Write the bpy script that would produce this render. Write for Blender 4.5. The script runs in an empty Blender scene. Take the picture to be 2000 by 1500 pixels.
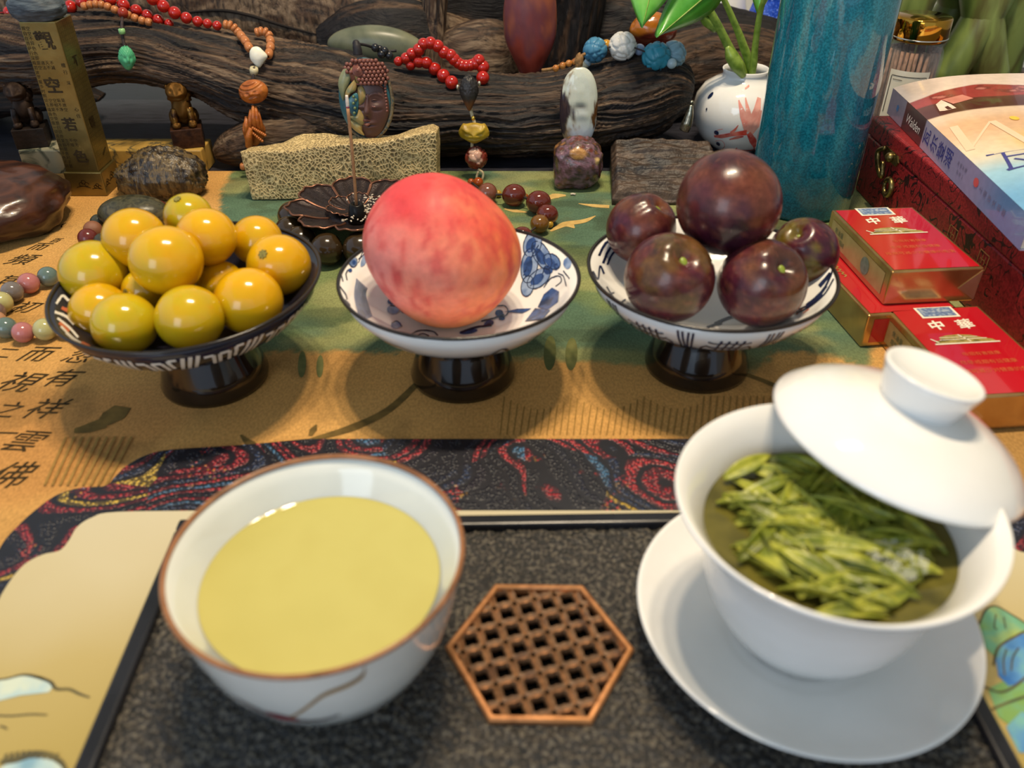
import bpy, bmesh, math, random
import numpy as np
from mathutils import Vector, Matrix, Euler

random.seed(7)
RNG = np.random.default_rng(7)
SC = bpy.context.scene
COL = SC.collection
PI = math.pi

# ---------------------------------------------------------------- camera
F = 1640.0; PITCH = math.radians(35.3); CAMZ = 0.272
cam_d = bpy.data.cameras.new('camera')
cam_d.sensor_width = 36.0
cam_d.lens = F / 2000.0 * 36.0
cam_d.clip_start = 0.01
cam_d.dof.use_dof = True
cam_d.dof.focus_distance = 0.62
cam_d.dof.aperture_fstop = 8.5
cam = bpy.data.objects.new('camera', cam_d)
cam.location = (0, 0, CAMZ)
cam.rotation_euler = (PI / 2 - PITCH, 0, 0)
COL.objects.link(cam)
SC.camera = cam

# ---------------------------------------------------------------- world, lamps, exposure
W = bpy.data.worlds.new('daylight'); SC.world = W; W.use_nodes = True
W.node_tree.nodes['Background'].inputs[0].default_value = (0.62, 0.78, 1.0, 1)
W.node_tree.nodes['Background'].inputs[1].default_value = 0.75
VS = SC.view_settings
VS.view_transform = 'Standard'; VS.look = 'None'; VS.gamma = 1.0; VS.use_curve_mapping = False
VS.exposure = 0.0
def ceiling_spot(x, y, z, e):
    l = bpy.data.lights.new('ceiling_spot', 'SPOT'); l.energy = e; l.color = (1.0, 0.82, 0.58)
    l.shadow_soft_size = 0.028; l.spot_size = math.radians(100); l.spot_blend = 0.7
    o = bpy.data.objects.new('ceiling_spot', l); o.location = (x, y, z); COL.objects.link(o)
    o.rotation_euler = (0, 0, 0)
for k in (-1, 0, 1):
    ceiling_spot(0.06 + 0.11 * k, 0.47 + 0.02 * k, 1.25, 24)
def window_light(loc, rot, sx, sy, e, c):
    l = bpy.data.lights.new('window_light', 'AREA'); l.shape = 'RECTANGLE'; l.size = sx; l.size_y = sy
    l.energy = e; l.color = c
    o = bpy.data.objects.new('window_light', l); o.location = loc; o.rotation_euler = rot; COL.objects.link(o)
window_light((-0.9, -1.6, 0.75), (math.radians(68), 0, math.radians(-28)), 0.9, 1.1, 12, (0.72, 0.86, 1.0))

# ---------------------------------------------------------------- measuring helpers
CP, SP = math.cos(PITCH), math.sin(PITCH)
def ray(px, py):
    x = (px - 1000) / F; y = -(py - 750) / F
    return np.array([x, CP + y * SP, -SP + y * CP])
def P(px, py, z=0.0):
    d = ray(px, py); return np.array([0, 0, CAMZ]) + (z - CAMZ) / d[2] * d
def Yp(px, py, y):
    d = ray(px, py); return np.array([0, 0, CAMZ]) + y / d[1] * d
def depth(p): return p[1] * CP - (p[2] - CAMZ) * SP
def metres(px, p): return px * depth(p) / F

# ---------------------------------------------------------------- noise
def _h(a):
    a = a.astype(np.uint64)
    a = (a ^ (a >> np.uint64(15))) * np.uint64(0x2c1b3c6d); a &= np.uint64(0xffffffff)
    a = (a ^ (a >> np.uint64(12))) * np.uint64(0x297a2d39); a &= np.uint64(0xffffffff)
    return ((a ^ (a >> np.uint64(15))) & np.uint64(0xffffff)).astype(float) / 0xffffff
def vn(p):
    p = np.asarray(p, float); i = np.floor(p).astype(np.int64); f = p - i; f = f * f * (3 - 2 * f)
    out = 0
    for dx in (0, 1):
        for dy in (0, 1):
            for dz in (0, 1):
                q = ((i[:, 0] + dx + 9000) * 73856 + (i[:, 1] + dy + 9000) * 19349663 % 4294967296 + (i[:, 2] + dz + 9000) * 83492791) % 4294967296
                w = (f[:, 0] if dx else 1 - f[:, 0]) * (f[:, 1] if dy else 1 - f[:, 1]) * (f[:, 2] if dz else 1 - f[:, 2])
                out = out + w * _h(q)
    return out
def fbm(p, o=4, g=0.5):
    p = np.asarray(p, float); s = 0; a = 1; t = 0
    for k in range(o):
        s = s + a * vn(p * 2 ** k + 17.3 * k); t += a; a *= g
    return s / t
def sm(a, b, x): 
    t = np.clip((x - a) / (b - a + 1e-12), 0, 1); return t * t * (3 - 2 * t)

# ---------------------------------------------------------------- colours and materials
def lin(c):
    if isinstance(c, str):
        c = c.lstrip('#'); c = [int(c[k:k + 2], 16) / 255 for k in (0, 2, 4)]
    return np.array([x / 12.92 if x <= .04045 else ((x + .055) / 1.055) ** 2.4 for x in c])
def L4(c): return (*lin(c), 1)
MATS = {}
def M(name, cols, scale=60, rough=.45, metal=0, bump=0, bscale=None, stretch=(1, 1, 1), coat=0, sss=0,
      detail=4, kind='noise', vc=False, spec=.5, rand=0, aniso=None, sheen=0, distort=0, lo=.35, hi=.65, trans=0, ior=1.45, bd=.002):
    """procedural material: noise -> ramp of pigments, fine noise bump; vc: pigments from the 'Col' attribute"""
    if name in MATS: return MATS[name]
    m = bpy.data.materials.new(name); m.use_nodes = True; nt = m.node_tree; N = nt.nodes; K = nt.links.new
    b = N['Principled BSDF']; b.inputs['Roughness'].default_value = rough; b.inputs['Metallic'].default_value = metal
    b.inputs['Specular IOR Level'].default_value = spec; b.inputs['IOR'].default_value = ior
    b.inputs['Coat Weight'].default_value = coat; b.inputs['Coat Roughness'].default_value = .04
    b.inputs['Transmission Weight'].default_value = trans
    if sss: 
        b.inputs['Subsurface Weight'].default_value = sss; b.inputs['Subsurface Radius'].default_value = (.006, .003, .0015)
        b.inputs['Subsurface Scale'].default_value = 1.0
    tc = N.new('ShaderNodeTexCoord'); mp = N.new('ShaderNodeMapping'); mp.inputs['Scale'].default_value = stretch
    K(tc.outputs['Object'], mp.inputs['Vector'])
    if rand:
        oi = N.new('ShaderNodeObjectInfo'); ad = N.new('ShaderNodeVectorMath'); ad.operation = 'ADD'
        mu = N.new('ShaderNodeMath'); mu.operation = 'MULTIPLY'; mu.inputs[1].default_value = rand
        K(oi.outputs['Random'], mu.inputs[0]); K(mp.outputs[0], ad.inputs[0]); K(mu.outputs[0], ad.inputs[1]); vec = ad.outputs[0]
    else: vec = mp.outputs[0]
    if kind == 'voronoi':
        n = N.new('ShaderNodeTexVoronoi'); n.feature = 'DISTANCE_TO_EDGE'; n.inputs['Scale'].default_value = scale; fac = n.outputs['Distance']
    elif kind == 'wave':
        n = N.new('ShaderNodeTexWave'); n.inputs['Scale'].default_value = scale; n.inputs['Distortion'].default_value = distort
        n.inputs['Detail'].default_value = detail; fac = n.outputs['Fac']
    else:
        n = N.new('ShaderNodeTexNoise'); n.inputs['Scale'].default_value = scale; n.inputs['Detail'].default_value = detail
        n.inputs['Distortion'].default_value = distort; fac = n.outputs['Fac']
    K(vec, n.inputs['Vector'])
    r = N.new('ShaderNodeValToRGB'); e = r.color_ramp.elements
    cols = [cols] if isinstance(cols, str) else list(cols)
    if len(cols) == 1: cols = cols * 2
    while len(e) < len(cols): e.new(.5)
    for k, c in enumerate(cols):
        e[k].position = lo + (hi - lo) * k / (len(cols) - 1); e[k].color = L4(c)
    K(fac, r.inputs[0]); out = r.outputs[0]
    if vc:
        at = N.new('ShaderNodeVertexColor'); at.layer_name = 'Col'
        mx = N.new('ShaderNodeMix'); mx.data_type = 'RGBA'; mx.blend_type = 'MULTIPLY'; mx.inputs[0].default_value = 1
        K(at.outputs[0], mx.inputs[6]); K(out, mx.inputs[7]); out = mx.outputs[2]
    K(out, b.inputs['Base Color'])
    if bump:
        n2 = N.new('ShaderNodeTexNoise'); n2.inputs['Scale'].default_value = bscale or scale * 3; n2.inputs['Detail'].default_value = 5
        K(vec, n2.inputs['Vector']); bp = N.new('ShaderNodeBump'); bp.inputs['Strength'].default_value = bump; bp.inputs['Distance'].default_value = bd
        K(n2.outputs['Fac'], bp.inputs['Height']); K(bp.outputs[0], b.inputs['Normal'])
    MATS[name] = m; return m

# ---------------------------------------------------------------- object helpers
def tag(o, label=None, cat=None, group=None, kind=None):
    if label: o['label'] = label
    if cat: o['category'] = cat
    if group: o['group'] = group
    if kind: o['kind'] = kind
    return o
def thing(name, label, cat, loc=(0, 0, 0), rot=(0, 0, 0), group=None):
    o = bpy.data.objects.new(name, None); o.empty_display_size = .01
    o.location = tuple(map(float, loc)); o.rotation_euler = rot; COL.objects.link(o)
    return tag(o, label, cat, group)
def put(name, me, mat=None, parent=None, loc=None, rot=None, scale=None):
    if isinstance(me, list):
        return [put(name, x, mat, parent, loc, rot, scale) for x in me]
    o = bpy.data.objects.new(name, me); COL.objects.link(o)
    if mat is not None and not me.materials: me.materials.append(mat)
    if parent: o.parent = parent
    if loc is not None: o.location = tuple(map(float, loc))
    if rot is not None: o.rotation_euler = rot
    if scale is not None: o.scale = scale if hasattr(scale, '__len__') else (scale,) * 3
    return o
def mesh(name, V, Fc, mat=None, smooth=True, col=None, off=None):
    V = np.asarray(V, float)
    if off is not None: V = V - np.asarray(off, float)
    me = bpy.data.meshes.new(name); me.from_pydata(V.tolist(), [], [list(map(int, f)) for f in Fc])
    if mat is not None: me.materials.append(mat)
    me.polygons.foreach_set('use_smooth', [smooth] * len(me.polygons))
    if col is not None:
        a = me.color_attributes.new('Col', 'FLOAT_COLOR', 'POINT')
        c = np.ones((len(V), 4)); c[:, :3] = col; a.data.foreach_set('color', c.ravel())
    me.update(); return me
def gridfaces(nu, nv, wu=False, wv=False):
    f = []
    for i in range(nu if wu else nu - 1):
        for j in range(nv if wv else nv - 1):
            a, b = i * nv + j, ((i + 1) % nu) * nv + j
            c, d = ((i + 1) % nu) * nv + (j + 1) % nv, i * nv + (j + 1) % nv
            f.append((a, b, c, d))
    return f
def fix_normals(me):
    bm = bmesh.new(); bm.from_mesh(me); bmesh.ops.recalc_face_normals(bm, faces=bm.faces); bm.to_mesh(me); bm.free(); return me
def lathe(name, prof, mat, n=64, smooth=True, col=None, close=False):
    """prof: list of (r, z); revolve about z. Points with r=0 become poles."""
    V, idx = [], []
    for r, z in prof:
        if r <= 1e-7: idx.append([len(V)] * n); V.append((0, 0, z))
        else:
            idx.append(list(range(len(V), len(V) + n)))
            V += [(r * math.cos(2 * PI * k / n), r * math.sin(2 * PI * k / n), z) for k in range(n)]
    Fc = []
    m = len(prof)
    for i in range(m if close else m - 1):
        A, B = idx[i], idx[(i + 1) % m]
        for k in range(n):
            q = [A[k], A[(k + 1) % n], B[(k + 1) % n], B[k]]
            q2 = []
            for x in q:
                if x not in q2: q2.append(x)
            if len(q2) > 2: Fc.append(q2)
    me = mesh(name, V, Fc, mat, smooth, col(np.array(V)) if col else None)
    return fix_normals(me)
def crom(pts, n):
    """smooth curve through the points (any dimension)"""
    p = np.asarray(pts, float)
    if len(p) == 2: t = np.linspace(0, 1, n)[:, None]; return p[0] * (1 - t) + p[1] * t
    q = np.vstack([2 * p[0] - p[1], p, 2 * p[-1] - p[-2]]); m = len(p) - 1; out = []
    for u in np.linspace(0, m, n):
        i = min(int(u), m - 1); t = u - i; a, b, c, d = q[i], q[i + 1], q[i + 2], q[i + 3]
        out.append(.5 * (2 * b + (c - a) * t + (2 * a - 5 * b + 4 * c - d) * t * t + (3 * b - a - 3 * c + d) * t ** 3))
    return np.array(out)
def tube(name, pts, rad, mat, nt=10, ns=None, off=None, cap=True, smooth=True):
    ns = ns or max(8, 4 * len(pts)); c = crom(pts, ns)
    r = np.interp(np.linspace(0, 1, ns), np.linspace(0, 1, len(np.atleast_1d(rad))), np.atleast_1d(rad)) if np.ndim(rad) else np.full(ns, rad)
    T = np.gradient(c, axis=0); T /= np.linalg.norm(T, axis=1)[:, None] + 1e-12
    up = np.array([0, 0, 1.]) if abs(T[0][2]) < .9 else np.array([1., 0, 0]); V = []
    n0 = np.cross(T[0], up); n0 /= np.linalg.norm(n0)
    for i in range(ns):
        n0 = n0 - T[i] * (n0 @ T[i]); n0 /= np.linalg.norm(n0); b = np.cross(T[i], n0)
        V += [c[i] + r[i] * (math.cos(a) * n0 + math.sin(a) * b) for a in np.arange(nt) * 2 * PI / nt]
    Fc = gridfaces(ns, nt, False, True)
    if cap: Fc += [list(range(nt)), list(range((ns - 1) * nt, ns * nt))[::-1]]
    return fix_normals(mesh(name, V, Fc, mat, smooth, off=off))
def ballVF(n=32, m=16):
    V = [(0, 0, 1)]
    for j in range(1, m):
        a = PI * j / m
        V += [(math.sin(a) * math.cos(2 * PI * k / n), math.sin(a) * math.sin(2 * PI * k / n), math.cos(a)) for k in range(n)]
    V.append((0, 0, -1)); Fc = []
    for k in range(n):
        Fc.append((0, 1 + k, 1 + (k + 1) % n))
        for j in range(m - 2):
            a = 1 + j * n; Fc.append((a + k, a + n + k, a + n + (k + 1) % n, a + (k + 1) % n))
        a = 1 + (m - 2) * n; Fc.append((a + k, len(V) - 1, a + (k + 1) % n))
    return np.array(V, float), Fc
def ball(name, mat, r=1.0, n=32, m=16, fn=None, col=None):
    V, Fc = ballVF(n, m); U = V.copy()
    V = fn(U) if fn else U
    return mesh(name, V * r, Fc, mat, True, col(U, V) if col else None)
def boxm(name, sx, sy, sz, mat, bev=.001, seg=2, z0=0.0, smooth=False):
    bm = bmesh.new(); bmesh.ops.create_cube(bm, size=1)
    for v in bm.verts: v.co = Vector((v.co.x * sx, v.co.y * sy, (v.co.z + .5) * sz + z0))
    if bev: bmesh.ops.bevel(bm, geom=bm.edges[:], offset=bev, segments=seg, profile=.5, affect='EDGES')
    me = bpy.data.meshes.new(name); bm.to_mesh(me); bm.free(); me.materials.append(mat)
    me.polygons.foreach_set('use_smooth', [smooth] * len(me.polygons)); return me
def prism(name, poly, z0, z1, mat, smooth=False, bev=0):
    """extruded outline (convex or not) in xy"""
    bm = bmesh.new(); vs = [bm.verts.new((x, y, z0)) for x, y in poly]; f = bm.faces.new(vs)
    ex = bmesh.ops.extrude_face_region(bm, geom=[f]); 
    for v in ex['geom']:
        if isinstance(v, bmesh.types.BMVert): v.co.z = z1
    bmesh.ops.recalc_face_normals(bm, faces=bm.faces)
    if bev: bmesh.ops.bevel(bm, geom=[e for e in bm.edges if abs(e.verts[0].co.z - e.verts[1].co.z) < 1e-9], offset=bev, segments=2, affect='EDGES')
    bmesh.ops.triangulate(bm, faces=[f for f in bm.faces if len(f.verts) > 4])
    me = bpy.data.meshes.new(name); bm.to_mesh(me); bm.free(); me.materials.append(mat)
    me.polygons.foreach_set('use_smooth', [smooth] * len(me.polygons)); return me
def strokes(name, lines, mp, mat, off=None, sub=6, sep=False, lift=(0, 0, 1)):
    """painted brush strokes: each line = (list of 2d points, width or list of widths); mp maps 2d (N,2)->3d"""
    if sep: return [strokes(name, [l], (lambda k: lambda q: mp(q) + np.array(lift) * 1.2e-5 * k)(k), mat, off, sub) for k, l in enumerate(lines)]
    V, Fc = [], []
    for pts, w in lines:
        pts = np.asarray(pts, float); n = max(2, sub * (len(pts) - 1) + 1)
        c = crom(pts, n) if len(pts) > 2 else crom(pts, max(n, 6)); n = len(c)
        ww = np.interp(np.linspace(0, 1, n), np.linspace(0, 1, len(np.atleast_1d(w))), np.atleast_1d(w)) if np.ndim(w) else np.full(n, w)
        t = np.gradient(c, axis=0); t /= np.linalg.norm(t, axis=1)[:, None] + 1e-12; nn = np.stack([-t[:, 1], t[:, 0]], 1)
        a, b = mp(c + nn * ww[:, None] / 2), mp(c - nn * ww[:, None] / 2); k = len(V)
        V += list(a) + list(b)
        Fc += [(k + i, k + i + 1, k + n + i + 1, k + n + i) for i in range(n - 1)]
    return mesh(name, V, Fc, mat, True, off=off)
def patches(name, polys, mp, mat, off=None, rings=4, sep=False, lift=(0, 0, 1)):
    """painted filled shapes, star-shaped about their centre"""
    if sep: return [patches(name, [l], (lambda k: lambda q: mp(q) + np.array(lift) * 1.2e-5 * k)(k), mat, off, rings) for k, l in enumerate(polys)]
    V, Fc = [], []
    for pl in polys:
        pl = np.asarray(pl, float); c = pl.mean(0); n = len(pl); k = len(V)
        q = [c[None]] + [c + (pl - c) * j / rings for j in range(1, rings + 1)]
        V += list(mp(np.vstack(q)))
        for i in range(n):
            Fc.append((k, k + 1 + i, k + 1 + (i + 1) % n))
            for j in range(rings - 1):
                a = k + 1 + j * n; Fc.append((a + i, a + n + i, a + n + (i + 1) % n, a + (i + 1) % n))
    return mesh(name, V, Fc, mat, True, off=off)
def ell2(cx, cy, rx, ry, a=0, n=20):
    t = np.arange(n) * 2 * PI / n; x, y = rx * np.cos(t), ry * np.sin(t)
    return np.stack([cx + x * math.cos(a) - y * math.sin(a), cy + x * math.sin(a) + y * math.cos(a)], 1)
def text2d(s, size=1.0, bold=0.0):
    """flat glyph outline mesh data (V 2d centred, faces)"""
    c = bpy.data.curves.new('t', 'FONT'); c.body = s; c.size = size; c.align_x = 'CENTER'; c.align_y = 'CENTER'; c.offset = bold; c.resolution_u = 3
    o = bpy.data.objects.new('t', c); COL.objects.link(o)
    dg = bpy.context.evaluated_depsgraph_get(); me = bpy.data.meshes.new_from_object(o.evaluated_get(dg))
    V = np.array([v.co[:2] for v in me.vertices]) if len(me.vertices) else np.zeros((0, 2)); Fc = [tuple(p.vertices) for p in me.polygons]
    bpy.data.objects.remove(o); bpy.data.curves.remove(c); bpy.data.meshes.remove(me)
    return V, Fc
def glyphs(name, items, mat, mp, off=None, sep=False):
    """items: (string, x, y, size, angle, shear, bold) -> one printed mesh through mp"""
    if sep: return [glyphs(name, [i], mat, mp, off) for i in items]
    V, Fc = [], []
    for s, x, y, sz, a, sh, bo in items:
        v, f = text2d(s, 1.0, bo)
        if not len(v): continue
        v = (v - (v.max(0) + v.min(0)) / 2) * sz; v[:, 0] += sh * v[:, 1]; k = len(V)
        q = np.stack([x + v[:, 0] * math.cos(a) - v[:, 1] * math.sin(a), y + v[:, 0] * math.sin(a) + v[:, 1] * math.cos(a)], 1)
        V += list(mp(q)); Fc += [tuple(k + i for i in g) for g in f]
    return mesh(name, V, Fc, mat, False, off=off)
def flat(z): return lambda q: np.column_stack([q, np.full(len(q), z)])
def copy_thing(o, loc, rot=None, label=None, scale=None):
    c = o.copy(); COL.objects.link(c); c.location = tuple(map(float, loc))
    if rot is not None: c.rotation_euler = rot
    if scale is not None: c.scale = (scale,) * 3
    if label: c['label'] = label
    for ch in o.children:
        d = ch.copy(); COL.objects.link(d); d.parent = c
    return c
def struct(o): o['kind'] = 'structure'; return o

# ================================================================ THE SETTING
plaster = M('cream_plaster', ['#ece4d2', '#f4eee0'], 8, .8, bump=.1)
struct(put('wall_back', boxm('wall_back', 3.4, .06, 3.1, plaster, 0), loc=(0, 1.33, -.75)))
struct(put('wall_right', boxm('wall_right', .06, 3.4, 3.1, plaster, 0), loc=(1.75, -.35, -.75)))
struct(put('floor', boxm('floor', 3.6, 3.6, .05, M('grey_tile', ['#6b655c', '#7d766a'], 6, .5), 0), loc=(0, -.3, -.80)))
struct(put('ceiling', boxm('ceiling', 3.6, 3.6, .05, M('white_ceiling', ['#d9d4c8', '#e3ded2'], 6, .9), 0), loc=(0, -.3, 2.35)))

table = thing('tea_table', 'dark polished wooden tea table under everything', 'table', (0, .40, -.75))
tb_mat = M('dark_table_wood', ['#24242a', '#32323a', '#1a1a1e'], 30, .38, stretch=(1, 8, 8), bump=.08)
put('tabletop', boxm('tabletop', 1.7, 1.30, .035, tb_mat, .004), None, table, (0, 0, .7138))
for sx in (-1, 1):
    for sy in (-1, 1):
        put('leg', boxm('leg', .06, .06, .714, tb_mat, .004), None, table, (sx * .78, sy * .58, 0))

# ---------------------------------------------------------------- printed runner
def in_poly(q, poly):
    x, y = q[:, 0], q[:, 1]; c = np.zeros(len(q), bool); n = len(poly)
    for i in range(n):
        x0, y0 = poly[i]; x1, y1 = poly[(i + 1) % n]
        c ^= ((y0 > y) != (y1 > y)) & (x < (x1 - x0) * (y - y0) / (y1 - y0 + 1e-15) + x0)
    return c
GREEN = [(-.248, .72), (-.236, .643), (-.205, .55), (-.185, .47), (-.165, .418), (-.09, .416), (-.03, .414), (.012, .41), (.06, .403), (.135, .393),
         (.152, .414), (.172, .417), (.19, .410), (.207, .402), (.222, .432), (.29, .452), (.36, .47), (.40, .72)]
def runner_colour(q):
    n = len(q); z3 = np.column_stack([q, np.zeros(n)])
    w = np.zeros(n)
    for k in range(6):
        j = q + RNG.normal(size=q.shape) * .0016 + .012 * np.column_stack([fbm(z3 * 60 + 3, 3) - .5, fbm(z3 * 60 + 50, 3) - .5])
        w += in_poly(j, GREEN) / 6
    a = fbm(z3 * 12, 4); b = fbm(z3 * 45 + 9, 4)
    org = lin('#c8924e') * (1 - a)[:, None] + lin('#d8a862') * a[:, None]
    org = org * (.86 + .28 * b)[:, None]
    # reddish wash towards the bridge, dark olive smudges
    rd = sm(.50, .66, fbm(z3 * 9 + 40, 3)) * sm(.45, .36, q[:, 1]); org = org * (1 - .30 * rd)[:, None] + lin('#b5703a') * (.30 * rd)[:, None]
    grn = lin('#66774e') * (1 - a)[:, None] + lin('#849058') * a[:, None]
    tl = sm(.42, .60, fbm(z3 * np.array([14, 22, 1]) + 70, 4)); grn = grn * (1 - .75 * tl)[:, None] + lin('#4a6a5c') * (.75 * tl)[:, None]
    yl = sm(.52, .66, fbm(z3 * np.array([18, 30, 1]) + 170, 4)); grn = grn * (1 - .6 * yl)[:, None] + lin('#a3a068') * (.6 * yl)[:, None]
    ds = sm(.56, .68, fbm(z3 * np.array([25, 60, 1]) + 270, 4)); grn = grn * (1 - .5 * ds)[:, None] + lin('#3e4a34') * (.5 * ds)[:, None]
    grn = grn * (.72 + .55 * b)[:, None]
    ye = sm(.44, .40, q[:, 1]) * .5; grn = grn * (1 - ye)[:, None] + lin('#8f9155') * ye[:, None]
    c = org * (1 - w)[:, None] + grn * w[:, None]
    dk = sm(.60, .74, fbm(z3 * np.array([30, 22, 1]) + 120, 4)) * .35
    return c * (1 - dk)[:, None] + lin('#5b4b2a') * dk[:, None]
RX0, RX1, RY0, RY1 = -.62, .62, -.10, .706
nx, ny = 500, 330
gx, gy = np.meshgrid(np.linspace(RX0, RX1, nx), np.linspace(RY0, RY1, ny), indexing='ij')
q = np.column_stack([gx.ravel(), gy.ravel()])
runner = thing('table_runner', 'ochre and green printed paper runner with brush calligraphy lying on the table', 'table runner', (0, .3, -.001))
cloth = M('runner_print', ['#dcdcdc', '#ffffff'], 900, .82, bump=.25, bscale=1400, vc=True, spec=.2, stretch=(1, .5, 1), bd=.0006)
put('printed_cloth', mesh('printed_cloth', np.column_stack([q, np.zeros(len(q))]), gridfaces(nx, ny), cloth, True, runner_colour(q), off=(0, .3, -.001)), None, runner)
ink = M('brush_ink', ['#2c2418', '#4a3a22'], 260, .85, spec=.1)
inkl = M('pale_ink', ['#8a6a38', '#9c7a42'], 200, .9, spec=.1)
tan = M('tan_print', ['#c9a968', '#b8975a'], 200, .9, spec=.1)
chars = [('而', 78, 482, .85), ('頻', 45, 507, 1.15), ('其', 18, 548, 1.05), ('初', 52, 600, 1.0), ('百', 110, 470, .5), ('而', 75, 692, 1.15), ('忽', 160, 695, 1.1),
         ('有', 124, 738, 1.2), ('視', 42, 746, 1.35), ('祥', 92, 798, 1.25), ('之', 18, 800, 1.0), ('雲', 50, 862, 1.2), ('一', 12, 846, .9), ('佛', 22, 928, 1.35), ('二', 8, 690, .9),
         ('人', 120, 440, .6), ('方', 92, 455, .5), ('是', 4, 640, .8)]
items = []
for s, x, y, k in chars:
    p = P(x, y, 0); items.append((s, p[0], p[1], .0155 * k, random.uniform(-.12, .08), .35, .002))
put('brush_character', glyphs('brush_character', items, ink, flat(.00025), off=(0, .3, -.001), sep=True), None, runner)
# bridge drawing: long curved beams and fine vertical hatching below the bowls
ln = []
for k in range(46):
    x = 985 + k * 13; a, b = P(x, 775 + 25 * abs(math.sin(k * .3)) * (k < 30), 0), P(x - 8, 850, 0)
    ln.append(([a[:2], b[:2]], .0007))
for k in range(9):
    a, b = P(130 + 16 * k, 855, 0), P(88 + 15 * k, 950, 0); ln.append(([a[:2], b[:2]], .0013))
put('hatch_line', strokes('hatch_line', ln, flat(.0002), inkl, off=(0, .3, -.001), sep=True), None, runner)
def pxline(pts, w): return ([P(a, b, 0)[:2] for a, b in pts], w)
bl = [pxline([(820, 745), (760, 800), (690, 835), (600, 862)], [.004, .005, .006, .003]), pxline([(1330, 690), (1480, 740), (1560, 775), (1640, 800)], [.003, .004, .003]),
      pxline([(470, 850), (490, 868), (510, 872)], [.001, .005, .001]), pxline([(606, 852), (612, 840), (618, 830)], [.002, .004, .001]),
      pxline([(145, 842), (175, 836), (205, 826)], [.004, .009, .010]), pxline([(200, 828), (222, 812), (240, 795)], [.008, .014, .010])]
put('brush_beam', strokes('brush_beam', bl, flat(.00022), M('beam_wash', ['#5d4c2b', '#7d6436'], 120, .9, spec=.1), off=(0, .3, -.001), sep=True), None, runner)
sh = [[P(a, b, 0)[:2] for a, b in ell2(x, y, rx, ry, .05)] for x, y, rx, ry in ((1074, 690, 12, 34), (1116, 692, 12, 32), (590, 712, 8, 26), (625, 716, 7, 22))]  # flat dark green ovals on the runner
put('oval_mark', patches('oval_mark', sh, flat(.0002), M('oval_green', ['#5a5f38', '#6a6a40'], 150, .9, spec=.1), off=(0, .3, -.001), sep=True), None, runner)
tn = [pxline([(985, 408), (1005, 412), (1030, 415)], [.002, .006, .002]), pxline([(1068, 390), (1085, 383), (1105, 382)], [.003, .010, .003]), pxline([(1130, 398), (1160, 402), (1190, 404)], [.001, .006, .006]),
      pxline([(1075, 452), (1105, 438), (1140, 432), (1163, 422)], [.002, .008, .006, .001]), pxline([(1100, 435), (1112, 440), (1122, 446)], [.002, .008, .001]), pxline([(405, 425), (450, 440), (470, 442)], [.001, .005, .001])]
put('crane_print', strokes('crane_print', tn, flat(.0002), tan, off=(0, .3, -.001), sep=True), None, runner)
# ================================================================ PLACEMAT
def nodes_mat(name, rough=.6, metal=0, spec=.5):
    m = bpy.data.materials.new(name); m.use_nodes = True; b = m.node_tree.nodes['Principled BSDF']
    b.inputs['Roughness'].default_value = rough; b.inputs['Metallic'].default_value = metal; b.inputs['Specular IOR Level'].default_value = spec
    return m, m.node_tree.nodes, m.node_tree.links.new, b
def nmath(N, K, op, a, b=None, c=None):
    n = N.new('ShaderNodeMath'); n.operation = op
    for i, v in enumerate((a, b, c)):
        if v is None: continue
        if isinstance(v, (int, float)): n.inputs[i].default_value = v
        else: K(v, n.inputs[i])
    return n.outputs[0]
def nramp(N, K, fac, stops, interp='LINEAR'):
    r = N.new('ShaderNodeValToRGB'); r.color_ramp.interpolation = interp; e = r.color_ramp.elements
    while len(e) < len(stops): e.new(.5)
    for k, (p, c) in enumerate(stops): e[k].position = p; e[k].color = L4(c)
    K(fac, r.inputs[0]); return r.outputs[0]
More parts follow.
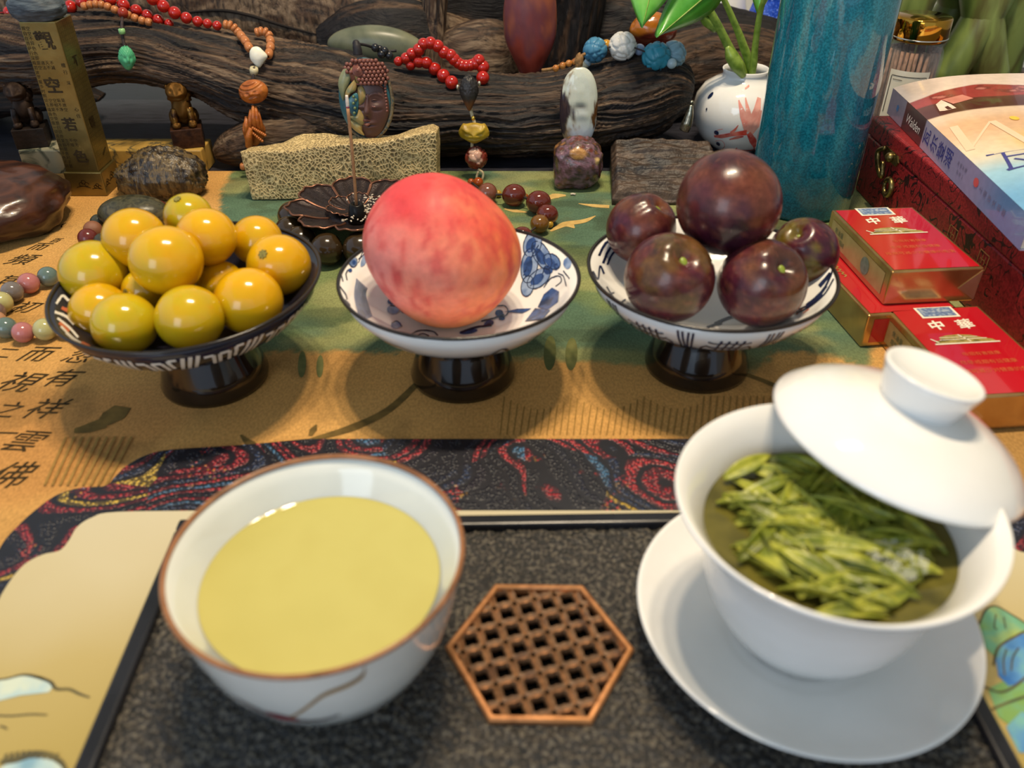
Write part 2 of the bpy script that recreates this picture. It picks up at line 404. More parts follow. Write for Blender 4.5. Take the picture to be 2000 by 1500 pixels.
def brocade():
    m, N, K, b = nodes_mat('wave_brocade', .42, 0, .6)
    tc = N.new('ShaderNodeTexCoord')
    nz = N.new('ShaderNodeTexNoise'); nz.inputs['Scale'].default_value = 30; K(tc.outputs['Object'], nz.inputs['Vector'])
    v = N.new('ShaderNodeTexVoronoi'); v.inputs['Scale'].default_value = 22; v.inputs['Randomness'].default_value = .9
    mx = N.new('ShaderNodeVectorMath'); mx.operation = 'MULTIPLY_ADD'; K(nz.outputs['Color'], mx.inputs[0]); mx.inputs[1].default_value = (.005, .005, 0); K(tc.outputs['Object'], mx.inputs[2])
    K(mx.outputs[0], v.inputs['Vector'])
    sw = N.new('ShaderNodeTexNoise'); sw.inputs['Scale'].default_value = 15; sw.inputs['Detail'].default_value = .6; K(tc.outputs['Object'], sw.inputs['Vector'])
    dist = nmath(N, K, 'ADD', nmath(N, K, 'MULTIPLY', sw.outputs['Fac'], 2.4), nmath(N, K, 'MULTIPLY', v.outputs['Distance'], .35))
    ph = nmath(N, K, 'FRACT', nmath(N, K, 'MULTIPLY', dist, 11.0))
    sep = N.new('ShaderNodeSeparateColor'); K(v.outputs['Color'], sep.inputs[0])
    rings = nmath(N, K, 'FLOOR', nmath(N, K, 'MULTIPLY', dist, 11.0))
    wn = N.new('ShaderNodeTexWhiteNoise'); wn.noise_dimensions = '2D'
    cb = N.new('ShaderNodeCombineXYZ'); K(rings, cb.inputs[0]); K(nmath(N, K, 'MULTIPLY', sep.outputs[0], 37.0), cb.inputs[1]); K(cb.outputs[0], wn.inputs['Vector'])
    thr = nramp(N, K, wn.outputs['Value'], [(0, '#10121f'), (.16, '#24385c'), (.34, '#141a30'), (.42, '#b01c2c'), (.56, '#4478a0'), (.68, '#dcb63c'), (.80, '#1c1426'), (.88, '#c23038')], 'CONSTANT')
    # thread beads
    vb = N.new('ShaderNodeTexVoronoi'); vb.inputs['Scale'].default_value = 620; K(tc.outputs['Object'], vb.inputs['Vector'])
    bead = nramp(N, K, vb.outputs['Distance'], [(.2, '#ffffff'), (.55, '#000000')])
    band = nramp(N, K, ph, [(.12, '#000000'), (.30, '#ffffff'), (.72, '#ffffff'), (.9, '#000000')])
    m1 = N.new('ShaderNodeMix'); m1.data_type = 'RGBA'; m1.blend_type = 'MULTIPLY'; m1.inputs[0].default_value = .9; K(band, m1.inputs[6]); K(bead, m1.inputs[7])
    m2 = N.new('ShaderNodeMix'); m2.data_type = 'RGBA'; K(m1.outputs[2], m2.inputs[0]); m2.inputs[6].default_value = L4('#0d0e1a'); K(thr, m2.inputs[7])
    # patches of red and gold flecks
    n3 = N.new('ShaderNodeTexNoise'); n3.inputs['Scale'].default_value = 40; n3.inputs['Detail'].default_value = 2; K(tc.outputs['Object'], n3.inputs['Vector'])
    fl = nramp(N, K, vb.outputs['Color'], [(0, '#8f1624'), (.35, '#c23a34'), (.5, '#12213a'), (.7, '#b98a2c'), (.85, '#3a6a86')], 'CONSTANT')
    k3 = nramp(N, K, n3.outputs['Fac'], [(.58, '#000000'), (.64, '#ffffff')])
    m4 = N.new('ShaderNodeMix'); m4.data_type = 'RGBA'; m4.blend_type = 'MULTIPLY'; m4.inputs[0].default_value = 1; K(k3, m4.inputs[6]); K(bead, m4.inputs[7])
    m3 = N.new('ShaderNodeMix'); m3.data_type = 'RGBA'; K(m4.outputs[2], m3.inputs[0]); K(m2.outputs[2], m3.inputs[6]); K(fl, m3.inputs[7])
    K(m3.outputs[2], b.inputs['Base Color'])
    bp = N.new('ShaderNodeBump'); bp.inputs['Strength'].default_value = .6; bp.inputs['Distance'].default_value = .0007; K(m1.outputs[2], bp.inputs['Height']); K(bp.outputs[0], b.inputs['Normal'])
    return m
def satin():
    m, N, K, b = nodes_mat('cream_satin', .55, 0, .3)
    tc = N.new('ShaderNodeTexCoord'); s = N.new('ShaderNodeSeparateXYZ'); K(tc.outputs['Object'], s.inputs[0])
    nz = N.new('ShaderNodeTexNoise'); nz.inputs['Scale'].default_value = 12; K(tc.outputs['Object'], nz.inputs['Vector'])
    y = nmath(N, K, 'ADD', s.outputs[1], nmath(N, K, 'MULTIPLY', nmath(N, K, 'SUBTRACT', nz.outputs['Fac'], .5), .05))
    f = nmath(N, K, 'MULTIPLY_ADD', y, 5.0, .5)
    c = nramp(N, K, f, [(0, '#9a8836'), (.18, '#a48e44'), (.5, '#b6a268'), (.75, '#c6b994'), (1, '#cbc1a4')])
    K(c, b.inputs['Base Color']); return m
CX = .0115
def px0(pts, z=.001): return [tuple(P(a, b, z)[:2]) for a, b in pts]
ol = px0([(600, 858), (470, 870), (335, 879), (285, 890), (245, 912), (222, 935), (205, 950), (160, 953), (110, 968), (62, 1003), (28, 1035), (5, 1062), (-20, 1110)])
il = px0([(395, 1000), (225, 1003), (180, 1014), (152, 1032), (136, 1058), (118, 1078), (85, 1086), (48, 1106), (18, 1142), (-4, 1182), (-12, 1220)])
def mat_outline(l, yb):
    l = [tuple(x) for x in crom(l, 44)]; l = [(min(x, CX - .01), y) for x, y in l]
    r = [(2 * CX - x, y) for x, y in l][::-1]
    xl = l[-1][0]; return l + [(xl, yb), (2 * CX - xl, yb)] + r
mat_o = thing('placemat', 'cream satin placemat with scalloped navy wave brocade border under the tea tray', 'placemat', (CX, .2, 0))
def loc_poly(p, o=(CX, .2)): return [(x - o[0], y - o[1]) for x, y in p]
put('brocade_border', prism('brocade_border', loc_poly(mat_outline(ol, .045)), .0003, .0016, brocade(), bev=.0004), None, mat_o)
put('satin_panel', prism('satin_panel', loc_poly(mat_outline(il, .062)), .0008, .0022, satin(), bev=.0003), None, mat_o)
zp = flat(.0024)
hb = M('print_blue', ['#7ea3b4', '#a9c3c6', '#c9d2bf'], 60, .6, spec=.2); hg = M('print_green', ['#7aa05a', '#6fa889', '#a8b560'], 45, .6, spec=.2)
hd = M('print_line', ['#4b4a3c', '#6a6140'], 120, .7, spec=.2); hblue = M('print_deep_blue', ['#3d74b8', '#5d92c0', '#78b0a8'], 70, .6, spec=.2)
def pz(pts): return [P(a, b, .0024)[:2] for a, b in pts]
put('print_mountain', patches('print_mountain', [pz([(-40, 1330), (0, 1328), (40, 1320), (80, 1322), (105, 1340), (95, 1352), (40, 1358), (0, 1368), (-40, 1380)]),
     pz([(0, 1500), (20, 1488), (60, 1480), (95, 1480), (125, 1500), (140, 1530), (60, 1560), (0, 1550)])], zp, hb, off=(CX, .2, 0), sep=True), None, mat_o)
put('print_lines', strokes('print_lines', [(pz([(-30, 1330), (10, 1326), (50, 1318), (95, 1330), (110, 1345), (135, 1346), (155, 1355), (175, 1362)]), [.0006, .0012, .0012, .0006]),
     (pz([(-20, 1396), (20, 1398), (60, 1395), (92, 1396)]), .0006), (pz([(0, 1488), (30, 1484), (60, 1474), (90, 1474), (118, 1488), (132, 1510)]), [.002, .0028, .002, .0012]),
     (pz([(0, 1418), (8, 1420), (14, 1424)]), .0006)] + [(pz([(10 + 11 * k, 1486 - 5 * math.sin(k * .35)), (13 + 11 * k, 1472 - 6 * math.sin(k * .35))]), .0012) for k in range(10)], zp, hd, off=(CX, .2, 0), sep=True), None, mat_o)
put('print_hill', patches('print_hill', [pz([(1912, 1215), (1925, 1190), (1945, 1184), (1975, 1200), (2010, 1220), (2030, 1260), (2000, 1290), (1950, 1290), (1920, 1260)]),
     pz([(1930, 1345), (1960, 1330), (2000, 1320), (2040, 1330), (2040, 1420), (1990, 1430), (1950, 1400)])], zp, hg, off=(CX, .2, 0), sep=True), None, mat_o)
put('print_cliff', patches('print_cliff', [pz([(1945, 1290), (1955, 1262), (1985, 1240), (2030, 1235), (2040, 1300), (2010, 1330), (1970, 1340), (1950, 1320)]),
     pz([(1965, 1420), (1995, 1390), (2030, 1400), (2030, 1470), (1990, 1470)])], flat(.00245), hblue, off=(CX, .2, 0), sep=True), None, mat_o)
put('print_outline', strokes('print_outline', [(pz([(1912, 1220), (1925, 1192), (1945, 1184), (1980, 1203), (2010, 1222)]), .0008), (pz([(1940, 1300), (1950, 1265), (1985, 1242), (2010, 1230)]), .0009),
     (pz([(1962, 1320), (1960, 1290), (1966, 1268)]), .0006), (pz([(1975, 1310), (1978, 1285), (1990, 1265)]), .0006), (pz([(1920, 1340), (1950, 1352), (1975, 1345), (2005, 1322)]), .0009),
     (pz([(1945, 1200), (1942, 1225), (1948, 1230)]), .0005), (pz([(1960, 1205), (1964, 1228)]), .0005), (pz([(1938, 1385), (1970, 1372), (2005, 1360)]), .0009)], flat(.0025), hd, off=(CX, .2, 0), sep=True), None, mat_o)

# ================================================================ TEA TRAY
TZ = .0024
tray = thing('tea_tray', 'black stone tea tray with raised glossy rim and rough wet bed', 'tea tray', (CX, .168, TZ), (0, 0, math.radians(1.2)))
blk = M('black_lacquer', ['#17171a', '#222226'], 40, .22, bump=.03)
stone = M('rough_black_stone', ['#181715', '#2c2925', '#6a6254'], 620, .22, bump=.9, bscale=1700, spec=.6, bd=.0008)
HXc = np.array([.0103, .1985]); HS = .0352
def hexd(q, s=HS):
    """>0 outside a flat-topped hexagon of side s"""
    x, y = np.abs(q[:, 0]), np.abs(q[:, 1]); h = s * math.sqrt(3) / 2
    return np.maximum(y - h, (x * math.sqrt(3) / 2 + y / 2) - h)
TW, TD = .1545, .1
nx, ny = 420, 270
gx, gy = np.meshgrid(np.linspace(-TW + .006, TW - .006, nx), np.linspace(-TD + .006, TD - .006, ny), indexing='ij')
q = np.column_stack([gx.ravel(), gy.ravel()]); ca, sa = math.cos(math.radians(1.2)), math.sin(math.radians(1.2))
wq = np.column_stack([q[:, 0] * ca - q[:, 1] * sa + CX, q[:, 0] * sa + q[:, 1] * ca + .168])
z3 = np.column_stack([wq, np.zeros(len(q))])
rough_h =   .0026 * (fbm(z3 * 560, 3, .6) - .5) + .0008 * (fbm(z3 * 150 + 8, 3) - .5)
wet = P(1150, 1140, .01)[:2]; wd = np.hypot((wq[:, 0] - wet[0]) / .022, (wq[:, 1] - wet[1]) / .014)
rough_h *= sm(.6, 1.1, wd)
hd_ = hexd(wq - HXc); rough_h *= sm(0, .002, hd_)
Vt = np.column_stack([q, .0068 + rough_h]); keep = hd_ > -.0005
Fk = [f for f in gridfaces(nx, ny) if keep[f[0]] or keep[f[2]]]
put('stone_bed', mesh('stone_bed', Vt, Fk, stone), None, tray)
put('base', boxm('base', 2 * TW - .004, 2 * TD - .004, .0035, blk, .0008), None, tray)
for nm, sx, sy, x, y in (('rim_bar', 2 * TW, .0068, 0, TD - .0034), ('rim_bar', 2 * TW, .0068, 0, -TD + .0034), ('rim_bar', .0068, 2 * TD - .0136, TW - .0034, 0), ('rim_bar', .0068, 2 * TD - .0136, -TW + .0034, 0)):
    put(nm, boxm(nm, sx, sy, .0105, blk, .0014, 3), None, tray, (x, y, 0))
hexp = [(HS * math.cos(k * PI / 3), HS * math.sin(k * PI / 3)) for k in range(6)]
TR = Matrix.Rotation(-math.radians(1.2), 2)
hl = TR @ (Vector(HXc) - Vector((CX, .168)))
V = [(*p, .0036) for p in hexp] + [(*p, .0072) for p in hexp]
put('drain_well', mesh('drain_well', V, [tuple(range(6))] + [(k, (k + 1) % 6, 6 + (k + 1) % 6, 6 + k) for k in range(6)], M('drain_shade_black', ['#040404', '#070707'], 60, .9, spec=.05), False), None, tray, (hl.x, hl.y, 0), (0, 0, -math.radians(1.2)))  # near-black colour stands in for the shade of a deeper well
# copper grate
copper = M('aged_copper', ['#a06a42', '#c88a58', '#b07848'], 90, .32, .6, bump=.1)
copper2 = M('worn_copper', ['#7a5c46', '#a8805c', '#8a684a'], 160, .36, .55, bump=.1)
grate = thing('drain_grate', 'hexagonal copper drain grate with quatrefoil lattice set into the tray', 'drain grate', (HXc[0], HXc[1], TZ + .0052), (0, 0, math.radians(-1)))
V, Fc = [], []
for r, z in ((HS, .0), (HS, .0034), (HS - .0009, .0040), (HS - .0022, .0040), (HS - .0028, .0034), (HS - .0028, .0)):
    V += [(r * math.cos(k * PI / 3), r * math.sin(k * PI / 3), z) for k in range(6)]
put('frame', fix_normals(mesh('frame', V, gridfaces(6, 6, True, True), copper, False)), None, grate)
bm = bmesh.new(); pit = .0083; ang = math.radians(17)
for i in range(-5, 6):
    for j in range(-5, 6):
        c0 = Vector(((i + .15) * pit, (j + .35) * pit)); n = 32; loops = []
        for kind in range(3):
            lp = []
            for k in range(n):
                t = 2 * PI * (k + .5) / n
                qf = pit * (.325 + .055 * math.cos(4 * (t - PI / 4)))
                if kind == 0: r, z = qf, .0016
                elif kind == 1: r, z = qf * 1.17, .0030
                else:
                    mxy = max(abs(math.cos(t)), abs(math.sin(t))); r = .5 * pit / mxy; r = min(r, .615 * pit); z = .0020
                v2 = Matrix.Rotation(ang, 2) @ (c0 + Vector((r * math.cos(t), r * math.sin(t)))); lp.append(bm.verts.new((v2.x, v2.y, z)))
            loops.append(lp)
        for a, b in ((0, 1), (1, 2)):
            for k in range(n): bm.faces.new((loops[a][k], loops[a][(k + 1) % n], loops[b][(k + 1) % n], loops[b][k]))
        lw = [bm.verts.new((v.co.x, v.co.y, .0001)) for v in loops[0]]
        for k in range(n): bm.faces.new((loops[0][k], lw[k], lw[(k + 1) % n], loops[0][(k + 1) % n]))
for k in range(6):
    a = PI / 6 + k * PI / 3; nn = Vector((math.cos(a), math.sin(a), 0)); d = (HS - .0024) * math.sqrt(3) / 2
    bmesh.ops.bisect_plane(bm, geom=bm.verts[:] + bm.edges[:] + bm.faces[:], plane_co=nn * d, plane_no=nn, clear_outer=True)
bmesh.ops.recalc_face_normals(bm, faces=bm.faces)
me = bpy.data.meshes.new('lattice'); bm.to_mesh(me); bm.free(); me.materials.append(copper2); put('lattice', me, None, grate)
drops = M('water_drop', ['#ffffff'], 10, .02, trans=1, ior=1.33)
bed = TZ + .0068

# ================================================================ CUP
porc = M('white_porcelain', ['#e4e2dc', '#efede8'], 20, .09, coat=.5, spec=.5)
porcb = M('pale_celadon_porcelain', ['#d9dcd6', '#e4e6df'], 30, .12, coat=.4)
cup = thing('tea_cup', 'white porcelain tea cup with brown rim full of pale green tea', 'tea cup', (-.065, .1955, bed + .0006))
CO = [(0, .0032), (.020, .0032), (.0205, 0), (.0225, 0), (.0232, .003), (.0295, .0068), (.0378, .0150), (.0428, .0262), (.0458, .0385), (.0478, .0490), (.0487, .0545)]
CI = [(.0478, .0552), (.0455, .0490), (.0404, .0425), (.0380, .0345), (.033, .0235), (.026, .0130), (.016, .0082), (0, .0072)]
put('bowl', lathe('bowl', CO + [(.0489, .0554)] + CI, porcb, 96), None, cup)
put('rim_band', lathe('rim_band', [(.0489, .0546), (.0494, .0556), (.0490, .0566), (.0482, .0567), (.0476, .0558), (.0478, .0550)], M('brown_glaze_rim', ['#8a5a38', '#a06c46', '#7d5234'], 60, .22), 96, close=True), None, cup)
tea = M('pale_green_tea', ['#b8ae62', '#beb468', '#b6aa5e'], 12, .05, spec=.4)
put('tea', lathe('tea', [(0, .0422), (.0390, .0422), (.0404, .0428)], tea, 96), None, cup)
def cup_map(prof, extra=.0003, S=1.0):
    pr = np.array(prof)
    def mp(q):
        r = np.interp(q[:, 1], pr[:, 1], pr[:, 0]) + extra
        a = q[:, 0] / S; return np.column_stack([r * np.cos(a), r * np.sin(a), q[:, 1]])
    return mp
cm = cup_map(CO[4:])
put('painted_line', strokes('painted_line', [([(-1.10, .0530), (-1.12, .049), (-1.20, .0465), (-1.36, .044), (-1.46, .039), (-1.56, .033), (-1.66, .028)], [.0030, .0026, .0024, .0022, .0020, .0010])], cm, M('gold_brown_paint', ['#8a6a3a', '#a5824a'], 90, .3)), None, cup)
put('painted_boat', strokes('painted_boat', [([(-2.05, .0345), (-1.92, .0305), (-1.75, .0265), (-1.6, .0248), (-1.45, .0250), (-1.30, .0275)], [.0008, .0030, .0036, .0034, .0024, .0006])], cup_map(CO[4:], .0004), M('grey_paint', ['#5a5654', '#7a6a66'], 90, .3)), None, cup)
put('painted_mark', strokes('painted_mark', [([(-1.82, .0298), (-1.72, .0282), (-1.60, .0272)], [.0010, .0036, .0010])], cup_map(CO[4:], .0005), M('dark_red_paint', ['#7c2430', '#94303a'], 90, .3)), None, cup)

# ================================================================ LIDDED BOWL (three pieces)
GC = (.1072, .2045)
saucer = tag(put('saucer', lathe('saucer', [(0, .0016), (.026, .0016), (.0265, 0), (.029, 0), (.0295, .0026), (.044, .0066), (.0555, .0122), (.0603, .0166), (.0609, .0176), (.0603, .0180),
                 (.0590, .0174), (.0535, .0138), (.043, .0090), (.031, .0058), (.0275, .0047), (.026, .0040), (0, .0040)], porc, 128), None, loc=(*GC, bed + .0006)),
             'white porcelain saucer under the lidded tea bowl', 'saucer')
gz = bed + .0006 + .0043
gw = thing('gaiwan_bowl', 'white flared porcelain bowl of green tea standing in the white saucer', 'tea bowl', (*GC, gz))
GO = [(0, .0035), (.0195, .0035), (.020, 0), (.0222, 0), (.0228, .0042), (.0262, .0075), (.0320, .0140), (.0368, .0240), (.0396, .0350), (.0412, .0440), (.0440, .0530), (.0486, .0610), (.0528, .0662)]
GI = [(.0526, .0672), (.0517, .0671), (.0468, .0612), (.0422, .0545), (.0396, .0460), (.0378, .0350), (.0350, .024), (.0305, .0145), (.022, .0085), (0, .0070)]
put('body', lathe('body', GO + GI, porc, 128), None, gw)
wz = .0520
put('tea', lathe('tea', [(0, wz), (.0413, wz)], M('olive_tea', ['#4c481a', '#645e28', '#383614'], 40, .08), 96), None, gw)
# tea leaves
leafm = M('tea_leaf', ['#848c2a', '#a8a83c', '#6f7a22', '#62691f'], 60, .38, rand=9, sss=0, bump=.15, bscale=500, stretch=(1, 1, 1))
def leaf_mesh(L, w, bend, fold, name):
    n, m = 12, 5; V = []
    for i in range(n):
        t = i / (n - 1); ww = w * (math.sin(PI * min(1, t * .96 + .04)) ** .75) * (1 - .35 * t)
        for j in range(m):
            s = (j / (m - 1) - .5) * 2
            V.append(((t - .5) * L, s * ww / 2, bend * L * (-(t - .5) ** 2) + fold * ww * abs(s) ** 1.5))
    me = mesh(name, V, gridfaces(n, m), leafm)
    bm = bmesh.new(); bm.from_mesh(me); bmesh.ops.solidify(bm, geom=bm.faces[:], thickness=.00035); bm.to_mesh(me); bm.free()
    return me
lms = [leaf_mesh(.032, .0064, .25, .35, 'tea_leaf'), leaf_mesh(.026, .0056, .4, .5, 'tea_leaf'), leaf_mesh(.036, .0048, .3, .6, 'tea_leaf'), leaf_mesh(.022, .0066, .15, .3, 'tea_leaf')]
rl = random.Random(5); nl = 0
for k in range(300):
    a = rl.uniform(0, 2 * PI); r = .0385 * math.sqrt(rl.random()); x, y = r * math.cos(a), r * math.sin(a)
    yaw = rl.gauss(-.35, .8); tl = rl.gauss(0, .12); L = .017
    hl_ = (.016, .013, .018, .011)[k % 4]; dx, dy = hl_ * math.cos(yaw), hl_ * math.sin(yaw)
    if max(math.hypot(x + dx, y + dy), math.hypot(x - dx, y - dy)) > .0394: continue
    o = put('tea_leaf', lms[k % 4], None, None, (GC[0] + x, GC[1] + y, gz + wz + .0004 + rl.uniform(0, .0042)), (rl.gauss(0, .35), tl, yaw))
    tag(o, 'slender olive green tea leaf floating in the white bowl', 'tea leaf', 'green tea leaves floating in the white bowl'); nl += 1
# foam bubbles
bv, bf = ballVF(10, 6); V, Fc = [], []
fc = P(1745, 1110, gz + wz)
for k in range(110):
    r = rl.uniform(.0004, .0012); a = rl.uniform(0, 2 * PI); d = .0085 * math.sqrt(rl.random()); n0 = len(V)
    c = np.array([fc[0] + 1.1 * d * math.cos(a), fc[1] + d * math.sin(a), gz + wz + .0040 + rl.uniform(0, .0012)])
    V += list(bv * r + c); Fc += [tuple(n0 + i for i in f) for f in bf]
for k in range(14):
    r = rl.uniform(.0005, .001); n0 = len(V); c = P(rl.uniform(1545, 1590), rl.uniform(985, 1005), gz + wz + .004); V += list(bv * r + c); Fc += [tuple(n0 + i for i in f) for f in bf]
mb, N, K, b = nodes_mat('foam_film', .05); b.inputs['Base Color'].default_value = (.9, .92, .8, 1)
tp = N.new('ShaderNodeBsdfTransparent'); mxs = N.new('ShaderNodeMixShader'); lw = N.new('ShaderNodeLayerWeight'); lw.inputs[0].default_value = .35
K(lw.outputs['Facing'], mxs.inputs[0]); K(tp.outputs[0], mxs.inputs[1]); K(b.outputs[0], mxs.inputs[2]); K(mxs.outputs[0], N['Material Output'].inputs[0])
tag(put('foam', mesh('foam', V, Fc, mb, off=(fc[0], fc[1], gz + wz)), None, None, (fc[0], fc[1], gz + wz)), 'cluster of clear foam bubbles on the tea among floating leaves', 'foam', kind='stuff')
# lid
lid = thing('gaiwan_cover', 'white domed porcelain lid with ring knob tilted across the tea bowl', 'lid', (.1395, .2376, .0789))
nrm = Vector((math.sin(.2414), math.sin(.0582), 0)); nrm.z = math.sqrt(1 - nrm.x ** 2 - nrm.y ** 2)
lid.rotation_mode = 'QUATERNION'; lid.rotation_quaternion = nrm.to_track_quat('Z', 'Y')
put('dome', lathe('dome', [(.0450, .0002), (.0460, .0), (.0463, .0008), (.0455, .0022), (.0400, .0072), (.0310, .0122), (.0210, .0152), (.0135, .0166), (0, .0170), (0, .0145), (.0135, .0140), (.0300, .0098), (.0390, .0052), (.0435, .0014)], porc, 128, close=False), None, lid)
put('knob', lathe('knob', [(.0128, .0155), (.0134, .0170), (.0146, .0200), (.0164, .0262), (.0171, .0282), (.0172, .0292), (.0165, .0296), (.0150, .0290), (.0120, .0278), (.006, .0270), (0, .0268)], porc, 96), None, lid)

# ================================================================ FOOTED BOWLS
darkglaze = M('black_brown_glaze', ['#120c08', '#1d130c', '#281a0e'], 40, .12, coat=.4)
BO = [(.0180, .0330), (.0280, .0342), (.0410, .0378), (.0530, .0450), (.0605, .0540), (.0640, .0622)]
BI = [(.0632, .0624), (.0575, .0562), (.0480, .0482), (.0370, .0420), (.0250, .0383), (.0100, .0370), (0, .0368)]
def footed(name, label, x, y, k, outer, rimcol, tilt=(0, 0, 0)):
    t = thing(name, label, 'footed bowl', (x, y, .0002), tilt)
    o = [(r * k, z) for r, z in BO]; i = [(r * k, z) for r, z in BI]
    put('dish', lathe('dish', [(0, .0325)] + o + i, outer, 112), None, t)
    put('rim_line', lathe('rim_line', [(.0637 * k, .0618), (.0648 * k, .0622), (.0650 * k, .0632), (.0640 * k, .0638), (.0630 * k, .0632), (.0630 * k, .0622)], rimcol, 112, close=True), None, t)
    put('foot', lathe('foot', [(0, .004), (.0262, .004), (.0275, 0), (.0292, 0), (.0296, .003), (.0270, .012), (.0232, .022), (.0212, .029), (.0214, .0345), (0, .0345)], darkglaze, 72), None, t)
    return t
def in_map(t, k):
    """pixel outline on the bowl's inside -> local 3d on the glaze"""
    pr = np.array([(r * k, z) for r, z in BI[::-1]]); O = np.array([0, 0, CAMZ]); lo = np.array(t.location)
    def mp(q):
        out = []
        for a, b in q:
            d = ray(a, b); s0 = (.075 - CAMZ) / d[2]; s1 = (.034 - CAMZ) / d[2]
            for s in np.linspace(s0, s1, 160):
                p = O + s * d - lo; r = math.hypot(p[0], p[1])
                if p[2] <= np.interp(r, pr[:, 0], pr[:, 1]) + .00025: break
            rr = min(r, .0632 * k); sc = rr / (r + 1e-9); out.append((p[0] * sc, p[1] * sc, np.interp(rr, pr[:, 0], pr[:, 1]) + .0003))
        return np.array(out)
    return mp
def out_map(k, e=.0003):
    o = np.array([(r * k, z) for r, z in BO]); ln_ = np.r_[0, np.cumsum(np.hypot(*np.diff(o, axis=0).T))]; ln_ /= ln_[-1]
    def mp(q):
        r = np.interp(q[:, 1], ln_, o[:, 0]) + e; z = np.interp(q[:, 1], ln_, o[:, 1]) - e
        return np.column_stack([r * np.cos(q[:, 0]), r * np.sin(q[:, 0]), z])
    return mp
rimdk = M('dark_rim_glaze', ['#1d1815', '#2b231d'], 60, .2)
cobalt = M('cobalt_paint', ['#1f3566', '#33508a', '#16264c'], 120, .15); cobl = M('pale_cobalt_paint', ['#6d86b0', '#93a8c6', '#54709f'], 70, .15)
cobd = M('dark_cobalt_line', ['#141c36', '#1f2b4e'], 100, .15); ivory = M('ivory_paint', ['#d8d2c6', '#e2ddd2'], 80, .15)
# tomato bowl: dark glaze with white fret lines
navy = M('navy_fret_glaze', ['#1a1a26', '#23222e'], 50, .15, coat=.3)
b1 = footed('footed_bowl', 'footed bowl with navy and white fretwork holding yellow tomatoes', -.1675, .3905, 1.06, navy, rimdk, (math.radians(1.2), math.radians(-1.5), 0))
ln = []; nc = 26; du = 2 * PI / nc
def cell(u, pts, w): ln.append(([(u + x * du, .36 + .56 * y) for x, y in pts], w))
for c in range(nc):
    u = c * du
    if c % 2 == 0:
        for d in (0, .22, .44): cell(u, [(.02 + d, .02), (.50 + d, .98)], .0 + .035)
        cell(u, [(.06, .62), (.06, .95), (.30, .95)], .03); cell(u, [(.75, .05), (.96, .05), (.96, .40)], .03)
    else:
        cell(u, [(.08, .08), (.08, .5), (.36, .5), (.36, .9), (.08, .9)], .032); cell(u, [(.55, .08), (.55, .9), (.85, .9), (.85, .55)], .032)
        cell(u, [(.70, .08), (.70, .38), (.95, .38)], .032); cell(u, [(.22, .08), (.40, .08), (.40, .32)], .032)
lnn = []
for pts, w in ln:   # straight polylines
    for a, b in zip(pts[:-1], pts[1:]): lnn.append(([a, b], .030))
put('fret_lines', strokes('fret_lines', lnn, out_map(1.06), ivory), None, b1)
im = in_map(b1, 1.06)
def il_(pts, w): return (pts, w)
put('inside_pattern', strokes('inside_pattern', [([(116, 585), (128, 570), (140, 580)], 5), ([(113, 600), (135, 610), (150, 625)], 5), ([(118, 612), (140, 630), (158, 650)], 4), ([(125, 628), (150, 652), (185, 672)], 4), ([(140, 592), (160, 612)], 4), ([(135, 640), (170, 668), (210, 684)], 5)], im, ivory, sep=True), None, b1)
put('inside_red_pattern', strokes('inside_red_pattern', [([(122, 620), (140, 638)], 7), ([(126, 592), (150, 606)], 6), ([(165, 660), (180, 668)], 6)], im, M('iron_red_paint', ['#b2583c', '#c8704e'], 80, .2), sep=True), None, b1)
# peach bowl
b2 = footed('footed_bowl', 'footed white bowl painted with blue flowers and bird holding the peach', -.0278, .3945, .985, porc, rimdk)
im = in_map(b2, .985)
petl = [(1040, 478, 17, 26, .3), (1058, 500, 15, 30, -.5), (1034, 520, 16, 34, .15), (1052, 545, 15, 26, .9), (1078, 512, 13, 18, -.9), (1030, 560, 12, 20, .2)]
put('blue_petal', patches('blue_petal', [ell2(a, b, c, d, e) for a, b, c, d, e in petl] + [ell2(1108, 515, 8, 11), ell2(690, 513, 8, 10), ell2(712, 508, 5, 16, .4), ell2(768, 605, 12, 9), ell2(774, 635, 10, 7)], im, cobl, sep=True), None, b2)
put('petal_heart', patches('petal_heart', [ell2(a - 3, b + 2, c * .55, d * .6, e) for a, b, c, d, e in petl[:5]] + [ell2(692, 514, 4, 5)], lambda q: im(q) + np.array([0, 0, .00012]), cobalt, sep=True), None, b2)
put('petal_outline', strokes('petal_outline', [(list(ell2(a, b, c, d, e)) + [ell2(a, b, c, d, e)[0]], 1.6) for a, b, c, d, e in petl] + [(list(ell2(690, 513, 8, 10)) + [ell2(690, 513, 8, 10)[0]], 1.4)], lambda q: im(q) + np.array([0, 0, .0002]), cobd, sub=2, sep=True), None, b2)
put('blue_bird', patches('blue_bird', [[(1050, 600), (1062, 575), (1078, 562), (1092, 570), (1090, 590), (1070, 605)], [(1025, 628), (1045, 602), (1075, 606), (1060, 622)], [(985, 609), (1010, 604), (1038, 603), (1020, 612)]], im, cobalt, sep=True), None, b2)
fan = [([(697 + 2.2 * k, 545 + 2 * k), (693 + 2.4 * k, 580), (705 + 2.4 * k, 628 - k)], 1.6) for k in range(10)]
put('blue_fan', strokes('blue_fan', fan, im, cobalt, sep=True), None, b2)
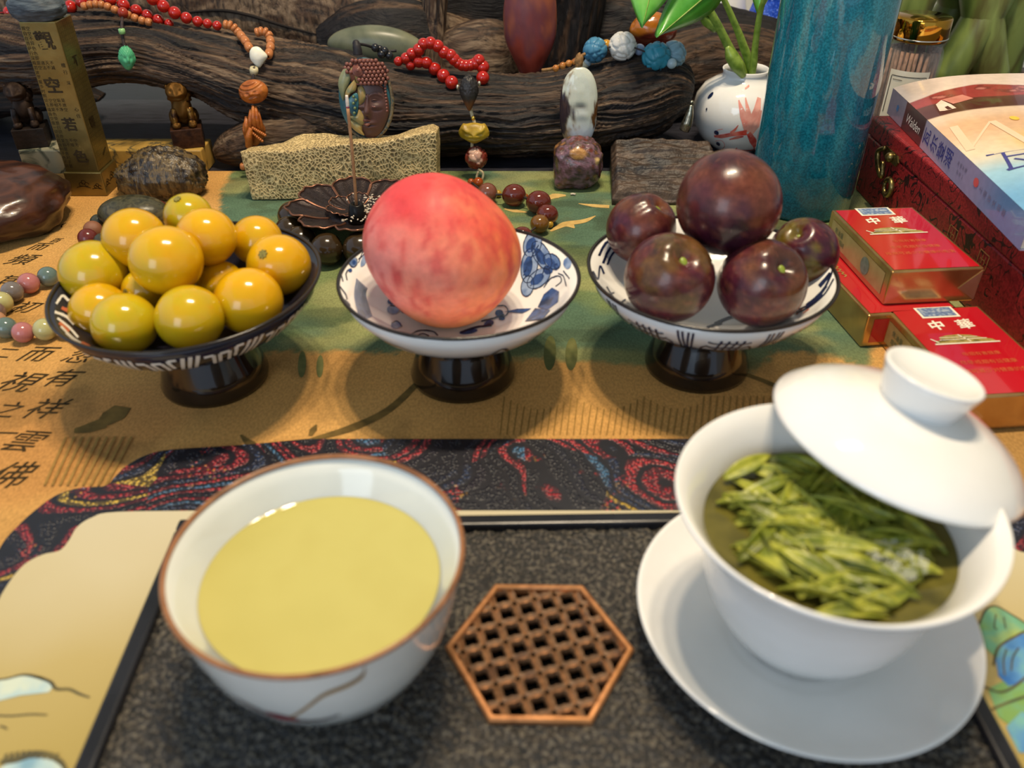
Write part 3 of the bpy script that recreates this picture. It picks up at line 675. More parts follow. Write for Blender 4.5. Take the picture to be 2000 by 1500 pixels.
put('blue_lines', strokes('blue_lines', [([(670, 550), (667, 535), (673, 525)], 2.5), ([(678, 548), (676, 535), (680, 528)], 2.5), ([(664, 560), (675, 575), (678, 585)], 3), ([(672, 585), (680, 592), (684, 598)], 3), ([(700, 515), (712, 490), (735, 492)], 1.5),
    ([(1062, 562), (1075, 545), (1092, 540), (1096, 550), (1085, 560)], 2), ([(1090, 535), (1100, 540), (1106, 560)], 2), ([(1100, 530), (1112, 545)], 2), ([(1022, 540), (1040, 500), (1052, 480)], 2), ([(1035, 560), (1055, 545), (1065, 520)], 2),
    ([(800, 655), (820, 646), (845, 648), (855, 656)], 2.5), ([(812, 657), (825, 652), (838, 656)], 2), ([(762, 598), (775, 600), (788, 612)], 2.5), ([(765, 632), (776, 628), (785, 638)], 2), ([(960, 600), (985, 598), (992, 612), (975, 625)], 2), ([(940, 628), (965, 622), (985, 615)], 3), ([(900, 650), (930, 640), (960, 636)], 4), ([(700, 508), (715, 495), (722, 500)], 2)], im, cobd, sep=True), None, b2)
put('blue_dabs', patches('blue_dabs', [ell2(975, 612, 8, 7), ell2(955, 632, 10, 6, -.3), ell2(980, 622, 6, 4), ell2(915, 648, 18, 5, -.15), ell2(684, 529, 4, 4), ell2(1070, 528, 10, 9, .4), ell2(1086, 522, 5, 7), ell2(766, 590, 9, 6)], im, cobalt, sep=True), None, b2)
om = out_map(.985)
put('outside_lines', strokes('outside_lines', [([(-1.9, .45), (-1.7, .62), (-1.5, .5)], .02), ([(-2.3, .7), (-2.1, .75), (-1.95, .7)], .02), ([(-1.25, .6), (-1.15, .75), (-1.05, .6), (-1.18, .5)], .03), ([(-.8, .6), (-.7, .75), (-.6, .65)], .03), ([(-2.8, .55), (-2.6, .7)], .03)], om, cobd, sep=True), None, b2)
# plum bowl
b3 = footed('footed_bowl', 'footed white bowl with dark blue panel border holding purple plums', .1065, .4035, 1.02, porc, rimdk)
im = in_map(b3, 1.02)
put('inside_border', strokes('inside_border', [([(1158, 530), (1168, 545), (1172, 520), (1180, 535)], 3.5), ([(1170, 500), (1180, 480), (1190, 470)], 5), ([(1178, 515), (1186, 495), (1196, 480)], 5), ([(1186, 518), (1194, 500), (1205, 487)], 4), ([(1185, 560), (1198, 580), (1215, 600)], 2.5), ([(1178, 575), (1200, 572)], 2.5), ([(1200, 600), (1222, 585)], 3),
     ([(1630, 520), (1612, 560), (1590, 585)], 4), ([(1622, 535), (1600, 560)], 7), ([(1605, 575), (1575, 598)], 7), ([(1560, 605), (1590, 590), (1615, 560)], 2.5), ([(1628, 545), (1610, 575), (1580, 600), (1555, 612)], 3), ([(1395, 632), (1420, 622), (1440, 615)], 4), ([(1380, 640), (1410, 630)], 4), ([(1230, 560), (1240, 590), (1260, 610)], 5)], im, cobd, sep=True), None, b3)
put('inside_red', strokes('inside_red', [([(1555, 615), (1570, 600), (1585, 595)], 2.5), ([(1568, 612), (1580, 604)], 2)], im, M('iron_red_paint', 0)), None, b3)
om = out_map(1.02); ln = []
for c in range(9):
    u = -PI / 2 - .02 + c * 2 * PI / 9
    for s in (-1, 1):
        ln += [([(u + s * .31, .52), (u + s * .29, .95)], .018), ([(u + s * .345, .52), (u + s * .325, .95)], .018)]
    for k in range(3):
        y = .60 + .11 * k; ln.append(([(u - .17, y + .03), (u - .11, y), (u, y + .015), (u + .11, y), (u + .17, y + .03)], .022))
    for k in range(4):
        x = u - .09 + .06 * k; ln.append(([(x - .02, .52), (x, .68), (x + .02, .88)], .020))
    ln += [([(u + .17, .60), (u + .22, .68), (u + .17, .76)], .02), ([(u - .17, .60), (u - .22, .68), (u - .17, .76)], .02)]
put('outside_panels', strokes('outside_panels', ln, om, cobd), None, b3)
# ================================================================ TOMATOES
def sphere_at(px, py, r, y):
    c = Yp(px, py, y); return c, metres(r, c)
tomm = M('tomato_skin', ['#ffffff', '#f4f0e0'], 40, .16, vc=True, sss=.25, coat=.3, rand=5)
def tomato(px, py, r, y, hue, label, scar=None, grp=True):
    c, R = sphere_at(px, py, r, y); sd = px * .37
    def fn(U):
        V = U.copy(); V[:, 2] *= .96; return V * (1 + .02 * (fbm(U * 1.6 + sd, 2) - .5))[:, None]
    ca = lin('#dca80c'); cb = lin('#b4a81a'); cc = lin('#e29c0e')
    def col(U, V):
        k = np.clip(hue + .9 * (fbm(U * 1.3 + sd, 2) - .5), 0, 1)[:, None]; s = sm(.55, .75, fbm(U * 9 + sd, 3))[:, None] * .25
        g = np.clip((1 - hue) + .8 * (fbm(U * 1.1 + sd + 9, 2) - .5), 0, 1)[:, None]
        return (ca * (1 - k) + cb * k) * (1 - s) + cc * s
    t = thing('yellow_tomato', label, 'tomato', c, group='yellow tomatoes heaped in the fretwork bowl')
    put('flesh', ball('flesh', tomm, R, 40, 22, fn, col), None, t)
    if scar:
        d = Vector(scar).normalized(); z = .965 * R
        pl = [((.16 if k % 2 else .115) * R * math.cos(k * PI / 8), (.16 if k % 2 else .115) * R * math.sin(k * PI / 8)) for k in range(16)]
        s = put('stem_scar', prism('stem_scar', pl, z, z + .0006, M('stem_scar', ['#6d6a2a', '#8a7f3c', '#4a4420'], 700, .6)), None, t)
        s.rotation_mode = 'QUATERNION'; s.rotation_quaternion = d.to_track_quat('Z', 'Y')
    return t
plain = 'smooth plain yellow tomato heaped in the fretwork bowl'
tomato(185, 533, 65, .400, .55, 'greenish yellow tomato overhanging the rim beside the pastel beads')
tomato(263, 465, 60, .412, .10, plain)
tomato(325, 509, 70, .385, .08, 'largest yellow tomato on top of the heap in the fretwork bowl')
tomato(403, 463, 58, .410, .05, plain)
tomato(368, 423, 47, .437, .75, 'greenish yellow tomato with brown stem scar beside the dark burl rock', (-.15, -.35, .95))
tomato(502, 470, 50, .432, .08, plain)
tomato(545, 518, 62, .405, -.05, 'orange yellow tomato with a stem scar turned outward beside the dark bead bracelet', (-.22, -.60, .66))
tomato(485, 588, 67, .375, .0, 'orange yellow tomato with faint cream speckles in the fretwork bowl')
tomato(371, 621, 66, .357, .45, 'lime tinged yellow tomato against the front rim of the fretwork bowl')
tomato(244, 633, 63, .357, .62, 'greenest yellow tomato of the heap against the fretwork rim')
tomato(195, 608, 57, .375, .15, plain)
tomato(430, 552, 45, .405, .05, plain)
tomato(285, 568, 45, .393, .35, 'small yellow tomato wedged underneath the largest one, dark stem end showing', (-.5, -.75, .35))

# ================================================================ PEACH
pc, pr = sphere_at(870, 497, 151, .395)
peach = thing('peach', 'large ripe pink and orange peach standing in the blue and white bowl', 'peach', (pc[0], pc[1], .0385))
Rz = [(0, .0), (.0120, .0005), (.0190, .0030), (.0265, .0095), (.0335, .0190), (.0385, .0295), (.0402, .0380), (.0388, .0480), (.0340, .0575), (.0278, .0650), (.0204, .0715), (.0126, .0757), (.0064, .0773), (0, .0778)]
pf = crom(Rz, 60); V = []; n = 80
for r, z in pf:
    for k in range(n):
        a = 2 * PI * k / n; w = 1 + .012 * math.cos(2 * a + 1) ; su = 1 - .05 * math.exp(-((((a - 1.9 + PI) % (2 * PI)) - PI) / .22) ** 2)
        lean = -.006 * sm(.3, 1, z / .078)
        V.append((r * w * su * math.cos(a) + lean, r * w * su * math.sin(a), z))
V = np.array(V); D = V - np.array([0, 0, .04]); Dn = D / np.linalg.norm(D, axis=1)[:, None]
h = V[:, 2] / .078; x = V[:, 0] / .04
c_or, c_pk, c_rd, c_bt = lin('#ee8450'), lin('#e88880'), lin('#d83440'), lin('#eaa066')
k = np.clip(.5 - .55 * x + .5 * (fbm(Dn * 2 + 5, 3) - .5), 0, 1)[:, None]; base = c_or * (1 - k) + c_pk * k
k = .85 * sm(.58, 1.02, h + .5 * (fbm(Dn * 2.5 + 2, 3) - .5))[:, None]; base = base * (1 - k) + c_rd * k
k = sm(.28, .05, h + .2 * (fbm(Dn * 3 + 12, 3) - .5))[:, None] * .85; base = base * (1 - k) + c_bt * k
st = Dn * np.array([7, 7, 2.6]); k = sm(.55, .72, fbm(st + 31, 3))[:, None] * .55 * sm(.05, .3, h)[:, None]; base = base * (1 - k) + lin('#cf3b3a') * k
k = (sm(.56, .72, fbm(Dn * 7 + 71, 3)) * .22 * sm(.75, .45, h))[:, None]; base = base * (1 - k) + lin('#f2a890') * k
k = (sm(.58, .70, fbm(Dn * np.array([6, 6, 3.2]) + 131, 2)) * .6 * sm(.12, .3, h))[:, None]; base = base * (1 - k) + lin('#c83a3e') * k
put('fruit', fix_normals(mesh('fruit', V, gridfaces(len(pf), n, False, True), M('peach_skin', ['#f2f2f2', '#ffffff'], 300, .5, vc=True, sss=.2, bump=.1, bscale=900, spec=.35), True, base)), None, peach)

# ================================================================ PLUMS
plm = M('plum_skin', ['#ffffff', '#d8d0d0'], 300, .27, vc=True, coat=.12, bump=.04, bscale=400)
def plum(px, py, r, y, label, stem, green, seed, dark=0, elong=1.0):
    c, R = sphere_at(px, py, r, y); s = np.array(stem, float); s /= np.linalg.norm(s)
    u = np.cross(s, [0.3, .2, 1]); u /= np.linalg.norm(u); w = np.cross(s, u)
    def fn(U):
        ct = U @ s; an = np.arccos(np.clip(ct, -1, 1)); az = np.arctan2(U @ w, U @ u)
        d = 1 - .25 * np.exp(-(an / .24) ** 2) + .03 * np.exp(-((an - .5) / .2) ** 2)
        d -= .055 * np.exp(-(az / .14) ** 2) * np.exp(-((an - .6) / .6) ** 2)
        V = U * d[:, None]; return V + (elong - 1) * s * ct[:, None]
    def col(U, V):
        a = fbm(U * 1.8 + seed, 3); b = fbm(U * 7 + seed, 3); ct = U @ s
        c0 = lin('#5a2230'); c1 = lin('#2c0f22'); c2 = lin('#84482e'); k = sm(.35, .65, a)[:, None]
        o = c0 * (1 - k) + (c1 if dark else lin('#481a2c')) * k
        k = (sm(.40, .70, fbm(U * 1.4 + seed + 4, 3)) * .75)[:, None]; o = o * (1 - k) + c2 * k
        k = (green * sm(.52, .70, fbm(U * 2.2 + seed + 9, 2) + .16 * ct))[:, None]; o = o * (1 - k) + lin('#7a6a1e') * k
        sp = (sm(.62, .74, fbm(U * 26 + seed, 2)) * .35)[:, None]; o = o * (1 - sp) + lin('#9a5a44') * sp
        return o * (.60 + .34 * b)[:, None]
    t = thing('plum', label, 'plum', c, group='plums in the dark blue bordered bowl')
    put('fruit', ball('fruit', plm, R, 56, 32, fn, col), None, t)
    sp_ = put('stem_end', ball('stem_end', M('green_stem', ['#6f8a1e', '#93a03a', '#5f6a22'], 300, .4), 1, 14, 8), None, t, s * R * .775, None, (R * .085, R * .12, R * .05))
    sp_.rotation_mode = 'QUATERNION'; sp_.rotation_quaternion = Vector(s).to_track_quat('Z', 'Y')
    return t
plum(1252, 447, 68, .430, 'brownish purple plum with water drops beside the wooden slab', (.50, -.15, .85), .15, 3.1)
plum(1570, 493, 66, .420, 'greenest plum next to the red and gold packs', (-.45, -.35, .82), .9, 8.2, elong=1.05)
plum(1307, 543, 88, .385, 'purple plum with yellow green patch and open stem hollow', (.22, -.55, .80), .40, 5.4)
plum(1488, 553, 86, .385, 'brown purple plum with deep stem hollow and groove', (.28, -.58, .74), .2, 9.9)
plum(1423, 398, 101, .412, 'largest dark purple plum on top of the others', (-.25, .75, .62), .05, 12.3, 1)
# ================================================================ CIGARETTE PACKS
red = M('pack_red', ['#b81520', '#c41a26'], 12, .12, coat=1.0, spec=.6)
gold = M('pack_gold_foil', ['#b98b4e', '#caa062', '#a87c44'], 30, .22, .8, coat=.5, bump=.06, bscale=60)
goldl = M('pack_gold_edge', ['#c9a25a', '#dcbb78'], 40, .3, .55)
cream_p = M('pack_cream', ['#e6dcc4', '#efe6d2'], 60, .35); sealb = M('seal_blue', ['#54688c', '#7286a6', '#aab4bc'], 500, .4)
olive_p = M('pack_olive', ['#8a7c40', '#a6924e', '#6d6430'], 300, .35); faint = M('pack_faint_gold', ['#c8542e', '#d2693c'], 200, .3)
def pack(label, c00, c10, z0, top, Wd=.056, Ln=.088, Ht=.022):
    """c00: front-left top corner (world xy), c10: front-right top corner"""
    c00, c10 = np.array(c00[:2]), np.array(c10[:2]); a = math.atan2(*(c10 - c00)[::-1])
    ux = np.array([math.cos(a), math.sin(a)]); uy = np.array([-ux[1], ux[0]]); cen = c00 + ux * Wd / 2 + uy * Ln / 2
    t = thing('cigarette_pack', label, 'cigarette pack', (*cen, z0), (0, 0, a))
    put('carton', boxm('carton', Wd, Ln, Ht, gold, .0009, 2), None, t)
    zt = Ht + .0002
    def rect(x0, y0, x1, y1, z, m, nm): put(nm, mesh(nm, [(x0, y0, z), (x1, y0, z), (x1, y1, z), (x0, y1, z)], [(0, 1, 2, 3)], m, False), None, t)
    rect(-Wd / 2 + .0020, -Ln / 2 + .0020, Wd / 2 - .0020, Ln / 2 - .0020, zt, red, 'red_face')
    if top:
        fz = flat(zt + .0002)
        rect(-.0125, Ln / 2 - .0120, .0105, Ln / 2 - .0002, zt + .0002, cream_p, 'tax_seal'); rect(-.0110, Ln / 2 - .0105, .0090, Ln / 2 - .0010, zt + .0003, sealb, 'seal_print')
        put('title', glyphs('title', [('中', -.0085, .0240, .0100, .15, .15, .03), ('華', .0085, .0240, .0105, .15, .15, .02)], cream_p, fz), None, t)
        gate = [(-.0190, .0045), (.0170, .0045), (.0150, .0075), (.0120, .0085), (.0050, .0125), (-.0020, .0135), (-.0090, .0130), (-.0135, .0115), (-.0140, .0080), (-.0175, .0080)]
        put('gate_emblem', patches('gate_emblem', [gate], fz, olive_p), None, t)
        put('gate_lines', strokes('gate_lines', [([(-.0195, .0045), (.0180, .0045)], .0011), ([(-.0150, .0085), (.0125, .0085)], .0005), ([(-.0195, .0100), (-.0165, .0060)], .0008), ([(-.002, .0132), (.002, .0060)], .0008), ([(-.014, .0108), (.008, .0105)], .0004)], flat(zt + .0003), cream_p), None, t)
        put('small_print', glyphs('small_print', [('吸烟有害健康', .001, -.0060, .0036, 0, 0, 0), ('尽早戒烟有益健康', .0005, -.0140, .0040, 0, 0, 0), ('戒烟可减少对健康的危害', 0, -.0220, .0040, 0, 0, 0)], faint, fz), None, t)
        # side label panel
        mp = lambda q: np.column_stack([np.full(len(q), -Wd / 2 - .0002), q[:, 0], q[:, 1]])
        put('side_panel', patches('side_panel', [[(-.038, .004), (.038, .004), (.038, .018), (-.038, .018)]], mp, M('pack_side_sand', ['#a8925c', '#b8a36c'], 90, .3, .2)), None, t)
        mp2 = lambda q: np.column_stack([np.full(len(q), -Wd / 2 - .0004), q[:, 0], q[:, 1]])
        put('side_print', glyphs('side_print', [('焦油量', -.026, .0135, .0042, 0, 0, 0), ('烟气烟碱', -.024, .0085, .0038, 0, 0, 0)], M('side_green', ['#4d5c44', '#5f6b50'], 90, .4), lambda q: mp2(q * np.array([-1, 1]))), None, t)
        put('side_mark', patches('side_mark', [ell2(-.014, .0105, .0055, .0055)], mp2, M('side_teal', ['#5d7466', '#74897a'], 400, .4)), None, t)
        # folded foil bottom
        for s in (-1, 1):
            put('foil_fold', prism('foil_fold', [(s * (Wd / 2 - .0005), .0012), (s * (Wd / 2 - .0005), Ht - .0012), (s * (Wd / 2 - .0125), Ht * .42)][::s], 0, .0003, M('foil_bright', ['#cfa878', '#ddba8e', '#b88e58'], 25, .16, .75, bump=.1, bscale=80)), None, t, (0, -Ln / 2 - .0001, 0), (PI / 2, 0, 0))
    else:
        mp = lambda q: np.column_stack([q[:, 0], np.full(len(q), -Ln / 2 - .0002), q[:, 1]])
        put('red_end', patches('red_end', [[(-.0235, .003), (.0255, .003), (.0255, .019), (-.0235, .019)]], mp, red), None, t)
        put('gold_ornament', strokes('gold_ornament', [([(-.022 + .0015 * math.sin(k), .034 - .004 * k), (-.019, .032 - .004 * k), (-.021, .030 - .004 * k)], .0009) for k in range(8)], flat(zt + .0003), goldl), None, t)
    return t
f0, f1 = P(1742, 533, .044), P(1927, 525, .044)
b0_, b1_ = P(1866, 752, .022), P(1733, 606, .022)
pa = P(1708, 618, .022)
# lower left pack: only its left flank and front end show
ax = P(1695, 662, 0.0); ax2 = P(1738, 660, 0.0)
pack('red and gold pack lying under the tilted upper pack, plain flap end showing', (P(1700, 617, .022)[0] - .001, P(1700, 617, .022)[1]), (P(1700, 617, .022)[0] + .0548, P(1700, 617, .022)[1] + .0075), .0003, False)
pl_dir = (P(1733, 606, .022) - P(1866, 752, .022)); pl_dir[2] = 0
yl = pl_dir / np.linalg.norm(pl_dir); xl = np.array([yl[1], -yl[0], 0]); far = P(1733, 606, .022); c00 = far - yl * .088
pack('red and gold pack lying flat on the runner beside the tea bowl lid', c00, c00 + xl * .056, .0003, True)
pack('red and gold pack stacked on top of the other two packs', f0, f1, .0227, True)

# ================================================================ RED BOX, BOOK
def scribble():
    m, N, K, b = nodes_mat('red_script_brocade', .45, 0, .5)
    tc = N.new('ShaderNodeTexCoord'); nz = N.new('ShaderNodeTexNoise'); nz.inputs['Scale'].default_value = 55; nz.inputs['Detail'].default_value = 2; nz.inputs['Distortion'].default_value = 1.4; K(tc.outputs['Object'], nz.inputs['Vector'])
    d = nmath(N, K, 'ABSOLUTE', nmath(N, K, 'SUBTRACT', nz.outputs['Fac'], .5))
    n2 = N.new('ShaderNodeTexNoise'); n2.inputs['Scale'].default_value = 35; K(tc.outputs['Object'], n2.inputs['Vector'])
    k = nmath(N, K, 'MULTIPLY', nmath(N, K, 'LESS_THAN', d, .024), nmath(N, K, 'GREATER_THAN', n2.outputs['Fac'], .44))
    mx = N.new('ShaderNodeMix'); mx.data_type = 'RGBA'; K(k, mx.inputs[0])
    w = N.new('ShaderNodeTexNoise'); w.inputs['Scale'].default_value = 700; K(tc.outputs['Object'], w.inputs['Vector'])
    K(nramp(N, K, w.outputs['Fac'], [(.35, '#6f1216'), (.65, '#982224')]), mx.inputs[6]); mx.inputs[7].default_value = L4('#2a0a0c')
    K(mx.outputs[2], b.inputs['Base Color'])
    bp = N.new('ShaderNodeBump'); bp.inputs['Strength'].default_value = .3; bp.inputs['Distance'].default_value = .0004; K(w.outputs['Fac'], bp.inputs['Height']); K(bp.outputs[0], b.inputs['Normal'])
    return m
BXL, BYF, BYB, BH = .2905, .30, .668, .061
rbox = thing('brocade_box', 'long red brocade box with brass clasp lying under the book', 'box', (BXL + .085, (BYF + BYB) / 2, .0003), (0, 0, math.radians(1.5)))
put('body', boxm('body', .17, BYB - BYF, .046, scribble(), .0015), None, rbox)
put('lid', boxm('lid', .171, BYB - BYF + .001, BH - .0462, scribble(), .002, 3, .0462), None, rbox)
brass = M('aged_brass', ['#6a5a34', '#8f7c4a', '#4d4226'], 150, .3, .85, bump=.1)
xs = -.0858
def side(pts): return [(xs, y, z) for y, z in pts]
yc = Yp(1735, 318, .60); cl = P(1738, 322, .038)
cy = cl[1] - (BYF + BYB) / 2
clasp_pl = [(cy - .013, .050), (cy + .010, .050), (cy + .013, .046), (cy + .010, .042), (cy - .013, .042), (cy - .016, .046)]
put('clasp_plate', prism('clasp_plate', [(a, b) for a, b in clasp_pl], 0, .0012, brass, bev=.0003), None, rbox, (xs - .0009, 0, 0), (PI / 2, 0, PI / 2))
put('clasp_hook', tube('clasp_hook', [(xs - .0025, -cy + 2 * cy + .006, .050), (xs - .004, cy + .013, .044), (xs - .004, cy + .006, .034), (xs - .003, cy - .001, .030), (xs - .003, cy + .004, .040)], [.0016, .0022, .002, .0022, .0016], brass, 8), None, rbox)
put('clasp_scroll', tube('clasp_scroll', [(xs - .002, cy - .013 + .006 * math.cos(t), .026 + .006 * math.sin(t)) for t in np.linspace(.5, 6.5, 9)], [.002, .0022, .0016], brass, 8), None, rbox)
put('clasp_knob', ball('clasp_knob', brass, .0038, 16, 10), None, rbox, (xs - .002, cy - .004, .046))
sq = M('gold_seal_thread', ['#8f5a34', '#a87442'], 300, .5)
put('seal_motif', strokes('seal_motif', [([(a + .011 * x, b + .009 * y) for x, y in ((0, 0), (0, 1))], .0008) for a, b in ((-.02, .030), (-.075, .034), (.02, .028), (-.12, .026)) for _ in (0,)] + [([(a + .011 * x0, b + .0095 * y0), (a + .011 * x1, b + .0095 * y1)], .0007) for a, b in ((-.02, .030), (-.075, .034), (.02, .028), (-.12, .026)) for x0, y0, x1, y1 in ((0, 1, 1, 1), (1, 1, 1, 0), (1, 0, 0, 0), (.3, .2, .3, .8), (.6, .2, .6, .8), (.3, .5, .8, .5))], lambda q: np.column_stack([np.full(len(q), xs + .0004), q]), sq, sep=True), None, rbox)

BA = math.radians(3.5); BT = .0195; bz = BH + .0006
sp0 = P(1745, 172, bz + BT)   # spine, far end
uy = np.array([-math.sin(-BA) * -1, 0, 0]); ydir = np.array([math.sin(BA) * 1.0, math.cos(BA), 0]); xdir = np.array([math.cos(BA), -math.sin(BA), 0])
bk = thing('paperback_book', 'paperback book with painted lake sunset cover lying on the red brocade box', 'book', (sp0[0] - .21 * ydir[0], sp0[1] - .21 * ydir[1], bz), (0, 0, -BA))
BW, BL, B0 = .147, .21, -.035
def rise(x): return .0135 * (1 - np.exp(-np.maximum(x, 0) / .032))
paper = M('page_edges', ['#e8dcc4', '#d8caae'], 20, .8, stretch=(1, 1, 300), bump=.2, bscale=5)
xs2 = np.linspace(.0008, BW - .002, 40); prof = [(x, .0006) for x in xs2] + [(x, BT - .0006 + rise(x)) for x in xs2[::-1]]
me = prism('pages', prof, 0, BL - B0 - .003, paper)
put('pages', me, None, bk, (0, BL - .0015, 0), (PI / 2, 0, 0))
nx, ny = 120, 250
gx, gy = np.meshgrid(np.linspace(0, BW, nx), np.linspace(B0, BL, ny), indexing='ij'); q = np.column_stack([gx.ravel(), gy.ravel()]); z3 = np.column_stack([q, np.zeros(len(q))])
nzz = fbm(z3 * 120, 4); nz2 = fbm(z3 * 34 + 5, 4)
def mixc(c, col, k): return c * (1 - k)[:, None] + lin(col) * k[:, None]
def cover_col(y, x):
    c = lin('#6fa6cc')[None] * np.ones((len(y), 1)); c = mixc(c, '#9cc6d8', sm(-.01, .030, y)); c = mixc(c, '#ead6b4', sm(.022, .058, y + .01 * (nz2 - .5))); c = mixc(c, '#e9bb92', sm(.060, .098, y)); c = mixc(c, '#f0d0b2', sm(.108, .128, y))
    c = mixc(c, '#f3c05a', sm(.030, .0, np.hypot(x - .045, (y - .065))) * .75)
    c = mixc(c, '#5a2822', sm(.1305, .1330, y)); c = mixc(c, '#5f5232', sm(.134, .142, y) * sm(.47, .58, nzz) * sm(.02, .05, x)); c = mixc(c, '#6b3a2e', sm(.146, .152, y) * .5)
    c = mixc(c, '#a8403c', sm(.1545, .1575, y + .004 * (nz2 - .5))); c = mixc(c, '#7c2a2c', sm(.157, .162, y) * sm(.45, .62, nzz)); c = mixc(c, '#cc7a6e', sm(.160, .166, y) * sm(.58, .72, nzz))
    rg = .177 + .006 * np.sin(x * 55 - 1.2) + .006 * (nz2 - .5); return mixc(c, '#f4dccb', sm(rg, rg + .0025, y))
cov = M('book_cover_print', ['#ffffff', '#f4f4f4'], 200, .22, vc=True, coat=.5)
put('front_cover', mesh('front_cover', np.column_stack([q, BT + rise(q[:, 0])]), gridfaces(nx, ny), cov, True, cover_col(q[:, 1], q[:, 0])), None, bk)
put('back_cover', boxm('back_cover', BW, BL - B0, .0005, M('book_back_print', ['#b8b0c4', '#c8c0d0'], 20, .3), 0), None, bk, (BW / 2, (BL + B0) / 2, 0))
gy, gz_ = np.meshgrid(np.linspace(B0, BL, 250), np.linspace(0, BT, 12), indexing='ij'); q = np.column_stack([gy.ravel(), gz_.ravel()]); z3 = np.column_stack([q, np.zeros(len(q))])
y = q[:, 0]; c = lin('#5f86b4')[None] * np.ones((len(q), 1)); c = mixc(c, '#a094b4', sm(-.01, .05, y)); c = mixc(c, '#b5a6ba', sm(.07, .12, y))
c = mixc(c, '#4a2428', sm(.1315, .1330, y)); c = mixc(c, '#7a2f34', sm(.160, .164, y) * sm(.4, .6, fbm(z3 * 150, 3))); c = mixc(c, '#c6b6c8', sm(.1745, .1760, y))
put('spine', mesh('spine', np.column_stack([np.full(len(q), -.0002), q]), gridfaces(250, 12), cov, True, c), None, bk)
sm_ = lambda q: np.column_stack([np.full(len(q), -.0005), q])     # (y, z) on the spine
ss_ = lambda q: np.column_stack([np.full(len(q), -.0005), q[:, 1], q[:, 0]])
ind = M('indigo_print', ['#3a3a7a', '#46468a'], 100, .35); wht = M('white_print', ['#efe4dc', '#fff6ee'], 100, .35); gry = M('grey_print', ['#6a6480', '#7a7490'], 100, .4); rdp = M('red_print', ['#c24a4a', '#d05a58'], 100, .4)
put('spine_title', glyphs('spine_title', [(s, .0100, .1240 - .0140 * k, .0125, 0, 0, .004) for k, s in enumerate('瓦尔登湖')], ind, ss_), None, bk)
put('spine_name', glyphs('spine_name', [('Walden', 0, 0, .0095, 0, .3, 0)], wht, lambda q: np.column_stack([np.full(len(q), -.0005), .1535 - q[:, 0], .0098 + q[:, 1]])), None, bk)
put('spine_author', glyphs('spine_author', [(s, .0125, .066 - .0042 * k, .0032, 0, 0, 0) for k, s in enumerate('美梭罗著')] + [(s, .0075, .064 - .0042 * k, .0032, 0, 0, 0) for k, s in enumerate('译者一')] + [(s, .010, .028 - .0068 * k, .0046, 0, 0, 0) for k, s in enumerate('上海译文出版')], gry, ss_, sep=True), None, bk)
put('spine_seal', patches('spine_seal', [ell2(.036, .0115, .0036, .0028)], sm_, rdp), None, bk)
put('spine_star', patches('spine_star', [[(.190 + (.0032 if k % 2 else .0018) * math.cos(k * PI / 6), .010 + (.0032 if k % 2 else .0018) * math.sin(k * PI / 6)) for k in range(12)]], sm_, M('star_blue', ['#4a86c8', '#5a94d2'], 90, .4)), None, bk)
def cz(q): return np.column_stack([q, BT + rise(q[:, 0]) + .0004])
def cz2(q): return np.column_stack([q, BT + rise(q[:, 0]) + .0003])
put('cover_house', patches('cover_house', [[(.0100, .1400), (.0125, .1385), (.0205, .1390), (.0200, .1480), (.0175, .1600), (.0120, .1540)]], cz2, M('house_cream', ['#f0d8c4', '#e8c8b0'], 90, .35)), None, bk)
put('cover_house_roof', patches('cover_house_roof', [[(.0180, .1605), (.0215, .1480), (.0370, .1535), (.0330, .1640)]], cz2, M('house_roof', ['#d48a78', '#c67868'], 90, .35)), None, bk)
put('cover_door', patches('cover_door', [[(.0150, .1392), (.0178, .1390), (.0172, .1460), (.0148, .1450)]], cz, M('house_door', ['#4a1f1c', '#5a2a24'], 90, .35)), None, bk)
put('cover_letter', strokes('cover_letter', [([(.0085, .1085), (.0045, .0660)], .0050), ([(.0050, .0670), (.0300, .1050)], .0016), ([(.0310, .1050), (.0360, .0610)], .0050), ([(.0360, .0620), (.0600, .1050)], .0016)], cz2, M('pale_letter', ['#ecc8a4', '#eccaa8'], 90, .35), sep=True), None, bk)
put('cover_title', glyphs('cover_title', [('瓦', .0230, .0390, .034, 0, 0, -.012), ('尔', .0600, .0390, .034, 0, 0, -.012), ('登', .0970, .0390, .034, 0, 0, -.012)], ind, cz, sep=True), None, bk)
put('cover_bird', patches('cover_bird', [ell2(.0455, .1060, .0028, .0040)], cz, M('bird_yellow', ['#e8b83a', '#f0c650'], 90, .35)), None, bk)

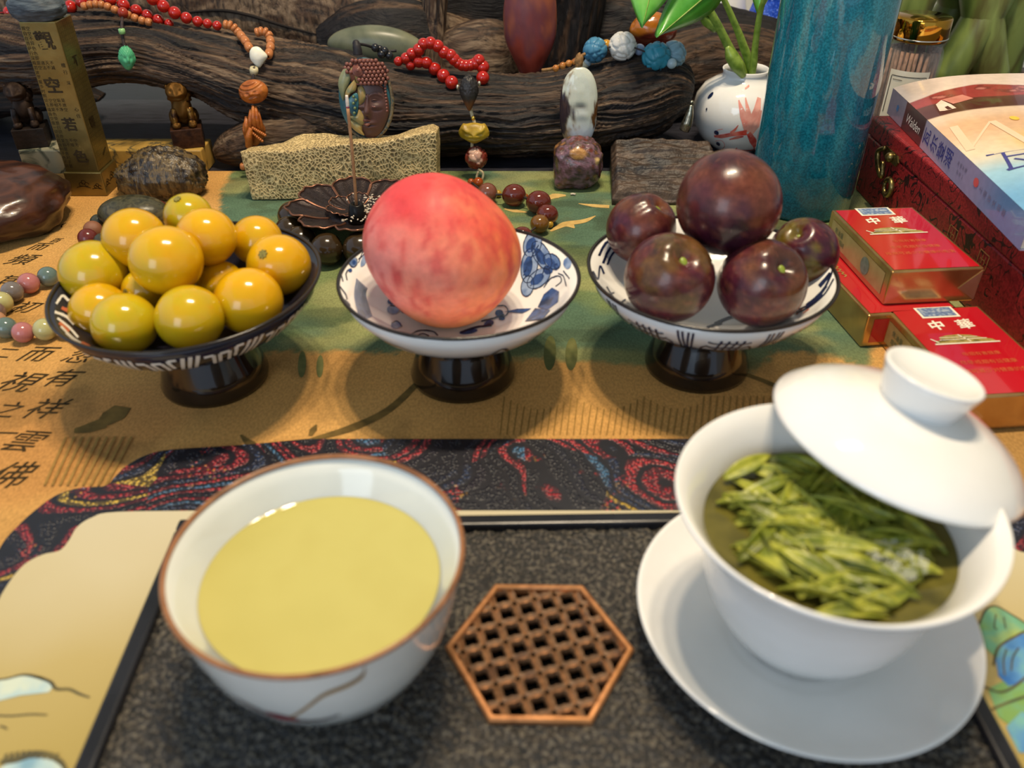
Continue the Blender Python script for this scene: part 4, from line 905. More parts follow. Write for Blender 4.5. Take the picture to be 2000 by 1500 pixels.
# ================================================================ TEAL VASE
def teal():
    m, N, K, b = nodes_mat('teal_crackle_glaze', .07, 0, .5); b.inputs['Coat Weight'].default_value = .6
    tc = N.new('ShaderNodeTexCoord'); mp = N.new('ShaderNodeMapping'); mp.inputs['Scale'].default_value = (1, 1, .18); K(tc.outputs['Object'], mp.inputs[0])
    n1 = N.new('ShaderNodeTexNoise'); n1.inputs['Scale'].default_value = 70; n1.inputs['Detail'].default_value = 5; K(mp.outputs[0], n1.inputs['Vector'])
    n2 = N.new('ShaderNodeTexNoise'); n2.inputs['Scale'].default_value = 700; K(tc.outputs['Object'], n2.inputs['Vector'])
    s = N.new('ShaderNodeSeparateXYZ'); K(tc.outputs['Object'], s.inputs[0])
    f = nmath(N, K, 'ADD', n1.outputs['Fac'], nmath(N, K, 'MULTIPLY_ADD', s.outputs[2], 1.5, -.18))
    base = nramp(N, K, f, [(.3, '#126478'), (.5, '#227e8e'), (.68, '#42949a'), (.85, '#68a2a0')])
    mx = N.new('ShaderNodeMix'); mx.data_type = 'RGBA'; mx.blend_type = 'MULTIPLY'; mx.inputs[0].default_value = .5; K(base, mx.inputs[6]); K(nramp(N, K, n2.outputs['Fac'], [(.4, '#5a7a80'), (.6, '#ffffff')]), mx.inputs[7])
    K(mx.outputs[2], b.inputs['Base Color'])
    bp = N.new('ShaderNodeBump'); bp.inputs['Strength'].default_value = .12; bp.inputs['Distance'].default_value = .002; K(n1.outputs['Fac'], bp.inputs['Height']); K(bp.outputs[0], b.inputs['Normal']); K(bp.outputs[0], b.inputs['Coat Normal']); return m
tv = np.array([.2300, .636])
tag(put('cylinder_vase', lathe('cylinder_vase', [(0, .001), (.036, .001), (.0385, .0), (.0395, .003), (.0398, .05), (.0402, .15), (.0405, .25), (.0400, .262), (.0385, .262), (.0380, .25), (.0375, .01), (0, .008)], teal(), 96), None, loc=(*tv, .0003)),
    'tall teal glazed cylinder vase standing behind the plums', 'vase')

# ================================================================ GOLDFISH VASE + POTHOS
wv = np.array([.2085, .772]); wvz = -.0012
vase = thing('bud_vase', 'small round white vase painted with red goldfish holding pothos cuttings', 'vase', (*wv, wvz))
WO = [(.0205, 0), (.022, .002), (.0330, .0100), (.0405, .0230), (.0425, .0350), (.0405, .0470), (.0345, .0560), (.0255, .0615), (.0205, .0640), (.0195, .0675), (.0208, .0705)]
put('body', lathe('body', [(0, .002), (.020, .002)] + WO + [(.0200, .0712), (.0190, .0704), (.0178, .0675), (.0185, .0640), (.030, .055), (.038, .035), (.030, .012), (0, .006)], porc, 96), None, vase)
vm = cup_map(WO[1:9], .0003, .042)
def vpx(pts):
    out = []
    pr = np.array(WO)
    for a, b in pts:
        d = ray(a, b); O = np.array([0, 0, CAMZ]); best = None
        for s in np.linspace(.6, 1.05, 450):
            p = O + s * d; r = math.hypot(p[0] - wv[0], p[1] - wv[1]); z = p[2] - wvz
            if 0 < z < .0705 and r <= np.interp(z, pr[:, 1], pr[:, 0]): best = (math.atan2(p[1] - wv[1], p[0] - wv[0]), z); break
            dd = abs(r - np.interp(np.clip(z, 0, .07), pr[:, 1], pr[:, 0]))
            if best is None or dd < best[2]: best = (math.atan2(p[1] - wv[1], p[0] - wv[0]), np.clip(z, .002, .06), dd)
        out.append((best[0] * .042, best[1]))
    return np.array(out)
fish = M('goldfish_red', ['#c8322c', '#d8554a', '#e08070'], 120, .12); fishp = M('goldfish_pale', ['#dd8a7c', '#e8a898'], 120, .12)
put('fish_tail', strokes('fish_tail', [(vpx([(1458, 258), (1452, 225), (1443, 195)]), [.004, .006, .001]), (vpx([(1462, 255), (1462, 225), (1456, 190)]), [.004, .005, .001]), (vpx([(1468, 256), (1475, 225), (1482, 190)]), [.005, .008, .004]), (vpx([(1465, 262), (1478, 240), (1486, 215)]), [.004, .008, .004])], vm, fishp), None, vase)
put('fish_body', strokes('fish_body', [(vpx([(1396, 266), (1410, 266), (1430, 262), (1458, 258)]), [.002, .004, .0035, .005]), (vpx([(1462, 260), (1470, 275), (1474, 290)]), [.004, .006, .003]), (vpx([(1428, 260), (1436, 252), (1442, 244)]), [.003, .002, .0005]), (vpx([(1425, 272), (1440, 268), (1452, 266)]), [.001, .003, .001]), (vpx([(1438, 288), (1450, 294), (1458, 302)]), [.001, .003, .001])], cup_map(WO[1:9], .0004, .042), fish), None, vase)
put('fish_eye', patches('fish_eye', [ell2(a, b, .0024, .0022) for a, b in vpx([(1400, 259), (1403, 281)])] + [ell2(a, b, .0020, .0030, -.5) for a, b in vpx([(1389, 186)])] + [ell2(a, b, .0009, .0012) for a, b in vpx([(1381, 213)])], cup_map(WO[1:9], .0005, .042), cobd), None, vase)
put('fish_outline', strokes('fish_outline', [(vpx([(1396, 262), (1402, 254), (1412, 252)]), .0006), (vpx([(1398, 275), (1410, 274), (1416, 284), (1412, 292)]), .0006), (vpx([(1455, 172), (1460, 168), (1463, 166)]), .0012)], cup_map(WO[1:9], .0005, .042), fishp), None, vase)
# pothos
pot = thing('pothos_cutting', 'green pothos cutting with heart shaped leaves growing from the goldfish vase', 'plant', (*wv, wvz + .012))
stm = M('pothos_stem', ['#6f8a2e', '#8aa244', '#5f7a28'], 90, .35); lfm = M('pothos_leaf', ['#3f8a26', '#57a038', '#6db04c'], 40, .30, coat=.3, sss=.1)
O3 = np.array([*wv, wvz + .012])
def stem(pts, r): put('stem', tube('stem', pts, r, stm, 10, off=O3), None, pot)
b3_ = np.array([wv[0], wv[1], .02])
stem([b3_, Yp(1452, 150, .760), Yp(1425, 95, .755), Yp(1405, 55, .75), Yp(1375, 0, .745), Yp(1355, -50, .74)], [.003, .0042, .0036, .0034, .003])
stem([b3_, Yp(1466, 150, .765), Yp(1450, 85, .76), Yp(1428, 30, .755), Yp(1405, -20, .75), Yp(1385, -70, .745)], [.003, .0046, .003, .0024, .002])
stem([b3_ + np.array([.003, 0, 0]), Yp(1470, 140, .757), Yp(1475, 90, .755), Yp(1484, 28, .75), Yp(1495, -10, .745)], [.0028, .0030, .0026, .002])
stem([Yp(1398, 58, .751), Yp(1380, 42, .748), Yp(1362, 25, .745)], [.003, .0042, .001])
put('sheath', tube('sheath', [Yp(1452, 148, .754), Yp(1440, 128, .752), Yp(1428, 108, .752), Yp(1420, 90, .752)], [.003, .006, .0055, .002], stm, 10, off=O3), None, pot)
def pleaf(tip, base, wl, wr, y0, y1, curl):
    tip, base = np.array(tip, float), np.array(base, float); d = tip - base; L = np.linalg.norm(d); d /= L; n2 = np.array([-d[1], d[0]]); V = []; n, m = 18, 9
    for i in range(n):
        t = i / (n - 1); w = (math.sin(PI * min(1, .12 + .88 * t) ** .75) ** .9) * (1 - .15 * t)
        for j in range(m):
            s = (j / (m - 1) - .5) * 2; q = base + d * L * t + n2 * s * (wl if s < 0 else wr) * w
            p = Yp(q[0], q[1], y0 + (y1 - y0) * t); p[1] += curl * s * s + .004 * math.sin(t * 3); V.append(p)
    me = mesh('leaf_blade', V, gridfaces(n, m), lfm, off=O3)
    bm = bmesh.new(); bm.from_mesh(me); bmesh.ops.solidify(bm, geom=bm.faces[:], thickness=.0005); bm.to_mesh(me); bm.free()
    o = put('leaf_blade', me, None, pot)
    put('midrib', tube('midrib', [Yp(*(base + d * L * t), y0 + (y1 - y0) * t - .0008 + .004 * math.sin(t * 3)) for t in (0, .3, .6, .97)], [.0009, .0007, .0003], stm, 6, off=O3), None, o)
pleaf((1254, 55), (1300, -130), 62, 68, .735, .70, .006)
pleaf((1282, 74), (1400, -25), 40, 46, .735, .712, .008)
pleaf((1484, 32), (1500, -60), 26, 24, .75, .748, .006)

# ================================================================ JAR OF INCENSE, GREEN STALKS, BACK VASES
jx, jy = .338, .735
jar = thing('incense_jar', 'clear glass jar with gold lid and white label standing behind the book', 'jar', (jx, jy, -.0012))
mg, N, K, b = nodes_mat('clear_glass', .03); tp = N.new('ShaderNodeBsdfTransparent'); mxs = N.new('ShaderNodeMixShader'); lw = N.new('ShaderNodeLayerWeight'); lw.inputs[0].default_value = .25
b.inputs['Base Color'].default_value = (.9, .92, .9, 1); gl = N.new('ShaderNodeMath'); gl.operation = 'MULTIPLY_ADD'; K(lw.outputs['Facing'], gl.inputs[0]); gl.inputs[1].default_value = .22; gl.inputs[2].default_value = .02
K(gl.outputs[0], mxs.inputs[0]); K(tp.outputs[0], mxs.inputs[1]); K(b.outputs[0], mxs.inputs[2]); K(mxs.outputs[0], N['Material Output'].inputs[0])
put('glass', lathe('glass', [(0, 0), (.0215, 0), (.0225, .002), (.0225, .090), (.0215, .0965), (.0195, .100), (.0195, .108), (.0185, .108), (.0185, .100), (.0212, .090), (.0212, .003), (0, .003)], mg, 64), None, jar)
gp = M('polished_gold', ['#b9842c', '#c99238'], 20, .08, 1)
put('lid', lathe('lid', [(0, .1225), (.0205, .1225), (.0218, .1215), (.0220, .1200), (.0220, .1055), (.0212, .1040), (.0, .1042)], gp, 64), None, jar)
put('lid_ring', lathe('lid_ring', [(.0221, .1060), (.0226, .1066), (.0221, .1072)], M('silver_ring', ['#c9c0ae', '#ddd6c8'], 30, .15, .9), 64), None, jar)
lmj = lambda q: np.column_stack([.0230 * np.cos(q[:, 0]), .0230 * np.sin(q[:, 0]), q[:, 1]])
a0 = -PI / 2 - .42
put('label', patches('label', [[(a0 - .72 + 1.44 * k / 12, .036) for k in range(13)] + [(a0 + .72 - 1.44 * k / 12, .083) for k in range(13)]], lmj, cream_p), None, jar)
lmj2 = lambda q: np.column_stack([.02325 * np.cos(q[:, 0]), .02325 * np.sin(q[:, 0]), q[:, 1]])
dk = M('label_ink', ['#1c1a18', '#2a2724'], 80, .5)
put('label_frame', strokes('label_frame', [([(a0 - .62, .048), (a0 - .62, .078)], .0007 / .023), ([(a0 - .62, .0785), (a0 + .62, .0785)], .0006), ([(a0 + .62, .078), (a0 + .62, .048)], .0007 / .023), ([(a0 - .54, .0755), (a0 - .20, .0755)], .0005), ([(a0 + .54, .0755), (a0 + .25, .0755)], .0005)], lmj2, dk), None, jar)
put('label_writing', glyphs('label_writing', [('林', 0, .061, .019, 0, 0, .02)], dk, lambda q: lmj2(np.column_stack([a0 + .05 + q[:, 0] / .023, q[:, 1]]))), None, jar)
stick_m = M('incense_stick', ['#7d5c44', '#94705a', '#6a4c38'], 120, .7, rand=3)
stv = tube('incense_stick', [(0, 0, 0), (0, 0, .05), (0, 0, .093)], .00155, stick_m, 7, 4)
rs = random.Random(3)
for k in range(44):
    if k < 30: a, r = k * 2 * PI / 30, .0190
    else: a, r = k * 2.4, .0145
    tag(put('incense_stick', stv, None, None, (jx + r * math.cos(a), jy + r * math.sin(a), .0025), (rs.gauss(0, .008), rs.gauss(0, .008), 0)), 'brown incense stick standing upright in the gold lidded glass jar', 'incense stick', 'incense sticks in the glass jar')
stk = thing('braided_plant', 'thick green plaited plant stalks standing behind the gold lidded jar', 'plant', (.47, .95, -.0012))
put('pot', lathe('pot', [(0, .001), (.088, .001), (.096, .018), (.100, .020), (.090, .020), (.080, .010), (0, .010)], M('brown_pot', ['#4a3426', '#5a4030'], 30, .4), 48), None, stk)
stm2 = M('green_stalk', ['#4f5e24', '#71803a', '#5d5a2c', '#86934e'], 25, .42, stretch=(1, 1, .25), bump=.15)
for k in range(7):
    ph = k * 2 * PI / 7; pts = []
    for i in range(10):
        z = i * .042; a = ph + 2.6 * i / 9 * (1 if k % 2 else -1); rr = .045 - .010 * math.sin(i * .5); pts.append((rr * math.cos(a) * 1.5, rr * math.sin(a) * .8, z + .018))
    put('stalk', tube('stalk', pts, [.019, .020, .0185, .020, .018], stm2, 16, 40), None, stk)
put('stalk', tube('stalk', [(-.055, -.05, .018), (-.075, -.065, .09), (-.045, -.06, .19), (.0, -.05, .30)], [.014, .016, .015], stm2, 14, 30), None, stk)
gl_b = M('blue_glitter_glass', ['#1a3fae', '#2b58d0', '#8fa8e8'], 500, .12, coat=.5, lo=.45, hi=.7)
bp_ = Yp(1492, 60, 1.0)
tag(put('blue_glass_vase', lathe('blue_glass_vase', [(0, 0), (.026, 0), (.030, .004), (.030, .035), (.024, .060), (.016, .085), (.014, .14), (.018, .155), (.016, .155), (.012, .14), (.012, .08), (0, .01)], gl_b, 12, smooth=False), None, loc=(bp_[0], 1.0, -.0012)), 'faceted glittering blue glass vase behind the pothos stems', 'vase')
wp_ = Yp(1405, 0, 1.03)
tag(put('white_jug', lathe('white_jug', [(0, 0), (.02, 0), (.030, .02), (.034, .05), (.026, .085), (.018, .11), (.022, .13), (.02, .13), (.015, .11), (0, .02)], porc, 40), None, loc=(wp_[0], 1.02, -.0012)), 'plain white jug behind the driftwood and pothos', 'jug')
# ================================================================ DRIFTWOOD
def wood_cols(g, warm, V):
    """weathered grain pigment: charcoal, brown and grey streaks"""
    dk, br, gy_ = lin('#1c1819'), lin('#57412f'), lin('#8a7660')
    k = sm(.38, .62, g)[:, None]; c = dk * (1 - k) + br * k
    k = (sm(.58, .78, g) * warm)[:, None]; return c * (1 - k) + gy_ * k
def grain_mat(name, st, warm):
    m, N, K, b = nodes_mat(name, .58, 0, .35); at = N.new('ShaderNodeVertexColor'); at.layer_name = 'Col'
    tc = N.new('ShaderNodeTexCoord'); mp = N.new('ShaderNodeMapping'); mp.inputs['Scale'].default_value = st
    nz = N.new('ShaderNodeTexNoise'); nz.inputs['Scale'].default_value = 14; K(tc.outputs['Object'], nz.inputs['Vector'])
    va = N.new('ShaderNodeVectorMath'); va.operation = 'MULTIPLY_ADD'; K(nz.outputs['Color'], va.inputs[0]); va.inputs[1].default_value = (.03, .03, .03); K(tc.outputs['Object'], va.inputs[2]); K(va.outputs[0], mp.inputs[0])
    n1 = N.new('ShaderNodeTexNoise'); n1.inputs['Scale'].default_value = 330; n1.inputs['Detail'].default_value = 5; n1.inputs['Roughness'].default_value = .6; K(mp.outputs[0], n1.inputs['Vector'])
    mx = N.new('ShaderNodeMix'); mx.data_type = 'RGBA'; mx.blend_type = 'MULTIPLY'; mx.inputs[0].default_value = 1; K(at.outputs[0], mx.inputs[6]); K(nramp(N, K, n1.outputs['Fac'], [(.34, '#6a6462'), (.5, '#d8d0c8'), (.66, '#ffffff')]), mx.inputs[7])
    K(mx.outputs[2], b.inputs['Base Color']); bp = N.new('ShaderNodeBump'); bp.inputs['Strength'].default_value = 1.0; bp.inputs['Distance'].default_value = .0022; K(n1.outputs['Fac'], bp.inputs['Height']); K(bp.outputs[0], b.inputs['Normal']); return m
grain_x = grain_mat('long_grain_driftwood', (.07, 1, 1), 1); grain_z = grain_mat('upright_grain_driftwood', (1, 1, .10), 1); grain_v = grain_mat('end_grain_driftwood', (.8, 1, .22), 1)
woodm = M('weathered_driftwood', ['#d8d4d0', '#ffffff'], 160, .62, vc=True, bump=.5, bscale=420, spec=.3, bd=.001)
DW = np.array([-.05, .80, -.0012])
drift = thing('driftwood', 'large gnarled dark driftwood root with deep grain carrying beads and stones', 'driftwood', DW)
def limb(name, st, ns=300, nt=120, amp=.0035, freq=(16, 34), seed=0, warm=.6, big=.012, bumps=0, bias=0, tw=.6, wm=None):
    """st: stations (x, y, z, half-depth, half-height); grain runs along the limb"""
    s = crom(st, ns); c = s[:, :3]; T = np.gradient(c, axis=0); T /= np.linalg.norm(T, axis=1)[:, None]
    L = np.r_[0, np.cumsum(np.linalg.norm(np.diff(c, axis=0), axis=1))]
    vert = abs(T[:, 2]).mean() > .75
    up = np.array([0, -1., 0]) if vert else np.array([0, 0, 1.])
    B = np.cross(T, up); B /= np.linalg.norm(B, axis=1)[:, None]; U = np.cross(B, T)
    th = np.arange(nt) * 2 * PI / nt; SS, TT = np.meshgrid(L, th, indexing='ij'); ss, tt = SS.ravel(), TT.ravel()
    wob = tw * (fbm(np.column_stack([ss * 14 + seed, np.cos(tt) * 1.2, np.sin(tt) * 1.2]), 3) - .5)
    ang = tt + wob
    cx, cy = np.cos(ang), np.sin(ang)
    g = fbm(np.column_stack([ss * freq[0] + seed * 3, cx * freq[1] / 6, cy * freq[1] / 6]), 4, .6)
    g2 = fbm(np.column_stack([ss * freq[0] * .6 + seed * 5 + 40, cx * freq[1] / 2.6, cy * freq[1] / 2.6]), 3, .6)
    rid = 1 - np.abs(2 * g2 - 1)
    g3 = fbm(np.column_stack([ss * freq[0] * .9 + seed * 9 + 70, cx * freq[1] / 1.5, cy * freq[1] / 1.5]), 2, .6)
    low = fbm(np.column_stack([ss * 9 + seed, np.cos(tt) * 1.1 + 5, np.sin(tt) * 1.1]), 3) - .5
    d = amp * (1.6 * (g - .5) + 1.1 * (rid - .6) + .9 * (np.abs(2 * g3 - 1) - .4)) + big * low
    if bumps:
        kx = fbm(np.column_stack([ss * 70, np.cos(tt) * 5, np.sin(tt) * 5]), 2); d = d + bumps * (np.abs(2 * kx - 1) - .4)
    co, si = np.cos(tt), np.sin(tt)
    ra = np.repeat(s[:, 3], nt); rb = np.repeat(s[:, 4], nt)
    ii = np.repeat(np.arange(ns), nt)
    k = np.maximum(.25, np.minimum(ra, rb) / .04).clip(0, 1)
    V = c[ii] + B[ii] * ((ra + d * k) * co)[:, None] + U[ii] * ((rb + d * k) * si)[:, None]
    V[:, 2] = np.maximum(V[:, 2], -.0008)
    gc = fbm(np.column_stack([ss * freq[0] * .8 + seed * 7 + 11, cx * freq[1] / 3.0, cy * freq[1] / 3.0]), 4, .6) + bias + .25 * (fbm(np.column_stack([ss * 6 + seed, np.cos(tt), np.sin(tt)]), 2) - .5)
    Fc = gridfaces(ns, nt, False, True) + [list(range(nt)), list(range((ns - 1) * nt, ns * nt))[::-1]]
    me = fix_normals(mesh(name, V, Fc, wm or grain_x, True, wood_cols(gc, warm, V), off=DW)); return put(name, me, None, drift)
LOGY = .762
def stn(px, t, b, yc=LOGY, hd=.050, yb=None):
    zt = Yp(px, t, yc)[2]; zb = max(Yp(px, b, yb or yc - .03)[2], -.001); p = Yp(px, (t + b) / 2, yc)
    return (p[0], yc, (zt + zb) / 2, hd, (zt - zb) / 2)
limb('main_log', [stn(-160, 45, 175), stn(-40, 35, 180), stn(100, 27, 188), stn(250, 32, 172), stn(400, 55, 205), stn(500, 68, 262), stn(620, 92, 312), stn(760, 130, 326), stn(900, 145, 336), stn(1050, 150, 330), stn(1150, 130, 312), stn(1250, 104, 290), stn(1308, 112, 268, hd=.036), stn(1342, 150, 245, hd=.018)],
     500, 270, .0050, (13, 40), 1, .8, .012, bias=.0)
limb('root', [(Yp(690, 225, .755)[0], .755, .045, .03, .032), (Yp(600, 265, .735)[0], .735, .028, .024, .026), (Yp(500, 290, .722)[0], .722, .020, .017, .020), (Yp(450, 308, .720)[0], .720, .014, .012, .014), (Yp(426, 318, .720)[0], .720, .010, .005, .006)], 160, 90, .0022, (18, 34), 4, .8, .006, bias=.06)
limb('root', [stn(-180, 120, 280, .86), stn(-60, 150, 262, .85), stn(60, 160, 232, .845, .04), stn(150, 172, 222, .84, .03), stn(200, 186, 212, .84, .012)], 140, 80, .003, (16, 30), 9, .4, .01, bias=-.12)
limb('upper_slab', [(Yp(-260, 40, .93)[0], .93, .09, .03, .08), (Yp(0, 40, .93)[0], .93, .095, .035, .078), (Yp(250, 30, .93)[0], .93, .095, .04, .076), (Yp(450, 50, .93)[0], .93, .082, .042, .072), (Yp(620, 60, .93)[0], .93, .072, .042, .066), (Yp(740, 60, .93)[0], .93, .052, .042, .056), (Yp(850, 70, .93)[0], .93, .042, .040, .044), (Yp(940, 90, .93)[0], .93, .035, .03, .035)], 320, 110, .0018, (40, 30), 14, 1.0, .010, bias=.22, wm=grain_v)
limb('hollow_burl', [(Yp(640, 90, .895)[0], .895, .05, .02, .03), (Yp(720, 65, .89)[0], .89, .062, .026, .04), (Yp(790, 50, .89)[0], .89, .062, .028, .043), (Yp(845, 60, .895)[0], .895, .052, .024, .04)], 120, 90, .002, (20, 20), 21, .4, .008, bumps=.004, bias=-.10)
limb('hollow_back', [(Yp(800, 60, .945)[0], .955, .06, .018, .062), (Yp(870, 40, .945)[0], .955, .075, .02, .076), (Yp(930, 40, .945)[0], .955, .078, .02, .078), (Yp(968, 50, .945)[0], .955, .060, .014, .060), (Yp(980, 60, .945)[0], .955, .045, .006, .04)], 130, 90, .002, (20, 24), 61, .3, .008, bias=-.14)
limb('branch', [(Yp(846, 175, .87)[0], .87, .0, .012, .016), (Yp(846, 110, .875)[0], .875, .045, .012, .014), (Yp(848, 40, .885)[0], .885, .085, .012, .013), (Yp(856, -40, .89)[0], .89, .14, .014, .016)], 130, 60, .0022, (25, 26), 27, 1.0, .006, bias=.16, wm=grain_z)
limb('flap', [(Yp(870, 130, .885)[0], .885, .03, .018, .032), (Yp(915, 95, .880)[0], .880, .042, .022, .042), (Yp(965, 80, .885)[0], .885, .042, .022, .044), (Yp(1003, 80, .895)[0], .895, .036, .012, .03)], 140, 100, .0022, (22, 30), 33, .9, .008, bias=.16)
limb('right_bend', [(Yp(1070, 190, .90)[0], .90, .0, .03, .03), (Yp(1100, 120, .90)[0], .90, .045, .03, .036), (Yp(1120, 40, .905)[0], .905, .095, .03, .04), (Yp(1135, -60, .91)[0], .91, .17, .035, .045)], 160, 100, .0022, (20, 28), 41, .35, .010, bias=-.13, wm=grain_z)
limb('right_bend', [(Yp(1010, 30, .94)[0], .94, .07, .03, .04), (Yp(1160, 60, .93)[0], .93, .065, .03, .05), (Yp(1260, 70, .925)[0], .925, .055, .03, .055), (Yp(1380, 70, .92)[0], .92, .045, .03, .052), (Yp(1560, 60, .92)[0], .92, .04, .03, .035)], 220, 100, .0022, (16, 30), 47, .3, .010, bias=-.15)
limb('right_root', [(Yp(1285, 180, .835)[0], .850, .035, .026, .036), (Yp(1350, 160, .85)[0], .862, .040, .028, .042), (Yp(1430, 140, .86)[0], .872, .042, .028, .041), (Yp(1540, 120, .87)[0], .878, .036, .028, .034), (Yp(1640, 120, .87)[0], .878, .030, .026, .028)], 180, 110, .0032, (16, 32), 53, .2, .010, bias=.06)
LS = np.array([stn(*a) for a in ((-160, 45, 175), (-40, 35, 180), (100, 27, 188), (250, 32, 172), (400, 55, 205), (500, 68, 262), (620, 92, 312), (760, 130, 326), (900, 145, 336), (1050, 150, 330), (1150, 130, 312), (1250, 104, 290), (1325, 112, 268))])
def logY(px, py, r=0.0):
    """distance at which something of radius r touches the log's front at this pixel"""
    y = .71
    for _ in range(12):
        p_ = Yp(px, py, y); zc = np.interp(p_[0], LS[:, 0], LS[:, 2]); hh = np.interp(p_[0], LS[:, 0], LS[:, 4]) + .003; u = (p_[2] - zc) / hh
        y = .5 * y + .5 * (LOGY - .053 * math.sqrt(max(0, 1 - u * u)) - r)
    return y
# crack in the slab
for pts in ([(330, 28), (420, 20), (480, 28), (560, 52), (650, 75)],):
    put('crack', tube('crack', [Yp(a, b, .889) for a, b in pts], [.0006, .0016, .0016, .0006], M('crack_dark', ['#1c1614', '#241c18'], 100, .9), 6, 40, off=DW), None, drift)

# ================================================================ BEADS AND STONES
unit = {}
def unit_ball(key, mat, **kw):
    if key not in unit: unit[key] = ball('bead', mat, 1.0, kw.get('n', 24), kw.get('m', 14), kw.get('fn'), kw.get('col'))
    return unit[key]
def barrel(key, mat):
    if key not in unit: unit[key] = lathe('bead', [(.25, -.92), (.72, -.9), (.95, -.55), (1.0, 0), (.95, .55), (.72, .9), (.25, .92)], mat, 20)
    return unit[key]
redb = M('red_coral_bead', ['#96100f', '#ae1c10', '#bc2c14'], 60, .13, coat=.5, rand=4, distort=1)
tanb = M('tan_wood_bead', ['#b06a3a', '#c07c48', '#a05c30'], 90, .30, rand=4)
def strand(name, label, cat, o, beads, cord=None, cordm=None, cr=.0008, group=None):
    """beads: (mesh, centre, scale, direction)"""
    t = thing(name, label, cat, o, group=group)
    for me, c, sc, d in beads:
        b = put('bead', me, None, t, np.asarray(c) - np.asarray(o), None, sc)
        if d is not None: b.rotation_mode = 'QUATERNION'; b.rotation_quaternion = Vector(d).to_track_quat('Z', 'Y')
    if cord is not None: put('cord', tube('cord', cord, cr, cordm, 6, off=o), None, t)
    return t
def bpx(lst, y, me): 
    out = []
    for e in lst:
        px, py, r = e[:3]; yy = e[3] if len(e) > 3 else y; c = Yp(px, py, yy); out.append((me, c, metres(r, c), None))
    return out
RB = unit_ball('red', redb)
# long red strand along the driftwood at the left
ls = [(-22, 26, 11), (18, 24, 11), (118, 16, 12), (138, 13, 12), (160, 3, 12), (188, -2, 12), (215, 0, 12), (241, 10, 12), (266, 20, 11), (288, 30, 11), (309, 39, 11), (330, 46, 9), (298, -2, 12), (319, 12, 12), (341, 25, 12), (364, 35, 11), (386, 42, 10), (60, 20, 12), (88, 18, 12), (40, 23, 12), (405, 46, 9), (424, 50, 9)]
bl = bpx(ls, .758, RB); cen = np.array([bl[5][1][0], .758, bl[2][1][2] - .008])
strand('red_bead_strand', 'long strand of glossy red beads along the driftwood behind the brass pillar', 'bead strand', cen, bl, [Yp(a, b, .758) for a, b, *_ in ls[:11]], M('red_cord', ['#7a1a18'], 50, .8))
BR = barrel('tan', tanb)
def barrels(pts, y, rpx, me=None):
    out = []; p = [Yp(a, b, y or logY(a, b, .0062)) for a, b in pts]
    for i, c in enumerate(p):
        d = (p[min(i + 1, len(p) - 1)] - p[max(i - 1, 0)]); L = np.linalg.norm(d) / (1 if 0 < i < len(p) - 1 else .5) / 2; r = metres(rpx, c)
        out.append((me or BR, c, (r, r, max(L * .5, r * .55)), d))
    return out
pts = [(165, 12), (176, 9), (187, 8), (198, 9), (210, 13), (224, 19), (238, 24), (250, 29), (263, 35), (277, 40), (290, 43)]
bl = barrels(pts, .742, 7.5); c0 = np.array(Yp(238, 30, .745))
bl.append((unit_ball('rb2', M('dark_red_bead', ['#8a2a1c', '#a23a24'], 60, .2)), Yp(240, 25, .738), metres(10, c0), None))
gs = strand('wood_bead_strand', 'tan barrel bead strand with green carved head pendant hung over the driftwood', 'bead strand', c0, bl, [Yp(239, 34, .736), Yp(238, 50, .712), Yp(240, 75, .706), Yp(245, 95, .704)], M('dark_cord', ['#2a2022', '#3a2c2a'], 300, .7), .0012)
put('spacer', lathe('spacer', [(.25, -.8), (.9, -.7), (1, 0), (.9, .7), (.25, .8)], M('green_jade', ['#4aa070', '#7ab87a', '#b8c06a'], 200, .3), 18), None, gs, Yp(238, 61, .706) - c0, None, metres(6.5, Yp(238, 61, .706)))
def head_fn(U):
    V = U.copy(); x, y, z = U.T
    V[:, 0] *= .74 * (1 - .18 * sm(.1, -1, z)); V[:, 1] *= .80; V[:, 2] *= 1.12
    f = (y < 0)
    nose = np.exp(-(x / .14) ** 2 - ((z + .02) / .22) ** 2) * f * .20
    eye = (np.exp(-((np.abs(x) - .34) / .17) ** 2 - ((z - .12) / .10) ** 2)) * f * .09
    chk = (np.exp(-((np.abs(x) - .42) / .22) ** 2 - ((z + .22) / .2) ** 2)) * f * .08
    mo = np.exp(-(x / .22) ** 2 - ((z + .36) / .06) ** 2) * f * .09 - np.exp(-(x / .16) ** 2 - ((z + .28) / .04) ** 2) * f * .05 - np.exp(-(x / .16) ** 2 - ((z + .44) / .04) ** 2) * f * .05
    ear = np.exp(-((np.abs(x) - .95) / .1) ** 2 - ((z + .05) / .35) ** 2) * .10
    hair = sm(.25, .42, z) * (.05 + .05 * np.sin(x * 22) * np.sin(z * 24))
    V[:, 1] -= nose - eye + chk - mo; V[:, 0] += np.sign(x) * ear; return V * (1 + hair)[:, None]
hm = ball('carved_head', M('turquoise_green', ['#2c8a5c', '#46a474', '#68b488'], 160, .38, bump=.15, bscale=900), 1, 72, 48, head_fn)
hp = Yp(248, 114, .702); put('carved_head', hm, None, gs, hp - c0, (0, .12, .5), metres(20, hp) * .98)

